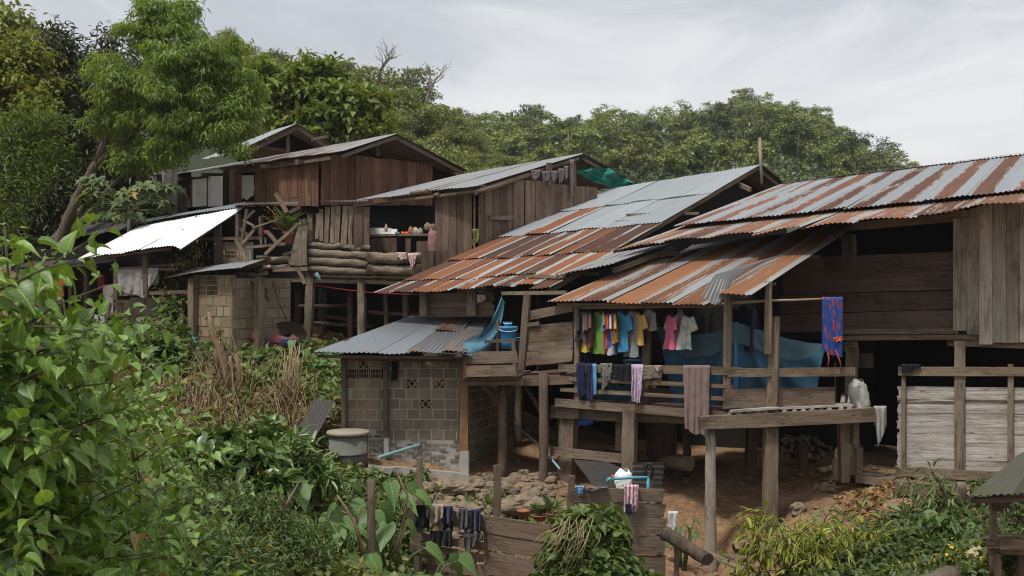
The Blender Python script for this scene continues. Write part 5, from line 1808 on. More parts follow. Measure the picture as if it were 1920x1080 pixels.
# scarf on the pole, mosquito nets
LPOLE = Wall(1350, 18.55, 1560, 18.6)
mb = MB()
mb.log(PR(1070, 577, .02), PR(1352, 574, .02), .022, .018, seg=6, bend=.02)
mb.build('laundry_pole', M['bamboo'], None, 'bamboo pole the row of shirts hangs from', 'pole')
mb = MB()
mb.log(LPOLE(1342, 571), LPOLE(1572, 560), .024, .02, seg=6, bend=.02)
mb.build('laundry_pole', M['bamboo'], None, 'bare bamboo pole carrying the blue flowered scarf', 'pole')
sc_ = drape('draped_scarf', 'blue scarf with red flowers over the end of the bare bamboo pole', LPOLE, 1541, 1580, 558, 662, 668, 'scarf', .05, 'scarf', None, folds=3, amp=.03, taper=.85, dx=2, nu=36, nv=36, back=.9)
mb = MB()
for x0, y0, x1, y1 in ((1552, 660, 1551, 690), (1566, 655, 1578, 700)):
    mb.pole([LPOLE(x0, y0, .1), LPOLE((x0 + x1) / 2 + 3, (y0 + y1) / 2, .12), LPOLE(x1, y1, .1)], .012, .01, 6)
mb.build('tassel', CM['dkred'], sc_)
mb = MB()
for k in range(7):
    a = k * .9
    mb.pole([LPOLE(1571, 636, .1), LPOLE(1571 + 10 * math.cos(a), 636 + 6 * math.sin(a), .13 + .02 * k % .03)], .02, .006, 5)
mb.build('tie', M['orange'], sc_)


def net_mat(name, col, alpha):
    m, nt = new_mat(name)
    tcn = nd(nt, 'TexCoord').outputs['Object']
    n = nd(nt, 'TexNoise', {'Vector': tcn, 'Scale': 3.0, 'Detail': 4.0}).outputs[0]
    c = mix(nt, n, tuple(x * .7 for x in col), tuple(min(1, x * 1.35) for x in col))
    b = nd(nt, 'BsdfPrincipled', {'Base Color': c, 'Roughness': .9, 'Specular IOR Level': .1})
    tr = nd(nt, 'BsdfTransparent')
    mx = nd(nt, 'MixShader', {0: alpha, 1: tr.outputs[0], 2: b.outputs[0]})
    nd(nt, 'OutputMaterial', {'Surface': mx.outputs[0]})
    return m


M['net'] = net_mat('net', (.055, .135, .21), .92)
M['net_top'] = net_mat('net_top', (.12, .20, .23), .55)
M['net_teal'] = net_mat('net_teal', (.09, .22, .29), .66)
netT = [(1228, 604), (1250, 622), (1290, 630), (1335, 624), (1360, 614), (1378, 603), (1400, 610), (1435, 622), (1480, 636), (1520, 643), (1549, 645)]
nt_ = thing('mosquito_net', 'blue mosquito net strung up like a tent behind the porch rail', 'mosquito net', PR(1390, 765, -.8))
mb = MB()


def netp(x, y, o):
    t = min(1, max(0, (x - 1330) / 100))
    t = t * t * (3 - 2 * t)
    return PR(x, y, -.62 + o).lerp(PQ(x, y, -.85 + o), t)


def netf(u, v):
    xt = 1228 + 321 * u
    yt = interp(netT, xt)
    xb = 1262 + 265 * u
    x = xt + (xb - xt) * v ** .8
    y = yt + (762 - yt) * v
    ang = math.atan2(x - 1378, 40 + (y - 600))
    return netp(x, y, .09 * math.sin(ang * 22) * min(1, v * 1.5) + .02 * math.sin(u * 40) * v)


mb.grid(netf, 110, 26)
mb.build('side', M['net'], nt_)
mb = MB()
mb.grid(lambda u, v: netp(1232 + 310 * u, interp(netT, 1232 + 310 * u) + .5 + v * (44 * math.sin(u * math.pi) ** .5 + 6 * math.sin(u * 9)), .12 + .03 * math.sin(u * 30)), 80, 10)
mb.build('roof', M['net_top'], nt_)
mb = MB()
mb.grid(lambda u, v: netp(1376 + 7 * u + 4 * (u - .3) * v, 604 + 158 * v, .13 + .02 * math.sin(u * 6)), 6, 16)
mb.build('seam', M['plastic_blue'], nt_)
n2 = thing('mosquito_net', 'folded blue mosquito net hanging like a curtain by the porch corner post', 'mosquito net', PR(1092, 750, -.3))
mb = MB()
mb.grid(lambda u, v: PR(1079 + 18 * u + 14 * u * v, 578 + 178 * v, -.25 + .05 * math.sin(u * 20 + v)), 30, 20)
mb.build('side', M['net'], n2)
mb = MB()
mb.grid(lambda u, v: PR(1098 + 85 * u, 690 + 62 * v + 5 * math.sin(u * 9), -.5 + .06 * math.sin(u * 17 + v * 3)), 30, 10)
mb.build('hem', M['net'], n2)
n3 = thing('net_sheet', 'torn blue net draped from the eave down to the plank box landing', 'net', P(880, 662, 20.0))
mb = MB()
ctl = [((940, 556), (946, 566)), ((931, 580), (943, 590)), ((920, 605), (936, 622)), ((902, 625), (920, 650)), ((880, 633), (908, 668)), ((868, 642), (903, 672)), ((866, 660), (899, 676))]


def n3f(u, v):
    f = v * 5.999
    k = int(f); f -= k
    a = Vector(ctl[k][0]).lerp(Vector(ctl[k + 1][0]), f)
    b = Vector(ctl[k][1]).lerp(Vector(ctl[k + 1][1]), f)
    q = a.lerp(b, u)
    return P(q.x, q.y, 20.9 - 1.0 * v - .18 * math.sin(u * 7 + v * 5) * .5)


mb.grid(n3f, 20, 40)
mb.build('net', M['net_teal'], n3)

# ---------------------------------------------------------------- things on and under the porch
def bucket(px, py, Y, r, h, label, mat='plastic_blue', name='bucket', lid=None, cat='bucket'):
    c = P(px, py, Y)
    t = thing(name, label, cat, c)
    mb = MB()
    mb.lathe(c, [(r * .8, 0), (r * .84, h * .3), (r * .97, h * .88), (r * 1.08, h * .9), (r * 1.08, h), (r * .98, h), (r * .8, h * .5)], 28)
    mb.build('body', M[mat], t)
    mb = MB()
    mb.pole([c + Vector((r * 1.05 * math.cos(a), r * 1.05 * math.sin(a) - .01, h * .9 - .3 * r * abs(math.sin(a)))) for a in [math.pi + math.pi * k / 10 for k in range(11)]], .006, .006, 5)
    mb.build('handle', M['plastic_white'], t)
    return t


bucket(953, 653, 20.4, .165, .40, 'tall blue pail with a wide rim on the plank landing')
bucket(952, 614, 20.42, .075, .10, 'small blue tub stacked on top of the tall pail', name='tub', cat='tub')
bucket(972, 653, 20.6, .10, .2, 'short blue bucket half behind the tall pail')
bucket(1192, 686, 20.6, .22, .11, 'dark teal basin standing behind the shirts', name='basin', cat='basin')


def fence(name, label, boards, posts, base):
    t = thing(name, label, 'fence', base)
    for pl, q, mt, off in boards:
        mb = MB()
        mb.quad(pl, q, .03, off, jit=.008, seg=6)
        mb.build('board', M[mt], t)
    for pl, p0, p1, w_, off in posts:
        mb = MB()
        mb.bar(pl, p0, p1, w_, .09, off, seg=4, jit=.006)
        mb.build('post', M['wood_brown'], t)
    return t


FA = Wall(762, 17.3, 1160, 15.7)
FB = Wall(1068, 15.75, 1250, 15.95)
wf = 'wood_fence'
fence('plank_fence', 'long sagging fence of wide brown planks with dark clothes drying on it', [
    (FA, [(762, 946), (1146, 1000), (1146, 1036), (764, 975)], wf, .03), (FA, [(915, 993), (1150, 1034), (1150, 1066), (915, 1032)], wf, .01), (FA, [(915, 1036), (1150, 1072), (1150, 1110), (915, 1078)], wf, .02),
    (FA, [(772, 998), (912, 1018), (912, 1033), (772, 1013)], wf, .0), (FA, [(768, 1016), (912, 1040), (912, 1056), (770, 1036)], wf, .02), (FA, [(800, 1042), (915, 1062), (915, 1084), (800, 1068)], wf, .0)],
    [(FA, (784, 960), (780, 1090), 10, -.06), (FA, (912, 985), (914, 1090), 9, -.06)], FA(900, 1090))
fence('plank_fence', 'upright panel of five grey-brown planks beside the water tap', [
    (FB, [(1066, 914), (1246, 918), (1243, 942), (1068, 940)], wf, .02), (FB, [(1068, 942), (1250, 944), (1244, 971), (1068, 971)], wf, .0), (FB, [(1120, 973), (1250, 972), (1247, 1003), (1118, 1002)], wf, .02),
    (FB, [(1118, 1004), (1247, 1004), (1246, 1040), (1118, 1040)], wf, .01), (FB, [(1110, 1043), (1248, 1042), (1248, 1080), (1110, 1080)], wf, .0)],
    [(FB, (1074, 893), (1068, 985), 11, -.05), (FB, (1236, 920), (1238, 1090), 9, -.08)], FB(1160, 1090))
gf = 'clothes drying on the sagging plank fence'
for a, b, y, l0, l1, mt, lab, of in ((777, 805, 948, 985, 992, 'black', 'black trousers over the left end of the sagging fence', .12), (797, 816, 946, 975, 968, 'grey', 'grey and white striped top on the sagging fence', .13),
                                (806, 831, 947, 988, 972, 'tan', 'tan shirt crumpled over the sagging fence', .15), (829, 850, 950, 985, 978, 'navy', 'dark navy garment with white cord on the fence', .12),
                                (860, 877, 953, 990, 988, 'dgrey', 'dark grey shorts with a yellow tag on the fence', .12), (882, 901, 956, 996, 998, 'navy', 'pair of navy leggings over the fence top', .12)):
    drape('fence_garment', lab, FA, a, b, y, l0, l1, mt, of, 'garment', gf, folds=2, amp=.055)
drape('fence_garment', 'black shirt hanging off the second fence plank', FA, 806, 848, 996, 1022, 1025, 'black', .10, 'garment', gf, folds=4, amp=.055, back=.1)
drape('fence_garment', 'grey trousers slung low across the fence planks', FA, 868, 905, 1002, 1034, 1014, 'dgrey', .12, 'garment', gf, folds=3, amp=.055, taper=.8, back=.1)
drape('fence_garment', 'black sock caught between the lower fence planks', FA, 836, 850, 1040, 1050, 1048, 'black', .10, 'sock', gf, folds=1, back=.05)
drape('rag', 'light blue rag tied at the tap fence corner', FB, 1081, 1095, 912, 929, 924, 'bluebag', .1, 'rag', None, folds=2, back=.1, taper=.6)
drape('rag', 'flat brown rag lying along the tap fence top', FB, 1098, 1140, 914, 920, 917, 'mauve', .1, 'rag', None, folds=3, back=.1)
drape('towel', 'cream towel with a purple band over the tap fence', FB, 1170, 1197, 910, 950, 945, 'towel_strip', .12, 'towel', None, folds=3, amp=.03, taper=.9)
drape('sock', 'dark sock hanging below the cream towel', FB, 1173, 1184, 945, 965, 966, 'navy', .16, 'sock', None, folds=1, back=.05)
drape('rag', 'white cloth hung on the broken log end by the fence', FB, 1253, 1271, 960, 997, 993, 'white', .1, 'rag', None, folds=2, amp=.03, back=.1)


def stake(label, px, y0, y1, Y, wpx, mat='wood_brown', lean=0, round_=False):
    mb = MB()
    w = wpx / F * Y
    a, b = P(px + lean, y0, Y), P(px, y1, Y)
    if round_:
        mb.log(a, b, w / 2, w / 2 * 1.05, seg=6, bend=.012)
    else:
        mb.slab([b + Vector((-w / 2, 0, 0)), a + Vector((-w / 2, 0, 0)), a + Vector((w / 2, .02, 0)), b + Vector((w / 2, .02, 0))], Vector((0, .07, 0)), 5, .006)
    return mb.build('stake', M[mat], None, label, 'stake')


stake('square stake behind the left end of the sagging fence', 787, 858, 1010, 17.4, 11, 'wood_post')
stake('brown stake with a split side halfway along the sagging fence', 932, 873, 1010, 16.9, 14)
stake('round sawn stake standing alone among the taro', 696, 900, 1140, 15.2, 15, 'wood_brown', 0, True)
stake('weathered stake supporting the broken log', 1270, 1010, 1100, 15.6, 9)

# tank, pipes
tk = thing('cement_tank', 'round grey cement water tank with a tan lid beside the wash house', 'water tank', P(653, 886, 20.0))
c = P(653, 886, 20.0)
mb = MB()
mb.lathe(c, [(.33, 0), (.335, .33), (.335, .335), (.36, .34), (.36, .37), (.34, .375), (.345, .68)], 40)
mb.build('drum', M['cement_tank'], tk)
mb = MB()
mb.lathe(c + Vector((0, 0, .68)), [(.36, 0), (.385, .01), (.385, .05), (.37, .065), (.1, .07)], 40)
mb.build('lid', M['cement_lid'], tk)


M['dkred'] = plain('dkred', (.25, .03, .03), .6)


def pipe(name, label, pts, r, mat, cat='pipe'):
    mb = MB()
    q = [Vector(p) for p in pts]
    out = []
    for i in range(len(q) - 1):
        p0, p1, p2, p3 = q[max(i - 1, 0)], q[i], q[i + 1], q[min(i + 2, len(q) - 1)]
        for k in range(6):
            t = k / 6
            out.append(.5 * ((2 * p1) + (p2 - p0) * t + (2 * p0 - 5 * p1 + 4 * p2 - p3) * t * t + (3 * p1 - p0 - 3 * p2 + p3) * t ** 3))
    out.append(q[-1])
    mb.pole(out, r, r, 8, 0)
    return mb.build(name, M[mat], None, label, cat)


pipe('drain_pipe', 'pale blue drain pipe jutting from the wash house footing', [P(710, 858, 19.4), P(745, 847, 19.9), P(788, 834, 20.5)], .033, 'pipe_pale')
pipe('blue_pipe', 'bright blue hose arching over the bank below the dark doorway', [P(310, 618, 24.4), P(345, 615, 24.2), P(362, 632, 23.8), P(376, 665, 23.2), P(386, 694, 22.9)], .022, 'pipe_blue', 'hose')
pipe('blue_pipe', 'short blue pipe end slanting beside the dry creeper', [P(284, 582, 24.8), P(318, 566, 24.9)], .015, 'pipe_blue')
pipe('drain_pipe', 'long pale pipe lying across the greens at the far left', [P(85, 626, 24), P(140, 625, 24)], .03, 'pipe_pale')
pipe('drain_pipe', 'thin grey pipe slanting down behind the porch posts', [P(965, 795, 21.8), P(1012, 836, 20.6), P(1050, 880, 19.6)], .02, 'pipe_pale')
pipe('red_line', 'thin red line sagging from the log parapet post to the big roof', [P(590, 535, 25), P(690, 548, 24.2), P(800, 552, 23.0), P(890, 544, 22.4), P(960, 535, 21.6)], .008, 'dkred', 'line')
pipe('hose', 'dark thin hose dangling on the tan block wall', [P(514, 528, 24.4), P(520, 560, 24.3), P(538, 600, 24.3)], .01, 'black')
tap = thing('water_tap', 'blue pipe with a bent spout standing behind the tap fence', 'tap', P(1215, 920, 16.2))
mb = MB()
mb.pole([P(1215, 945, 16.2), P(1215, 920, 16.2), P(1215, 896, 16.2)], .022, .022, 10, 0)
mb.pole([P(1216, 895, 16.2), P(1180, 896, 16.15), P(1146, 898, 16.1)], .020, .020, 10, 0)
mb.build('pipe', M['pipe_blue'], tap)
mb = MB()
mb.pole([P(1146, 897, 16.1), P(1140, 899, 16.1), P(1138, 905, 16.1)], .026, .022, 10, 0)
mb.build('spout', M['pipe_blue'], tap)
mb = MB()
mb.pole([P(1149, 897, 16.1), P(1149, 891, 16.1)], .012, .018, 8, 0)
mb.build('valve', M['orange'], tap)
coil = thing('cable_coil', 'black cable coil hung on a short stake behind the tap', 'cable', P(1219, 925, 16.5))
mb = MB()
for k in range(5):
    cx, cy, rx, ry = 1216 + R.uniform(-3, 3), 884 + R.uniform(-3, 3), R.uniform(6, 9), R.uniform(12, 17)
    mb.pole([P(cx + rx * math.cos(a), cy + ry * math.sin(a), 16.5 + .03 * k) for a in [6.283 * i / 18 for i in range(19)]], .011, .011, 6, 0)
mb.build('coil', M['black'], coil)
mb = MB()
mb.beam(P(1219, 935, 16.6), P(1219, 884, 16.6), .07, .05)
mb.build('peg', M['wood_post'], coil)

# white bags, sack
def sack(label, px, py, Y, w, h, mat='sackw', lean=.0, name='sack', cat='sack', txt=None, seed=0):
    c = P(px, py, Y)
    t = thing(name, label, cat, c)
    mb = MB()

    def fn(u, v):
        a = u * 6.2832
        k = (.82 + .28 * math.sin(v * 2.6 + .4)) * (1 - .35 * max(0, v - .82) / .18)
        wr = 1 + .10 * mnoise.noise(Vector((math.cos(a) * 2, math.sin(a) * 2, v * 5 + seed))) + .03 * math.sin(9 * a + v * 12)
        return c + Vector((math.cos(a) * w / 2 * k * wr + lean * v * h * (1 + .8 * math.sin(v * 3)), math.sin(a) * w * .36 * k * wr, v * h + .03 * math.sin(2 * a) * (v > .9)))
    mb.grid(fn, 36, 26)
    mb.build('bag', M[mat], t)
    if txt:
        cu = bpy.data.curves.new('lettering', 'FONT')
        cu.body = txt
        cu.size = .07
        cu.extrude = .001
        tmp = bpy.data.objects.new('tmp', cu)
        COL.objects.link(tmp)
        bpy.context.view_layer.update()
        me = bpy.data.meshes.new_from_object(tmp.evaluated_get(bpy.context.evaluated_depsgraph_get()))
        bpy.data.objects.remove(tmp)
        o = bpy.data.objects.new('lettering', me)
        COL.objects.link(o)
        me.materials.clear()
        me.materials.append(M['black'])
        o.parent = t
        o.location = (-.10, -w * .36 - .012, h * .80)
        o.rotation_euler = (math.radians(90), math.radians(-6), 0)
    return t


M['sackw'] = plain('sackw', (.42, .41, .38), .6, .35, 5, bstr=.5)
sack('bulging white sack with faded print standing on the deck end', 1615, 764, 18.9, .31, .46, txt='20-0', lean=-.12)
tb = sack('white plastic bag standing by the water tap', 1169, 914, 16.6, .24, .26, 'paint_white', name='plastic_bag', cat='bag', seed=3)
M['bagp'] = plain('bagp', (.27, .14, .13), .5, .5, 9, bstr=.5)
sack('pinkish plastic bag hanging at the kitchen window edge', 811, 471, 24.7, .19, .48, 'bagp', name='plastic_bag', cat='bag', seed=5)
sack('grey bundle on the right end of the kitchen shelf', 783, 440, 25.0, .22, .14, 'concrete', name='bundle', cat='bundle', seed=6)
sack('brown packet leaning on the kitchen shelf', 772, 439, 25.0, .15, .15, 'clay', name='packet', cat='packet', seed=7)
sack('tan cloth bundle tucked behind the pinkish bag', 806, 432, 25.1, .25, .15, 'rock', name='bundle', cat='bundle', seed=8)
bk = thing('dish_basket', 'white lattice dish basket on the kitchen shelf', 'basket', P(714, 439, 24.9))
mb = MB()
for i in range(14):
    x = 695 + i * 2.9
    mb.bar(LB, (x, 428), (x, 439), 1.1, .01, -.35)
for y in (428, 433, 438):
    mb.bar(LB, (694, y), (734, y + .3), 1.4, .012, -.345)
a, b = LB(694, 439, -.36), LB(734, 439, -.36)
mb.slab([a, b, b + Vector((.1, .25, 0)), a + Vector((.1, .25, 0))], Vector((0, 0, .01)), 1)
mb.slab([a + Vector((.1, .25, 0)), b + Vector((.1, .25, 0)), b + Vector((.1, .25, .13)), a + Vector((.1, .25, .13))], Vector((0, .01, 0)), 1)
mb.build('lattice', M['plastic_white'], bk)


def bottle(label, px, py, Y, r, h, mat, tilt=0.0):
    c = P(px, py, Y)
    mb = MB()
    mb.lathe(c, [(r, 0), (r * 1.02, h * .6), (r * .5, h * .78), (r * .38, h * .84), (r * .42, h)], 16)
    if tilt:
        for i, v in enumerate(mb.v):
            d = v - c
            mb.v[i] = c + Vector((d.x * math.cos(tilt) + d.z * math.sin(tilt), d.y, d.z * math.cos(tilt) - d.x * math.sin(tilt)))
    return mb.build('bottle', M[mat], None, label, 'bottle')


bottle('small pale bottle standing in the dish basket', 724, 434, 24.95, .035, .17, 'concrete')
bottle('empty clear bottle tilted under the parapet logs', 592, 512, 24.9, .045, .22, 'pipe_pale', 2.6)
for i, (px, mt, lab) in enumerate(((745, 'pipe_blue', 'little teal cup on the kitchen shelf'), (756, 'orange', 'orange fruit pile on the kitchen shelf'), (763, 'orange', 'second orange fruit beside the tan packet'))):
    mb = MB()
    mb.rock(P(px, 437, 24.9), .045, i + 2, (1, 1, .8), 8, 5)
    mb.build('shelf_item', M[mt], None, lab, 'kitchen item')

# rafters, log, drum and firewood under the porch
mb = MB()
c = P(1240, 858, 21.5)
mb.lathe(c, [(.24, 0), (.29, .03), (.30, .35), (.29, .68), (.26, .7)], 20)
mb.build('wood_drum', M['wood_brown'], None, 'wooden drum of a tree trunk standing under the porch floor', 'drum')
mb = MB()
mb.log(P(1235, 868, 20.6), P(1295, 870, 20.0), .13, .13)
mb.build('cut_log', M['log'], None, 'dark cut log lying under the porch beside the dirt bank', 'log')
mb = MB()
corr_sheet(mb, P(1075, 862, 19.2), P(1140, 945, 17.9), P(1186, 935, 18.4), P(1160, 868, 19.6), 0, 1, 0, 1, 0, 0, .085, .011, 4)
mb.build('leaning_sheet', M['zinc_black'], None, 'dark tin sheet leaning under the lower porch rail', 'tin sheet')
mb = MB()
a, b, c_, d = P(1186, 918, 18.2), P(1186, 866, 18.3), P(1246, 866, 18.8), P(1240, 920, 18.7)
corr_sheet(mb, a, b, c_, d, 0, 1, 0, 1, 0, 0, .085, .011, 4)
mb.build('leaning_sheet', M['zinc_dark'], None, 'grey ribbed tin sheet set upright against the dirt bank', 'tin sheet')
mb = MB()
corr_sheet(mb, P(535, 850, 19.6), P(575, 855, 19.4), P(630, 755, 21), P(590, 750, 21.2), 0, 1, 0, 1, .03, .03, .085, .011, 4)
mb.build('leaning_sheet', M['zinc_black'], None, 'rusty dark tin sheet lying on the slope left of the cement tank', 'tin sheet')
mb = MB()
corr_sheet(mb, P(165, 630, 25.4), P(205, 634, 25.2), P(203, 598, 25.7), P(180, 592, 25.9), 0, 1, 0, 1, .05, .05, .085, .011, 3)
mb.build('leaning_sheet', M['zinc_old'], None, 'small pale tin sheet leaning in the greens under the awning', 'tin sheet')
for i, (px, py, Y, r_, sq, mt, lab) in enumerate((
        (800, 905, 19.0, .22, (1.2, 1, .6), 'rock', 'flat tan stone before the wash house corner'), (848, 915, 18.9, .26, (1.4, 1, .7), 'rock', 'large lumpy boulder before the wash house corner'), (888, 912, 19.2, .22, (1.1, 1, .75), 'rock', 'rounded boulder right of the lumpy one'),
        (925, 905, 19.6, .20, (1, 1, .7), 'rock_dark', 'dark stone at the foot of the first stilt'), (980, 880, 20.2, .14, (1, 1, .6), 'rock', 'pale stone between the two stilts'), (985, 900, 19.8, .15, (1.2, 1, .6), 'rock', 'orange-tan stone between the two stilts'),
        (990, 945, 18.2, .34, (1.3, 1, .75), 'rock', 'big pink-brown boulder behind the clay pots'), (860, 935, 18.2, .26, (1.6, 1, .35), 'rock', 'flat slab stone below the boulders'), (760, 915, 18.8, .16, (1.3, 1, .5), 'rock', 'small flat stone by the wash house plinth'),
        (955, 920, 19.0, .2, (1.2, 1, .6), 'rock_dark', 'dark angular stone on the rubble bank'), (905, 945, 17.9, .14, (1, 1, .8), 'rock', 'upright tan stone on the rubble bank'), (1495, 945, 18.6, .15, (1, .9, 1), 'rock', 'orange block stone on the dirt below the deck'),
        (1400, 955, 18.5, .2, (1.5, 1, .5), 'rock', 'low flat stone beside the round porch post'), (1550, 905, 19.2, .17, (1.4, 1, .5), 'rock', 'flat stone by the concrete footing'), (1385, 990, 17.8, .13, (1.2, 1, .6), 'rock', 'small stone on the dirt by the round post'),
        (1770, 902, 18.5, .12, (1, 1, .8), 'rock', 'brown stone under the bamboo screen sill'), (1745, 899, 18.6, .10, (1, 1, .8), 'rock', 'small brown stone under the bamboo screen sill'), (1262, 850, 21.0, .2, (1, 1, .9), 'rock_dark', 'dark boulder under the porch beside the cut log'),
        (400, 720, 22.2, .22, (1.4, 1, .5), 'rock', 'pile of pale rubble under the dry stump'), (735, 885, 19.6, .13, (1.4, 1, .5), 'rock', 'small stone near the drain pipe'),
        (1835, 1040, 13.8, .2, (1, .8, .7), 'concrete', 'whitish stone in the weeds by the plank bench'), (690, 640, 25.4, .2, (1.3, 1, .5), 'rock_dark', 'dark stone heap under the log parapet house'), (620, 650, 25.2, .25, (1.5, 1, .4), 'rock', 'low stones in the shade behind the wash house roof'))):
    mb = MB()
    c = P(px, py, Y)
    c.z = min(c.z, gz(c.x, c.y) + r_ * sq[2] * .55)
    mb.rock(c, r_ * .82, i + 1, sq, 22, 14)
    mb.build('stone', M[mt], None, lab, 'stone')
# rubble: countless small stones
mb = MB()
k = 0
while k < 900:
    if R.random() < .82:
        px, Y = R.uniform(700, 1060), R.uniform(16.8, 20.5)
    else:
        px, Y = R.uniform(1250, 1720), R.uniform(16.2, 20.6)
    if 620 < px < 880 and Y > 19.6: continue
    g = ground_at(px, Y)
    r_ = R.choice((R.uniform(.015, .04), R.uniform(.03, .085))) * (1.4 if px < 1060 else .8)
    mb.rock(g + Vector((0, 0, r_ * .15)), r_, k, (1.3, 1, .7), 6, 4)
    k += 1
tag(mb.build('rubble', M['rock'], None, kind='stuff'), 'loose rubble scattered on the dirt bank', 'rubble')

# clay pots
def pot(label, px, py, Y, r, h, plant=None):
    c = P(px, py, Y)
    t = thing('clay_pot', label, 'flower pot', c)
    mb = MB()
    mb.lathe(c, [(r * .7, 0), (r * .92, h * .8), (r * 1.08, h * .82), (r * 1.08, h), (r * .95, h), (r * .9, h * .85), (.01, h * .85)], 24)
    mb.build('pot', M['clay'], t)
    if plant:
        n, ln, mt, kd, sz_ = plant
        top = c + Vector((0, 0, h * .9))
        ps, ax, nm, sz = [], [], [], []
        for i in range(n):
            a = i * 2.4
            ps.append(tuple(top + Vector((R.uniform(-.04, .04), R.uniform(-.04, .04), R.uniform(0, ln * .3)))))
            ax.append((math.cos(a) * .6, math.sin(a) * .6, R.uniform(.5, 1.4))); nm.append((-math.cos(a), -math.sin(a), .8)); sz.append(sz_ * R.uniform(.7, 1.2))
        link_mesh('plant', leaf_mesh('plant', kd, ps, ax, nm, sz), M[mt], t)
    return t


M['lf_pot'] = leaf_mat('lf_pot', [(.05, .09, .025), (.09, .14, .04), (.14, .17, .06)], trans=.3)
pot('clay pot on the ground behind the plank fence', 982, 972, 17.2, .10, .13)
pot('clay bowl of trailing green plant behind the plank fence', 1012, 975, 17.0, .12, .08, (40, .1, 'lf_pot', 'lance', .2))
pot('clay pot next to the thick porch post', 1036, 978, 16.9, .09, .13, (12, .2, 'lf_pot', 'lance', .3))
pot('terracotta pot with an orchid on the junk shelf', 540, 457, 24.2, .11, .26, (22, .4, 'lf_pot', 'lance', .5))
mb = MB()
for i in range(26):
    a = R.uniform(0, 6.28)
    b0 = P(538, 440, 24.2)
    e = b0 + Vector((-abs(math.cos(a)) * R.uniform(.1, .5), math.sin(a) * .2, R.uniform(.1, .62)))
    mb.pole([b0, b0.lerp(e, .5) + Vector((R.uniform(-.1, .1), 0, .05)), e], .007, .004, 4)
mb.build('orchid_stems', M['straw'], None, 'bare wiry orchid stems rising from the terracotta pot', 'plant')
p, a, nn, s = crown([(P(508, 402, 24.2), .2, .15, .14), (P(520, 410, 24.2), .15, .1, .08)], 40, .04, per=4, cl=.06)
M['lf_orange'] = leaf_mat('lf_orange', [(.35, .13, .03), (.45, .2, .05), (.25, .16, .06)])
link_mesh('orange_blossom', leaf_mesh('orange_blossom', 'quad', p, a, nn, s), M['lf_orange'], None, None, 'small orange blossoms above the wiry orchid', 'flowers', kind='stuff')
mb = MB()
for k in range(6):
    mb.rock(P(497 + R.uniform(-3, 4), 434 + R.uniform(-2, 3), 24.1), .035, k, n=7, m=4)
M['pinkf'] = plain('pinkf', (.62, .06, .12), .6)
mb.build('red_flower', M['pinkf'], None, 'bright pinkish red flower at the shelf edge', 'flower')

# junk shelf at the corner between the houses
js = thing('junk_shelf', 'ramshackle shelf of crossed planks and logs on the block house roof edge', 'shelf', P(500, 520, 24.2))
JW = Wall(440, 24.3, 580, 24.0)
for nm_, p0, p1, w_, off, mt in (
        ('brace', (442, 448), (464, 493), 7, .15, 'wood_post'), ('brace', (479, 427), (452, 459), 5, .05, 'wood_post'), ('batten', (521, 411), (473, 427), 3, .1, 'wood_post'), ('batten', (562, 389), (533, 402), 7, .1, 'wood_dark'),
        ('batten', (516, 362), (537, 398), 7, .16, 'wood_post'), ('brace', (559, 419), (496, 477), 6, .25, 'wood_post'), ('batten', (500, 433), (518, 454), 6, .12, 'wood_post'), ('batten', (476, 395), (456, 415), 5, .0, 'wood_dark'), ('batten', (455, 413), (476, 424), 4, .02, 'wood_post'),
        ('shelf_board', (453, 465), (534, 457), 6, .02, 'wood_fence'), ('shelf_board', (489, 504), (542, 499), 5, .1, 'wood_dark'), ('shelf_board', (511, 507), (576, 504), 7, .12, 'wood_post'), ('shelf_board', (530, 478), (556, 470), 5, .1, 'wood_post'),
        ('brace', (456, 516), (504, 564), 7, .2, 'wood_dark'), ('brace', (482, 520), (500, 549), 6, .05, 'wood_dark'), ('brace', (556, 502), (571, 532), 6, .15, 'wood_post'), ('post', (489, 424), (489, 458), 3, .0, 'wood_post'),
        ('post', (497, 445), (497, 458), 2, .1, 'wood_post'), ('batten', (540, 372), (562, 368), 3, .0, 'wood_dark')):
    mb = MB()
    mb.bar(JW, p0, p1, w_, .05, off, seg=3, jit=.006)
    mb.build(nm_, M[mt], js)
for p0, p1, r_ in (((447, 503), (540, 485), .09), ((440, 514), (500, 511), .06), ((480, 508), (545, 501), .05)):
    mb = MB()
    mb.log(JW(*p0, .1), JW(*p1, .1), r_, r_ * .8, seg=6, bend=.05)
    mb.build('log', M['log'], js)
mb = MB()
mb.lathe(JW(493, 490, .2), [(.10, 0), (.14, .08), (.15, .12), (.13, .12)], 20)
mb.build('bowl', M['rock_dark'], None, 'dark bowl on the junk shelf log', 'bowl')
mb = MB()
mb.slab([JW(493, 502, .28), JW(507, 501, .28), JW(507, 496, .28), JW(493, 497, .28)], Vector((0, .06, 0)), 1)
mb.build('carton', CM['floral'], None, 'small pink and white carton on the shelf logs', 'carton')

# red and blue bundle, big basket under the house
M['bundle'] = cloth('bundle', (.17, .04, .038), (.035, .065, .12), 'noise', 5.0, .9)
t = sack('crumpled red and blue tarp bundle under the log parapet house', 530, 650, 24.0, .66, .24, 'bundle', name='tarp_bundle', cat='bundle', seed=11)
mb = MB()
cc = P(540, 628, 24.6)
mb.grid(lambda u, v: cc + Vector((math.cos(u * 6.28) * .42 * v, .14 * v * v * -1 + .05, math.sin(u * 6.28) * .30 * v)), 30, 8)
mb.build('basket_tray', M['wood_dark'], None, 'large round winnowing tray leaning behind the tarp bundle', 'tray')
mb = MB()
c = P(479, 640, 24.0)
mb.lathe(c, [(.09, 0), (.10, .1), (.09, .2), (.03, .24)], 14)
mb.build('jar', M['clay'], None, 'small rusty jar against the tan block wall', 'jar')

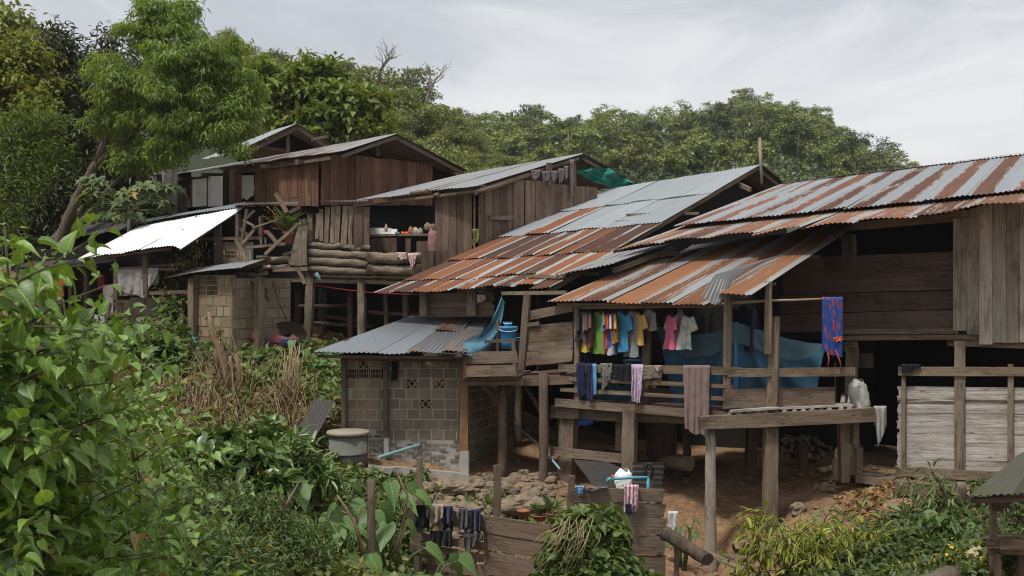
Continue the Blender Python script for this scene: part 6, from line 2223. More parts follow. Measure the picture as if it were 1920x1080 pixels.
# dry tree stump and straw
M['bark_dry'] = bark('bark_dry', (.13, .085, .055), (.26, .185, .12))
stp = thing('broken_stump', 'splintered dry tree stump wound with dead vines below the tan block wall', 'stump', P(425, 740, 21.6))
mb = MB()
for pts, r0, r1 in (([(428, 770), (425, 700), (415, 660), (398, 625), (392, 585)], .10, .025), ([(442, 765), (448, 700), (443, 662)], .075, .04), ([(430, 760), (436, 690), (430, 668)], .06, .03), ([(418, 755), (412, 700), (420, 676)], .05, .02), ([(412, 700), (404, 660), (412, 640)], .06, .02), ([(392, 590), (384, 600)], .02, .008), ([(392, 588), (402, 597)], .02, .008)):
    mb.pole([P(x, y, 21.6) for x, y in pts], r0, r1, 9, .28)
mb.build('trunk', M['bark_dry'], stp)
mb = MB()
for i in range(330):
    zone = R.random()
    if zone < .85:
        px, Y = R.gauss(395, 70), R.uniform(19.5, 23.2)
    else:
        px, Y = R.gauss(540, 22), R.uniform(20.8, 22)
    g = ground_at(px, Y)
    h = R.uniform(.15, .7) * (1.0 if abs(px - 420) < 30 or abs(px - 545) < 10 else .55)
    q = g + Vector((R.uniform(-.35, .35), R.uniform(-.5, .0), h))
    e = q + Vector((R.uniform(-.6, .6), R.uniform(-.9, -.2), -R.uniform(.5, 1.3)))
    mb.pole([g, g.lerp(q, .6) + Vector((R.uniform(-.1, .1), 0, .1)), q, q.lerp(e, .5) + Vector((0, 0, .08)), e], R.uniform(.005, .012), .004, 4, 0)
tag(mb.build('dry_vines', M['straw'], None, kind='stuff'), 'tangle of dry brown vines hanging down the slope', 'dry vines')
st2 = thing('straw_heap', 'upright clump of dry straw on the slope left of the wash house', 'straw', ground_at(545, 21.6))
mb = MB()
b0 = ground_at(545, 21.6)
for i in range(80):
    a = R.uniform(0, 6.28)
    b1 = b0 + Vector((math.cos(a) * R.uniform(0, .3), math.sin(a) * .25, 0))
    tp = P(550 + R.gauss(0, 10), R.uniform(640, 725), 21.6 + R.uniform(-.1, .1))
    mb.pole([tp, tp.lerp(b1, .5) + Vector((R.uniform(-.08, .08), 0, 0)), b1], .006, .009, 4, 0)
mb.build('stalks', M['straw_pale'], st2)

drape('draped_cloth', 'black sock-like cloth hung under the wash house eave', HF, 734, 747, 676, 716, 712, 'black', .03, 'cloth', None, folds=1, back=.05)
for lab, pts, Y in (('bare forked brown branch standing among the taro leaves', [[(680, 1040), (668, 985), (650, 955), (632, 928)], [(668, 985), (676, 950)], [(655, 965), (640, 958)]], 15.0),
                    ('thin bare twig leaning against the left end of the fence', [[(735, 1060), (752, 1000), (764, 930), (742, 880)], [(752, 1000), (762, 975)]], 16.6),
                    ('pale dead twig in the dark hollow of the slope', [[(520, 985), (535, 950), (560, 905)], [(535, 950), (525, 925)]], 14.0)):
    mb = MB()
    for k, q in enumerate(pts):
        mb.pole([P(x, y, Y) for x, y in q], .032 if k == 0 else .016, .01, 7, .1)
    mb.build('bare_branch', M['bark_dry'], None, lab, 'branch')
# stones, steps and logs at the doorway
ft = thing('concrete_footing', 'lumpy tan concrete footing around the doorway post', 'footing', P(1592, 895, 19.4))
mb = MB()
mb.slab([P(1590, 893, 19.3), P(1618, 890, 19.2), P(1619, 839, 19.3), P(1588, 841, 19.4)], Vector((.05, .35, 0)), 5, .02)
mb.rock(P(1575, 870, 19.5), .20, 3, (.6, .8, 1.4), 12, 8)
mb.build('block', M['rock'], ft)
mb = MB()
mb.slab([P(1604, 893, 19.0), P(1680, 897, 18.7), P(1682, 886, 19.3), P(1610, 882, 19.6)], Vector((0, 0, -.12)), 5, .02)
mb.build('door_step', M['rock'], None, 'worn tan stone step in front of the dark doorway', 'step')
mb = MB()
mb.beam(P(1680, 912, 18.0), P(1786, 921, 17.6), .2, .2, seg=6, jit=.015)
mb.build('squared_log', M['wood_fence'], None, 'squared pale log lying below the bamboo screen', 'log')
mb = MB()
mb.log(P(1798, 955, 17.3), P(1797, 903, 17.3), .12, .115, n=14, wob=.08)
mb.build('cut_stump', M['log'], None, 'short weathered cut stump by the bamboo screen corner', 'stump')
mb = MB()
mb.log(P(1530, 882, 19.8), P(1562, 878, 19.6), .06, .06)
mb.build('firewood_log', M['log'], None, 'short firewood log beside the concrete footing', 'log')
mb = MB()
for i in range(46):
    px, py = R.uniform(1465, 1560), R.uniform(822, 872)
    c = P(px, py, 21.2 + R.uniform(0, .3))
    mb.log(c, c + Vector((R.uniform(-.1, .25), .5, R.uniform(-.05, .05))), R.uniform(.025, .05), n=7, seg=2)
mb.build('firewood_stack', M['log'], None, 'stacked firewood in the dark beneath the bamboo deck', 'firewood')
mb = MB()
mb.log(P(1248, 1000, 15.6), P(1328, 1050, 14.9), .10, .085, seg=18, n=16, wob=.06)
mb.build('fallen_log', M['bark_dark'], None, 'dark hollow log fallen against the fence end', 'log')
mb = MB()
mb.slab([P(1310, 1024, 16.9), P(1395, 1062, 16.2), P(1392, 1070, 16.0), P(1308, 1032, 16.7)], Vector((0, 0, -.03)), 4)
mb.build('loose_plank', M['wood_fence'], None, 'pale loose plank on the dirt behind the round post', 'plank')
mb = MB()
mb.slab([P(1345, 1032, 17.2), P(1415, 1045, 16.8), P(1412, 1054, 16.6), P(1342, 1040, 17.0)], Vector((0, 0, -.03)), 4)
mb.build('loose_plank', M['wood_brown'], None, 'brown loose plank crossing behind the lime bush', 'plank')
stick_mb = MB()
for pts in ([(1424, 258), (1426, 300), (1428, 345)],):
    stick_mb.pole([P(x, y, 25.2) for x, y in pts], .035, .028, 7)
stick_mb.build('roof_stick', M['wood_grey'], None, 'thin grey stick standing on the ridge between the two roofs', 'pole')
mb = MB()
mb.quad(PD, [(1602, 690), (1602, 662), (1637, 663), (1636, 690)], .03, -.3)
mb.build('hung_board', M['wood_brown'], None, 'small brown board fixed inside the dark doorway', 'board')
mb = MB()
mb.pole([PD(1566, 680, .3), PD(1566, 720, .32), PD(1570, 760, .3)], .012, .012, 5)
mb.build('green_rope', M['stem_green'], None, 'pale green rope hanging on the doorway post', 'rope')
mb = MB()
for s_ in (0, 1):
    mb.bar(LW, (206 + s_ * 22, 568), (196 + s_ * 24, 612), 4, .04, .55)
mb.bar(LW, (200, 590), (222, 588), 4, .03, .56)
mb.bar(LW, (204, 570), (228, 570), 4, .03, .56)
mb.build('wooden_trestle', M['wood_brown'], None, 'broken wooden trestle in the greens under the awning', 'trestle')
# vent bricks retaining wall below the doorway
mb, mm = MB(), MB()
VB = Wall(375, 23.4, 432, 22.8)
blocks(mb, mm, VB, 388, 430, 660, 712, .13, .09, jd=.01, mort=.035)
rw = mb.build('retaining_wall', M['brick_rough'], None, 'low bank wall of hollow bricks under the blue hose', 'wall')
mm.build('mortar', M['rock_dark'], rw)

# ---------------------------------------------------------------- low shed and plank bench at the lower right corner
shd = thing('low_shed', 'low shed with a mossy ribbed roof at the lower right corner', 'shed', P(1900, 1060, 12.6))
mb = MB()
corr_roof(mb, P(1818, 936, 11.9), P(1990, 930, 11.0), P(2030, 790, 13.6), P(1905, 856, 13.8), 2, 1, ragged=.0, amp=.01)
mb.build('roof', M['moss_roof'], shd)
mb = MB()
mb.beam(P(1866, 945, 12.3), P(2000, 845, 13.2), .1, .16)
mb.beam(P(1818, 938, 12.0), P(1990, 934, 11.1), .07, .06)
mb.build_each('rafter', M['wood_dark'], shd)
for x, y0, y1 in ((1863, 935, 1080), (1972, 930, 1080)):
    mb = MB()
    mb.log(P(x, y0, 12.4), P(x + 2, y1, 12.4), .045, .05)
    mb.build('post', M['wood_post'], shd)
ben = thing('plank_bench', 'rough plank bench with soil on top in the lower right corner', 'bench', P(1890, 1085, 12.2))
mb = MB()
mb.slab([P(1850, 1015, 12.0), P(2000, 1012, 11.6), P(2000, 1001, 12.5), P(1853, 1003, 12.9)], Vector((0, 0, -.04)), 4, .008)
mb.build('top', M['wood_fence'], ben)
mb = MB()
mb.slab([P(1876, 1032, 11.9), P(2000, 1035, 11.5), P(2000, 1010, 11.5), P(1876, 1007, 11.9)], Vector((0, .03, 0)), 4, .008)
mb.slab([P(1852, 1028, 12.0), P(1875, 1029, 11.95), P(1875, 1012, 11.95), P(1851, 1010, 12.0)], Vector((0, .04, 0)), 2, .01)
mb.slab([P(1854, 1040, 12.1), P(2000, 1046, 11.7), P(2000, 1034, 11.7), P(1853, 1030, 12.1)], Vector((0, .05, 0)), 4, .008)
mb.build_each('board', M['wood_post'], ben)
for x in (1871, 1913, 1990):
    mb = MB()
    mb.beam(P(x, 1036, 12.0), P(x, 1130, 12.0), .055, .055)
    mb.build('leg', M['wood_dark'], ben)
mb = MB()
mb.log(P(1728, 1118, 3.6), P(1788, 1078, 3.7), .033, .034, n=12)
mb.build('broken_branch', M['bark'], None, 'blurred broken branch end close to the viewer at the bottom edge', 'branch')
# ---------------------------------------------------------------- trees, shrubs, ground plants
def L(px, py, Y, rx, ry, rd=None):
    s = Y / F
    return (P(px, py, Y), rx * s, (rd if rd else (rx + ry) * .5) * s, ry * s)


def tree(name, label, base, limbs, lobes, n, size, kind, mat, group=None, bk='bark', **kw):
    t = thing(name, label, 'tree', base, group)
    mb = MB()
    for pts, r0, r1 in limbs:
        q = []
        for a, b in zip(pts, pts[1:]):
            for k in range(4):
                q.append(Vector(a).lerp(Vector(b), k / 4) + Vector((R.uniform(-1, 1), R.uniform(-1, 1), 0)) * r0 * .18)
        q.append(Vector(pts[-1]))
        mb.pole(q, r0, r1, 10, .06)
    if mb.v:
        mb.build('trunk', M[bk], t)
    p, a, nn, s = crown(lobes, n, size, **kw)
    link_mesh('crown', leaf_mesh('crown', kind, p, a, nn, s), M[mat], t)
    return t


def sublobes(lobes, k, f=.45):
    """Break each lobe into k smaller clumps over its surface."""
    out = []
    for c, rx, ry, rz in lobes:
        for i in range(k):
            d = Vector((R.gauss(0, 1), R.gauss(0, 1), R.gauss(.15, .9))).normalized()
            q = R.uniform(.55, .95)
            s = f * R.uniform(.7, 1.25)
            out.append((Vector(c) + Vector((d.x * rx, d.y * ry, d.z * rz)) * q, rx * s, ry * s, rz * s * R.uniform(.7, 1)))
    return out


def limbs_to(start, lobes, r0=.07, r1=.02):
    out = []
    for c, rx, ry, rz in lobes:
        mid = Vector(start).lerp(c, .5) + Vector((0, 0, -.1 * rz))
        out.append(([start, mid, c], r0, r1))
    return out


# ---------------------------------------------------------------- trees on the left
lob = [L(312, 35, 29.2, 52, 42), L(262, 60, 29.2, 40, 40), L(340, 75, 29, 62, 45), L(300, 120, 28.6, 85, 52), L(390, 135, 28.8, 72, 60), L(235, 175, 28.6, 62, 60), L(330, 195, 28.2, 80, 55), L(418, 195, 28.6, 58, 66),
       L(262, 240, 28.6, 55, 50), L(370, 245, 28.4, 70, 36), L(440, 240, 28.4, 46, 45), L(320, 285, 28.2, 50, 30), L(440, 88, 29, 20, 28), L(205, 130, 29, 35, 35), L(465, 170, 28.8, 28, 50), L(285, 12, 29.4, 25, 20), L(350, 20, 29.4, 28, 25), L(455, 285, 28.0, 14, 18), L(200, 230, 29, 40, 40), L(245, 300, 28.8, 45, 26)]
fk = P(182, 306, 29.4)
tree('leaning_tree', 'tall bright green tree with drooping leaves on two leaning trunks above the shack', P(100, 490, 29.6),
     [([P(98, 495, 29.7), P(128, 410, 29.6), P(160, 340, 29.5), fk, P(240, 262, 29.2), P(290, 212, 29)], .17, .07),
      ([P(122, 480, 29.8), P(150, 420, 29.6), P(190, 372, 29.4), P(228, 330, 29.3), P(300, 240, 29)], .11, .05), ([fk, P(230, 180, 29.3), P(300, 60, 29.2)], .12, .03)] + limbs_to(P(290, 212, 29), lob[:12], .05, .015),
     sublobes(lob, 15, .30), 46000, .145, 'lance', 'lf_light', droop=.95, per=12, cl=.10, inner=.55, low=-.7, outn=1.4, upn=.5)
lob = [L(95, 95, 33, 45, 40), L(150, 115, 33, 45, 48), L(75, 160, 33, 70, 55), L(160, 190, 32.5, 62, 60), L(100, 250, 32.5, 95, 60), L(200, 270, 32, 70, 50), L(215, 90, 33.5, 30, 32), L(70, 330, 32.3, 85, 50), L(180, 335, 31.5, 65, 38), L(235, 310, 31, 55, 30), L(110, 55, 33.2, 12, 18), L(30, 400, 31, 60, 45), L(120, 385, 31.6, 50, 30), L(240, 350, 31.2, 55, 32), L(280, 310, 31.5, 40, 28), L(190, 385, 31.5, 60, 25), L(60, 450, 30.8, 55, 30), L(20, 470, 30.5, 50, 40)]
tree('dark_mango_tree', 'dense dark mango tree behind the leaning trunks', ground_at(70, 33), [([ground_at(70, 33), P(90, 330, 33), P(110, 180, 33)], .3, .1)] + limbs_to(P(95, 300, 33), lob[2:8]), sublobes(lob, 8, .45), 24000, .21, 'lance', 'lf_dark', droop=.5, per=11, cl=.2, low=-.8, outn=1.2)
lob = [L(20, 100, 31, 55, 40), L(45, 150, 31, 45, 40), L(0, 180, 31, 50, 50), L(-30, 130, 31, 60, 60), L(60, 200, 30.6, 35, 30)]
tree('yellow_green_tree', 'yellow-green crowned tree at the left edge beside the dark mango', ground_at(-20, 31), [([ground_at(-20, 31), P(0, 250, 31), P(20, 120, 31)], .22, .06)], sublobes(lob, 8, .45), 11000, .14, 'fold', 'lf_yellow', droop=.3, per=10, cl=.18, low=-.7, outn=1.2)
lob = [L(10, 250, 26, 60, 28), L(70, 225, 26, 45, 20), L(30, 300, 26, 70, 30), L(85, 275, 26, 35, 18), L(0, 350, 25.5, 55, 30), L(45, 345, 25.6, 40, 18), L(75, 320, 26, 28, 14), L(-20, 400, 25, 50, 40)]
tree('feathery_tree', 'feathery fine-leaved tree low at the left edge in front of the dark mango', ground_at(-30, 26), [([ground_at(-30, 26), P(-20, 420, 26), P(20, 260, 26)], .15, .04)] + limbs_to(P(-20, 420, 26), lob, .04, .012), lob, 9000, .13, 'lance', 'lf_feather', droop=.15, per=16, cl=.24, low=-.9, inner=.3)
lob = [L(12, 48, 60, 25, 22), L(-10, 60, 60, 30, 28)]
tree('round_tree', 'small dark round-topped tree at the upper left corner', P(0, 140, 60), [([P(0, 140, 60), P(5, 60, 60)], .2, .08)], lob, 2500, .35, 'fold', 'lf_hill', per=10, cl=.5)
lob = [L(545, 155, 40, 55, 32), L(600, 145, 40, 42, 25), L(530, 205, 39.5, 45, 40), L(610, 195, 39.5, 70, 42), L(680, 205, 40, 55, 25), L(700, 235, 40, 42, 22), L(570, 245, 39, 65, 28), L(640, 245, 39.4, 60, 22), L(500, 140, 40.5, 25, 25), L(660, 175, 40, 28, 18)]
tree('broad_leaf_tree', 'big-leaved bright tree spreading behind the open gable', ground_at(590, 40), [([ground_at(590, 40), P(592, 290, 40), P(600, 180, 40)], .25, .08)] + limbs_to(P(592, 290, 40), lob, .07, .02), sublobes(lob, 7, .42), 13000, .28, 'fold', 'lf_teak', droop=.0, per=9, cl=.18, inner=.6, low=-.6, upn=1.0, outn=1.1)

# papaya
pp = thing('papaya_tree', 'young papaya with wide lobed leaves beside the white awning', 'tree', ground_at(235, 28.2))
mb = MB()
top = P(243, 392, 28.2)
mb.log(ground_at(235, 28.2), top, .07, .05)
mb.build('trunk', M['bark_pale'], pp)
ps, ax, nm, sz = [], [], [], []
mb = MB()
for i in range(34):
    a = i * 2.4
    e = R.uniform(-.25, .7)
    d = Vector((math.cos(a), math.sin(a) * .8, e))
    l = R.uniform(.7, 1.3)
    tip = top + d * l + Vector((0, 0, -.1))
    mb.pole([top, top.lerp(tip, .5) + Vector((0, 0, .08)), tip], .012, .008, 5)
    for k in range(7):
        b = (k - 3) * .62
        dd = Vector((d.x * math.cos(b) - d.y * math.sin(b), d.x * math.sin(b) + d.y * math.cos(b), -.35))
        ps.append(tuple(tip)); ax.append(tuple(dd)); nm.append((d.x * .5, d.y * .5 - .3, 1)); sz.append(R.uniform(.30, .46))
mb.build('stalks', M['stem_green'], pp)
link_mesh('crown', leaf_mesh('crown', 'lobed', ps, ax, nm, sz), M['lf_papaya'], pp)


# ---------------------------------------------------------------- hill trees
def proto(i, hgt=7.5, n=1500, size=.5, mat='lf_hill', slim=1.0, at=(0, 0, 0)):
    lob = []
    k = R.randint(6, 9)
    for j in range(k):
        a = R.uniform(0, 6.28)
        zz = hgt * (.42 + .5 * j / k)
        rad = hgt * .24 * slim * (1.15 - .6 * abs(j / k - .35))
        lob.append((Vector((math.cos(a) * rad * .8, math.sin(a) * rad * .8, zz)), rad * R.uniform(.6, 1), rad * R.uniform(.6, 1), hgt * R.uniform(.08, .14)))
    return lob


def ground_hill(px, Y):
    x = (px - 960) / F * Y
    return Vector((x, Y, hill_z(x, Y)))


M['lf_hill2'] = leaf_mat('lf_hill2', [(0.109, 0.126, 0.026), (0.173, 0.192, 0.042), (0.256, 0.270, 0.066)], trans=.15, cs=.2, old=.0)
M['lf_hill3'] = leaf_mat('lf_hill3', [(0.051, 0.078, 0.024), (0.083, 0.114, 0.033), (0.128, 0.156, 0.046)], trans=.15, cs=.2, old=.0)
kinds = [('lf_hill', 'mid-green slope tree among the wooded hillside crowns'), ('lf_hill2', 'yellowish slope tree among the wooded hillside crowns'), ('lf_hill3', 'dark slope tree among the wooded hillside crowns')]
protos = []
for i in range(6):
    mt, lb = kinds[i % 3]
    lob = proto(i, 8.0, slim=(1.0, 1.15, .8)[i % 3])
    t = tree('hillside_tree', lb, (0, 0, 0), [([(0, 0, -1), (.1, 0, 3), (0, .1, 6.5)], .14, .04)] + [([(0, 0, 2.6), c], .06, .02) for c, *_ in lob[:5]], sublobes(lob, 6, .5), 6000, .24, 'quad' if i % 2 else 'fold', mt, group='trees on the wooded hillside', per=9, cl=.28, inner=.6, low=-.7, outn=1.5, upn=.5)
    protos.append(t)
spots = []
for Y, n, x0, x1 in ((62, 7, 640, 1010), (74, 9, 560, 1040), (84, 11, 470, 1000), (92, 16, 400, 960), (97, 14, 430, 930)):
    for k in range(n):
        px = x0 + (x1 - x0) * (k + R.uniform(.15, .85)) / n
        spots.append((px, Y + R.uniform(-4, 4)))
spots += [(505, 66), (548, 70), (640, 86), (690, 88), (735, 87), (790, 88), (840, 89), (880, 88)]
for i, (px, Y) in enumerate(spots):
    g = ground_hill(px, Y)
    t = protos[i] if i < 6 else copy_tree(protos[R.choice((0, 1, 3, 4)) if 600 < px < 900 else R.randrange(6)])
    t.location = g
    t.rotation_euler = (0, 0, R.uniform(0, 6.28))
    s = R.uniform(.5, .9) * (0.62 if Y > 86 else .72)
    if px in (505, 548): s = .95
    if Y > 84 and 620 < px < 870: s = R.uniform(.58, .8)
    t.scale = (s * R.uniform(.85, 1.1), s * R.uniform(.85, 1.1), s * R.uniform(.9, 1.15))

# far wooded hill: one mass
Tq, fq = LEAF['quad']
trip = [([], [], [], []) for _ in range(3)]
bases = []
tries = 0
while len(bases) < 560 and tries < 14000:
    tries += 1
    Y = R.uniform(105, 211)
    px = R.uniform(620, 1790)
    if R.random() < .35: Y = R.uniform(196, 211)
    x = (px - 960) / F * Y
    pyg = H - hill_z(x, Y) / Y * F
    if pyg > 420: continue
    if any((x - b[0]) ** 2 + ((Y - b[1]) * .6) ** 2 < 3.7 ** 2 for b in bases): continue
    bases.append((x, Y))
mbt = MB()
for i, (x, Y) in enumerate(bases):
    hgt = R.choice((R.uniform(3.8, 6.2), R.uniform(5.2, 8.8))) * (.85 + .4 * mnoise.noise(Vector((x * .05, Y * .05, 0))))
    lob = proto(0, hgt, slim=R.uniform(.8, 1.2))
    p, a, nn, s = crown(sublobes(lob, 4, .5), 2300, .26, per=7, cl=.17, inner=.5, low=-.4, outn=1.3, upn=1.1)
    g = np.array((x, Y, hill_z(x, Y)))
    tl = trip[R.choice((0, 0, 1, 2))]
    tl[0].append(p + g); tl[1].append(a); tl[2].append(nn); tl[3].append(s)
    mbt.pole([Vector(g), Vector(g) + Vector((R.uniform(-.3, .3), 0, hgt * .75))], .13, .05, 5)
up_ = [[], [], [], []]
ku = 0
while ku < 46000:
    Y = R.uniform(98, 205)
    px = R.uniform(900, 1800)
    x = (px - 960) / F * Y
    z = hill_z(x, Y)
    if H - z / Y * F < 240: 
        if R.random() < .6: continue
    ku += 1
    q = np.array([[x, Y, z + R.uniform(.1, 1.6)]])
    up_[0].append(q); up_[1].append(rdir(1)); up_[2].append(np.array([[0, -.3, .9]]) + rdir(1) * .5); up_[3].append(np.array([R.uniform(.3, .6)]))
woods = link_mesh('woods', leaf_mesh('woods', 'quad', *[np.concatenate(k) for k in trip[0]]), M['lf_hill'], kind='stuff')
tag(woods, 'hazy green woods covering the far hill below the sky', 'woods')
for q_, mt_ in ((trip[1], 'lf_hill2'), (trip[2], 'lf_hill3')):
    link_mesh('crowns', leaf_mesh('crowns', 'quad', *[np.concatenate(k) for k in q_]), M[mt_], woods, kind='stuff')
link_mesh('undergrowth', leaf_mesh('undergrowth', 'quad', *[np.concatenate(k) for k in up_]), M['lf_hill3'], woods, kind='stuff')  # low shrubs; darker leaf colour stands in for shade between the crowns
tk = mbt.build('trunks', M['bark_pale'], woods, kind='stuff')


def dead_tree(label, px, py0, py1, Y, lean, spread, seed):
    rr = random.Random(seed)
    b = P(px, py0, Y)
    mb = MB()

    def grow(p, d, l, r, depth):
        pts = [p]
        q = p
        for k in range(3):
            d = (d + Vector((rr.uniform(-1, 1), rr.uniform(-.5, .5), rr.uniform(-.3, .6))) * .22).normalized()
            q = q + d * l / 3
            pts.append(q)
        mb.pole(pts, r, r * .6, 5)
        if depth <= 0: return
        for k in range(rr.randint(2, 3)):
            s = rr.uniform(-1, 1) * spread
            dd = (d + Vector((s, rr.uniform(-.4, .4), rr.uniform(-.15, .35)))).normalized()
            grow(pts[rr.randint(1, 3)], dd, l * rr.uniform(.55, .75), r * .55, depth - 1)
    hh = (py0 - py1) / F * Y
    grow(b, Vector((lean, 0, 1)).normalized(), hh * .42, .16, 5)
    o = mb.build('dead_tree', M['bark_pale'], label=label, cat='tree')
    return o


dead_tree('bare dead tree with a single forked trunk against the sky', 800, 200, 92, 88, .05, .95, 5)
dead_tree('bare dead tree with a twiggy spreading top beside the forked dead one', 708, 175, 72, 86, .02, 1.1, 9)


# ---------------------------------------------------------------- big-leaved shrubs in the left foreground
def shrub(tips, label, group, mat='lf_bush', kind='heart', lsz=.16, name='shrub', branches=6, gap=.075, bl=(.35, .75), stem='stem', cat='shrub', droop=.35, r=.012):
    t = thing(name, label, cat, ground_at(tips[0][0], tips[0][2]), group)
    mb = MB()
    ps, ax, nm, sz = [], [], [], []

    def leaves(pts, start, sc=1.0):
        Ls = sum((b - a).length for a, b in zip(pts, pts[1:]))
        n = max(3, int(Ls / gap))
        for i in range(n):
            f = start + (1 - start) * (i + 1) / n
            k = min(int(f * (len(pts) - 1)), len(pts) - 2)
            p = pts[k].lerp(pts[k + 1], f * (len(pts) - 1) - k)
            d = (pts[k + 1] - pts[k]).normalized()
            a = i * 2.4 + R.uniform(-.5, .5)
            x = d.cross(Vector((.2, .1, 1))).normalized()
            y = d.cross(x)
            o = x * math.cos(a) + y * math.sin(a)
            pet = R.uniform(.03, .09)
            q = p + (o + d * .5) * pet
            ps.append(tuple(q)); ax.append(tuple(o + d * .45 + Vector((0, 0, -droop + R.uniform(-.25, .25)))))
            nm.append(tuple(UP + o * .35 + Vector((R.uniform(-.45, .45), R.uniform(-.6, .25), 0)))); sz.append(lsz * sc * R.choice((R.uniform(.35, .8), R.uniform(.7, 1.2))) * (1.15 - .5 * f))
    for (px, py, Y) in tips:
        tip = P(px, py, Y)
        b = ground_at(px + R.uniform(-60, 60), Y + R.uniform(-.3, .5))
        b.z -= .1
        pts = []
        lean = Vector((R.uniform(-.2, .2), R.uniform(-.2, .2), 0))
        for k in range(8):
            f = k / 7
            pts.append(b.lerp(tip, f) + lean * math.sin(f * math.pi) + Vector((0, 0, .1 * math.sin(f * 3.14))))
        mb.pole(pts, r * 1.3, r * .4, 6)
        leaves(pts, .35)
        hgt = tip.z - b.z
        for k in range(branches):
            f = R.uniform(.35, .95)
            j = min(int(f * 7), 6)
            p = pts[j].lerp(pts[j + 1], f * 7 - j)
            a = R.uniform(0, 6.28)
            l = R.uniform(*bl) * (1.2 - f * .5)
            d = Vector((math.cos(a), math.sin(a), R.uniform(.1, .8)))
            bp = [p, p + d * l * .5, p + d * l + Vector((0, 0, -.12 * l))]
            mb.pole(bp, r * .6, r * .25, 5)
            leaves(bp, .1, .9)
    mb.build('stems', M[stem], t)
    link_mesh('leaves', leaf_mesh('leaves', kind, ps, ax, nm, sz), M[mat], t)
    return t


g_ = 'big-leaved shrubs filling the left foreground'
lb_ = 'big-leaved green shrub in the mass of shrubs at the left foreground'
for tips, ls in (([(8, 425, 5.2), (45, 455, 5.4), (-25, 470, 5.0)], .155), ([(30, 500, 5.3), (85, 475, 5.9), (-5, 540, 5.0)], .15), ([(60, 540, 5.6), (118, 560, 6.1), (95, 600, 5.9)], .14), ([(20, 590, 5.2), (50, 640, 5.5), (-20, 640, 5.0)], .15),
             ([(90, 660, 6.0), (130, 640, 6.6), (40, 700, 5.4)], .13), ([(150, 690, 6.8), (110, 730, 6.4), (185, 720, 7.0)], .125), ([(215, 690, 7.4), (250, 735, 7.6), (190, 770, 7.0)], .12), ([(285, 765, 8.0), (245, 820, 7.6), (300, 850, 8.2)], .12),
             ([(60, 780, 5.8), (140, 800, 6.4), (0, 740, 5.3)], .13), ([(0, 830, 5.3), (80, 860, 5.8), (160, 870, 6.5)], .13), ([(200, 880, 7.0), (120, 920, 6.4), (270, 900, 7.8)], .12), ([(40, 940, 5.6), (-10, 960, 5.2), (90, 1000, 6.0)], .135),
             ([(180, 980, 7.0), (240, 1000, 7.4), (300, 955, 8.2)], .12), ([(10, 1040, 5.4), (130, 1050, 6.2), (70, 1080, 5.8)], .13)):
    shrub(tips, lb_, g_, lsz=ls * 1.0, branches=15, gap=.042)

# ---------------------------------------------------------------- ivy mound, dark glossy shrubs, low greens on the slope
def bushy(name, label, lobes, n, size, kind, mat, cat='bush', group=None, **kw):
    p, a, nn, s = crown(lobes, n, size, **kw)
    base = Vector(lobes[0][0]); base.z -= lobes[0][3]
    return link_mesh(name, leaf_mesh(name, kind, p, a, nn, s), M[mat], None, None, label, cat, group)


bushy('ivy_bush', 'rounded mound of lobed ivy leaves below the checked cloth', [L(270, 690, 22.5, 62, 62), L(225, 680, 22.5, 45, 45), L(300, 650, 23.2, 40, 38), L(320, 720, 22.2, 30, 40), L(250, 640, 23.4, 50, 22), L(190, 640, 24, 50, 25)], 7500, .17, 'lobed', 'lf_ivy', per=10, cl=.18, low=-.6, upn=.4)
bushy('climbing_vine', 'dark climbing vine hanging beside the small dark doorway', [L(335, 600, 25.0, 20, 45), L(315, 630, 24.6, 24, 28)], 1100, .14, 'lobed', 'lf_ivy', 'vine', per=8, cl=.14)
bushy('dry_creeper', 'yellowing dry creeper tangled over the low roof edge', [L(345, 500, 25.0, 26, 30), L(325, 540, 24.9, 22, 26), L(370, 470, 25.2, 22, 25), L(350, 580, 24.8, 16, 25)], 650, .09, 'lance', 'lf_dryc', 'creeper', per=6, cl=.2, inner=.2, droop=.8)
for k, (px, py, Y, w) in enumerate(((410, 850, 16.5, 45), (500, 835, 17.2, 45), (555, 855, 16.6, 40), (455, 875, 15.8, 55), (370, 880, 15.2, 45))):
    bushy('glossy_shrub', 'dark glossy-leaved shrub in the thicket on the slope', [L(px, py, Y, w * .7, 34), L(px + 25, py + 40, Y - .1, w, 30), L(px - 28, py + 25, Y, w * .7, 32)], 1100, .22, 'lance' if k % 3 == 2 else 'fold', 'lf_gloss', 'shrub', 'dark glossy shrubs on the slope', per=8, cl=.10, droop=.3, upn=1.0, inner=.3, outn=.9)
for k, (px, py, Y, rx, ry) in enumerate(((330, 950, 13.5, 90, 40), (440, 960, 14.0, 90, 38), (250, 1010, 11.5, 90, 40), (400, 1040, 12.0, 110, 40), (520, 1010, 14.0, 80, 40), (330, 900, 15, 70, 30))):
    bushy('fern_bush', 'fine-leaved ferny bush low in the shaded hollow', [L(px, py, Y, rx, ry), L(px + 30, py + 30, Y - .2, rx * .8, ry)], 2600, .09, 'lance', 'lf_herb', 'bush', 'ferny bushes in the hollow', per=14, cl=.16, droop=.1)

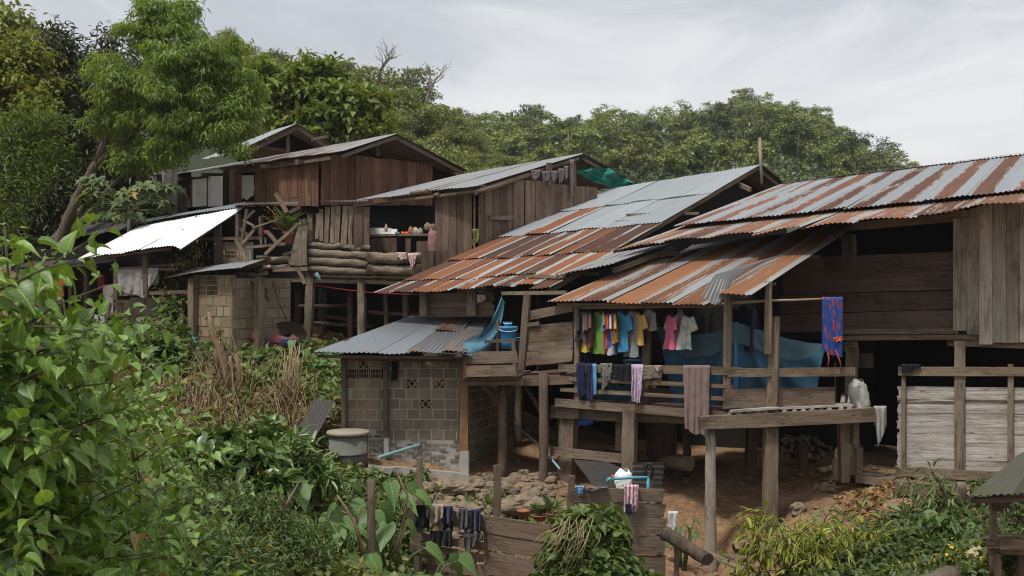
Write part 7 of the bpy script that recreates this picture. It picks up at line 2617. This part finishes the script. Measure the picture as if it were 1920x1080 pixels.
# undergrowth: leaves over the slope
def scatter_ground(n, px0, px1, py0, py1, Y0, Y1, size, hmax, test=None, clump=.25):
    out = []
    xy = []
    k = 0
    while len(xy) < n and k < n * 20:
        k += 1
        Y = R.uniform(Y0, Y1)
        px = R.uniform(px0, px1)
        x = (px - 960) / F * Y
        if test and not test(px, Y, x): continue
        if mnoise.noise(Vector((x * 1.1, Y * 1.1, 7))) < -.15 and R.random() < .75: continue
        xy.append((x, Y))
    xy = np.array(xy)
    z = gz_arr(xy)
    hh = np.array([hmax * max(.12, .45 + mnoise.noise(Vector((x * 1.7, y * 1.7, 1)))) for x, y in xy]) * NR.uniform(.1, 1, len(xy))
    return np.column_stack((xy, z + hh))


def under(name, label, n, rng, size, hmax, kind, mat, test=None, droop=.2, cat='undergrowth'):
    p = scatter_ground(n, *rng, size, hmax, test)
    a = rdir(len(p)) + np.array((0, 0, -droop))
    nn = np.array((0, -.3, 1.0)) + rdir(len(p)) * .6
    o = link_mesh(name, leaf_mesh(name, kind, p, a, nn, size * NR.uniform(.55, 1.3, len(p))), M[mat], kind='stuff')
    return tag(o, label, cat)


slope_test = lambda px, Y, x: not (Y > 19.2 and px > 640) and Y < 24.5 + max(0, (330 - px) * .012) and not (px > 700 and Y > 18.3)
under('undergrowth', 'tangled green undergrowth over the slope below the houses', 17000, (-120, 760, 0, 0, 10, 27.5), .15, .45, 'fold', 'lf_under', slope_test)
under('undergrowth', 'small-leaved ground cover between the slope shrubs', 16000, (-120, 800, 0, 0, 12, 25), .08, .25, 'heart', 'lf_ivy', slope_test)
under('undergrowth', 'low weeds under the grey hut roof edge', 3500, (380, 660, 0, 0, 22.0, 25.2), .12, .25, 'heart', 'lf_taro')
under('undergrowth', 'green weeds in front of the wash house plinth', 4200, (630, 800, 0, 0, 16.6, 19.6), .12, .35, 'fold', 'lf_ivy')
under('undergrowth', 'sparse weeds among the rubble by the plank fence', 900, (780, 1050, 0, 0, 16.6, 18.8), .09, .2, 'fold', 'lf_ivy')
under('dead_leaves', 'brown fallen leaves and twigs on the dry slope', 9000, (280, 600, 0, 0, 16.5, 24), .13, .12, 'fold', 'lf_dry')
under('leaf_litter', 'pale dry leaf litter on the dirt before the doorway', 1800, (1560, 1760, 0, 0, 16.8, 18.8), .12, .05, 'fold', 'lf_dry')
under('herb_bed', 'dense low green herbs covering the lower right slope', 15000, (1395, 2000, 0, 0, 12.0, 17.6), .11, .34, 'fold', 'lf_herb',
      lambda px, Y, x: Y < interp([(1395, 14.6), (1470, 15.6), (1560, 16.2), (1640, 17.0), (1800, 17.4), (2000, 17.2)], px))
under('herb_bed', 'lighter fine weeds along the bottom right edge', 6000, (1500, 2000, 0, 0, 11.5, 14.3), .08, .3, 'lance', 'lf_lime')
under('herb_bed', 'weeds along the foot of the plank fences', 4200, (740, 1280, 0, 0, 12.5, 14.6), .10, .3, 'fold', 'lf_herb')


# ---------------------------------------------------------------- taro and other large-leaved plants
def taro(px, py, Y, n, size, label, group=None, h=.7, mat='lf_taro', name='taro_plant', spread=.5):
    b = P(px, py, Y)
    b.z = gz(b.x, b.y)
    t = thing(name, label, 'plant', b, group)
    top = P(px, py, Y)
    mb = MB()
    ps, ax, nm, sz = [], [], [], []
    for i in range(n):
        a = i * 2.39 + R.uniform(-.4, .4)
        rr = spread * R.uniform(.3, 1)
        tip = Vector((top.x + math.cos(a) * rr, top.y + math.sin(a) * rr * .7, top.z + R.uniform(-.35, .15)))
        if tip.z < b.z + .1: tip.z = b.z + .12
        mid = b.lerp(tip, .6) + Vector((0, 0, .1))
        mb.pole([b + Vector((math.cos(a) * .04, math.sin(a) * .04, 0)), mid, tip], .016, .008, 6)
        ps.append(tuple(tip)); ax.append((math.cos(a), math.sin(a) - .35, R.uniform(-1.1, -.35)))
        nm.append((math.cos(a) * .6, math.sin(a) * .4 - .55, 1)); sz.append(size * R.uniform(.65, 1.15))
    mb.build('stalks', M['stem_green'], t)
    link_mesh('leaves', leaf_mesh('leaves', 'heart', ps, ax, nm, sz), M[mat], t)
    return t


gt = 'taro plants on the slope in front of the wash house'
lt = 'broad heart-leaved taro in the wet patch before the wash house'
for px, py, Y, n, s in ((530, 925, 16.2, 6, .5), (580, 960, 16.0, 6, .45), (640, 925, 17.0, 4, .4), (500, 990, 15.0, 5, .45), (660, 960, 15.8, 6, .42), (720, 920, 16.8, 6, .4), (735, 990, 15.6, 5, .4), (600, 1030, 14.8, 6, .4), (690, 1060, 14.2, 5, .42), (800, 1062, 14.6, 4, .42), (560, 870, 17.5, 5, .4), (640, 1010, 15.2, 6, .36), (560, 1000, 15.2, 5, .4)):
    taro(px, py, Y, n, s, lt, gt)
for px, py, Y in ((480, 660, 23.5), (520, 675, 23.2), (600, 668, 23.8), (560, 650, 24)):
    taro(px, py, Y, 6, .26, 'small heart-leaved taro below the tan block house', 'small taro below the block house', spread=.35)
taro(1800, 968, 15.6, 6, .62, 'very large pale green leaves rising from the herbs under the bamboo screen', mat='lf_taro', name='giant_leaf_plant', spread=.4)
taro(1280, 985, 17.4, 9, .17, 'small rounded-leaved plant on the dirt by the porch post', spread=.22)

shrub([(1440, 960, 15.6), (1490, 985, 15.4), (1530, 1000, 15.2), (1470, 1020, 15.2), (1420, 1010, 15.3)], 'dark-based bush with drooping lime green young leaves below the deck', None, 'lf_lime', 'lance', .26, 'lime_leaf_bush', 16, .05, (.3, .6), cat='bush', droop=.9)
shrub([(1560, 1010, 15.2), (1590, 1040, 15.0), (1620, 1000, 15.4)], 'lime green bush with drooping leaves next to the herb bed', None, 'lf_lime', 'lance', .22, 'lime_leaf_bush', 14, .05, (.3, .55), cat='bush', droop=.9)
shrub([(1700, 890, 16.8), (1745, 885, 16.7), (1735, 930, 16.5), (1690, 940, 16.6)], 'slender sapling with grey-green pointed leaves in front of the bamboo screen', None, 'lf_papaya', 'lance', .30, 'sapling', 4, .06, (.2, .4), cat='sapling', droop=.35)
shrub([(1570, 950, 16.6), (1610, 965, 16.4)], 'pair of pointed green seedlings beside the dry leaf litter', None, 'lf_taro', 'lance', .34, 'seedling', 3, .07, (.2, .3), cat='plant')
shrub([(1880, 930, 13.6), (1905, 900, 13.6)], 'dark reddish leaved plant behind the low shed roof', None, 'lf_dark', 'lance', .32, 'red_leaf_plant', 3, .06, (.15, .3), cat='plant')
shrub([(1850, 920, 16.6), (1865, 950, 16.4)], 'small green shrub growing by the cut stump', None, 'lf_ivy', 'fold', .12, 'small_shrub', 6, .05, (.2, .35), cat='shrub')
bushy('yellow_flowers', 'small yellow flowers scattered in the weeds by the plank bench', [L(1850, 1045, 13.2, 18, 16), L(1790, 1030, 13.6, 14, 10)], 90, .045, 'quad', 'lf_yf', 'flowers', per=3, cl=.1)['kind'] = 'stuff'

# creeper over the fence corner
cr = thing('creeper', 'leafy creeper with yellow strands climbing over the plank fence corner', 'creeper', P(1090, 1090, 15.0))
lob = [L(1100, 1010, 15.0, 55, 40, 22), L(1085, 1050, 14.9, 48, 45, 25), L(1130, 1060, 14.9, 48, 40, 25), L(1060, 1088, 14.8, 45, 26, 25), L(1120, 985, 15.1, 32, 22, 16), L(1170, 1088, 14.9, 40, 20, 20)]
p, a, nn, s = crown(lob, 5200, .125, per=9, cl=.09, low=-.5, upn=.5)
link_mesh('leaves', leaf_mesh('leaves', 'heart', p, a, nn, s), M['lf_ivy'], cr)
mb = MB()
for i in range(26):
    x0 = R.uniform(1050, 1130)
    p0 = P(x0, R.uniform(965, 1000), 14.75)
    p1 = P(x0 - R.uniform(10, 70), R.uniform(1020, 1085), 14.5)
    mb.pole([p0, p0.lerp(p1, .5) + Vector((R.uniform(-.1, .1), -.06, R.uniform(0, .08))), p1], .005, .004, 4)
mb.build('strands', M['straw_pale'], cr)
shrub([(510, 0, 0)][:0] or [(830, 905, 17.6)], 'small weed growing from the stones by the wash house', None, 'lf_ivy', 'fold', .12, 'weed', 6, .05, (.15, .3), cat='plant')
# ---------------------------------------------------------------- air between here and the hills
mb = MB()
x0, x1, y0, y1, z0, z1 = -195, 235, -12, 335, -60, 60
mb.slab([Vector((x0, y0, z0)), Vector((x1, y0, z0)), Vector((x1, y1, z0)), Vector((x0, y1, z0))], Vector((0, 0, z1 - z0)), 1, 0)
m, nt = new_mat('haze')
pv = nd(nt, 'VolumePrincipled', {'Color': (.84, .88, .93, 1), 'Density': .00028, 'Anisotropy': .2})
nd(nt, 'OutputMaterial', {'Volume': pv.outputs[0]})
hz = mb.build('haze', m, None, kind='stuff')
tag(hz, 'thin pale haze over the wooded hills', 'haze')
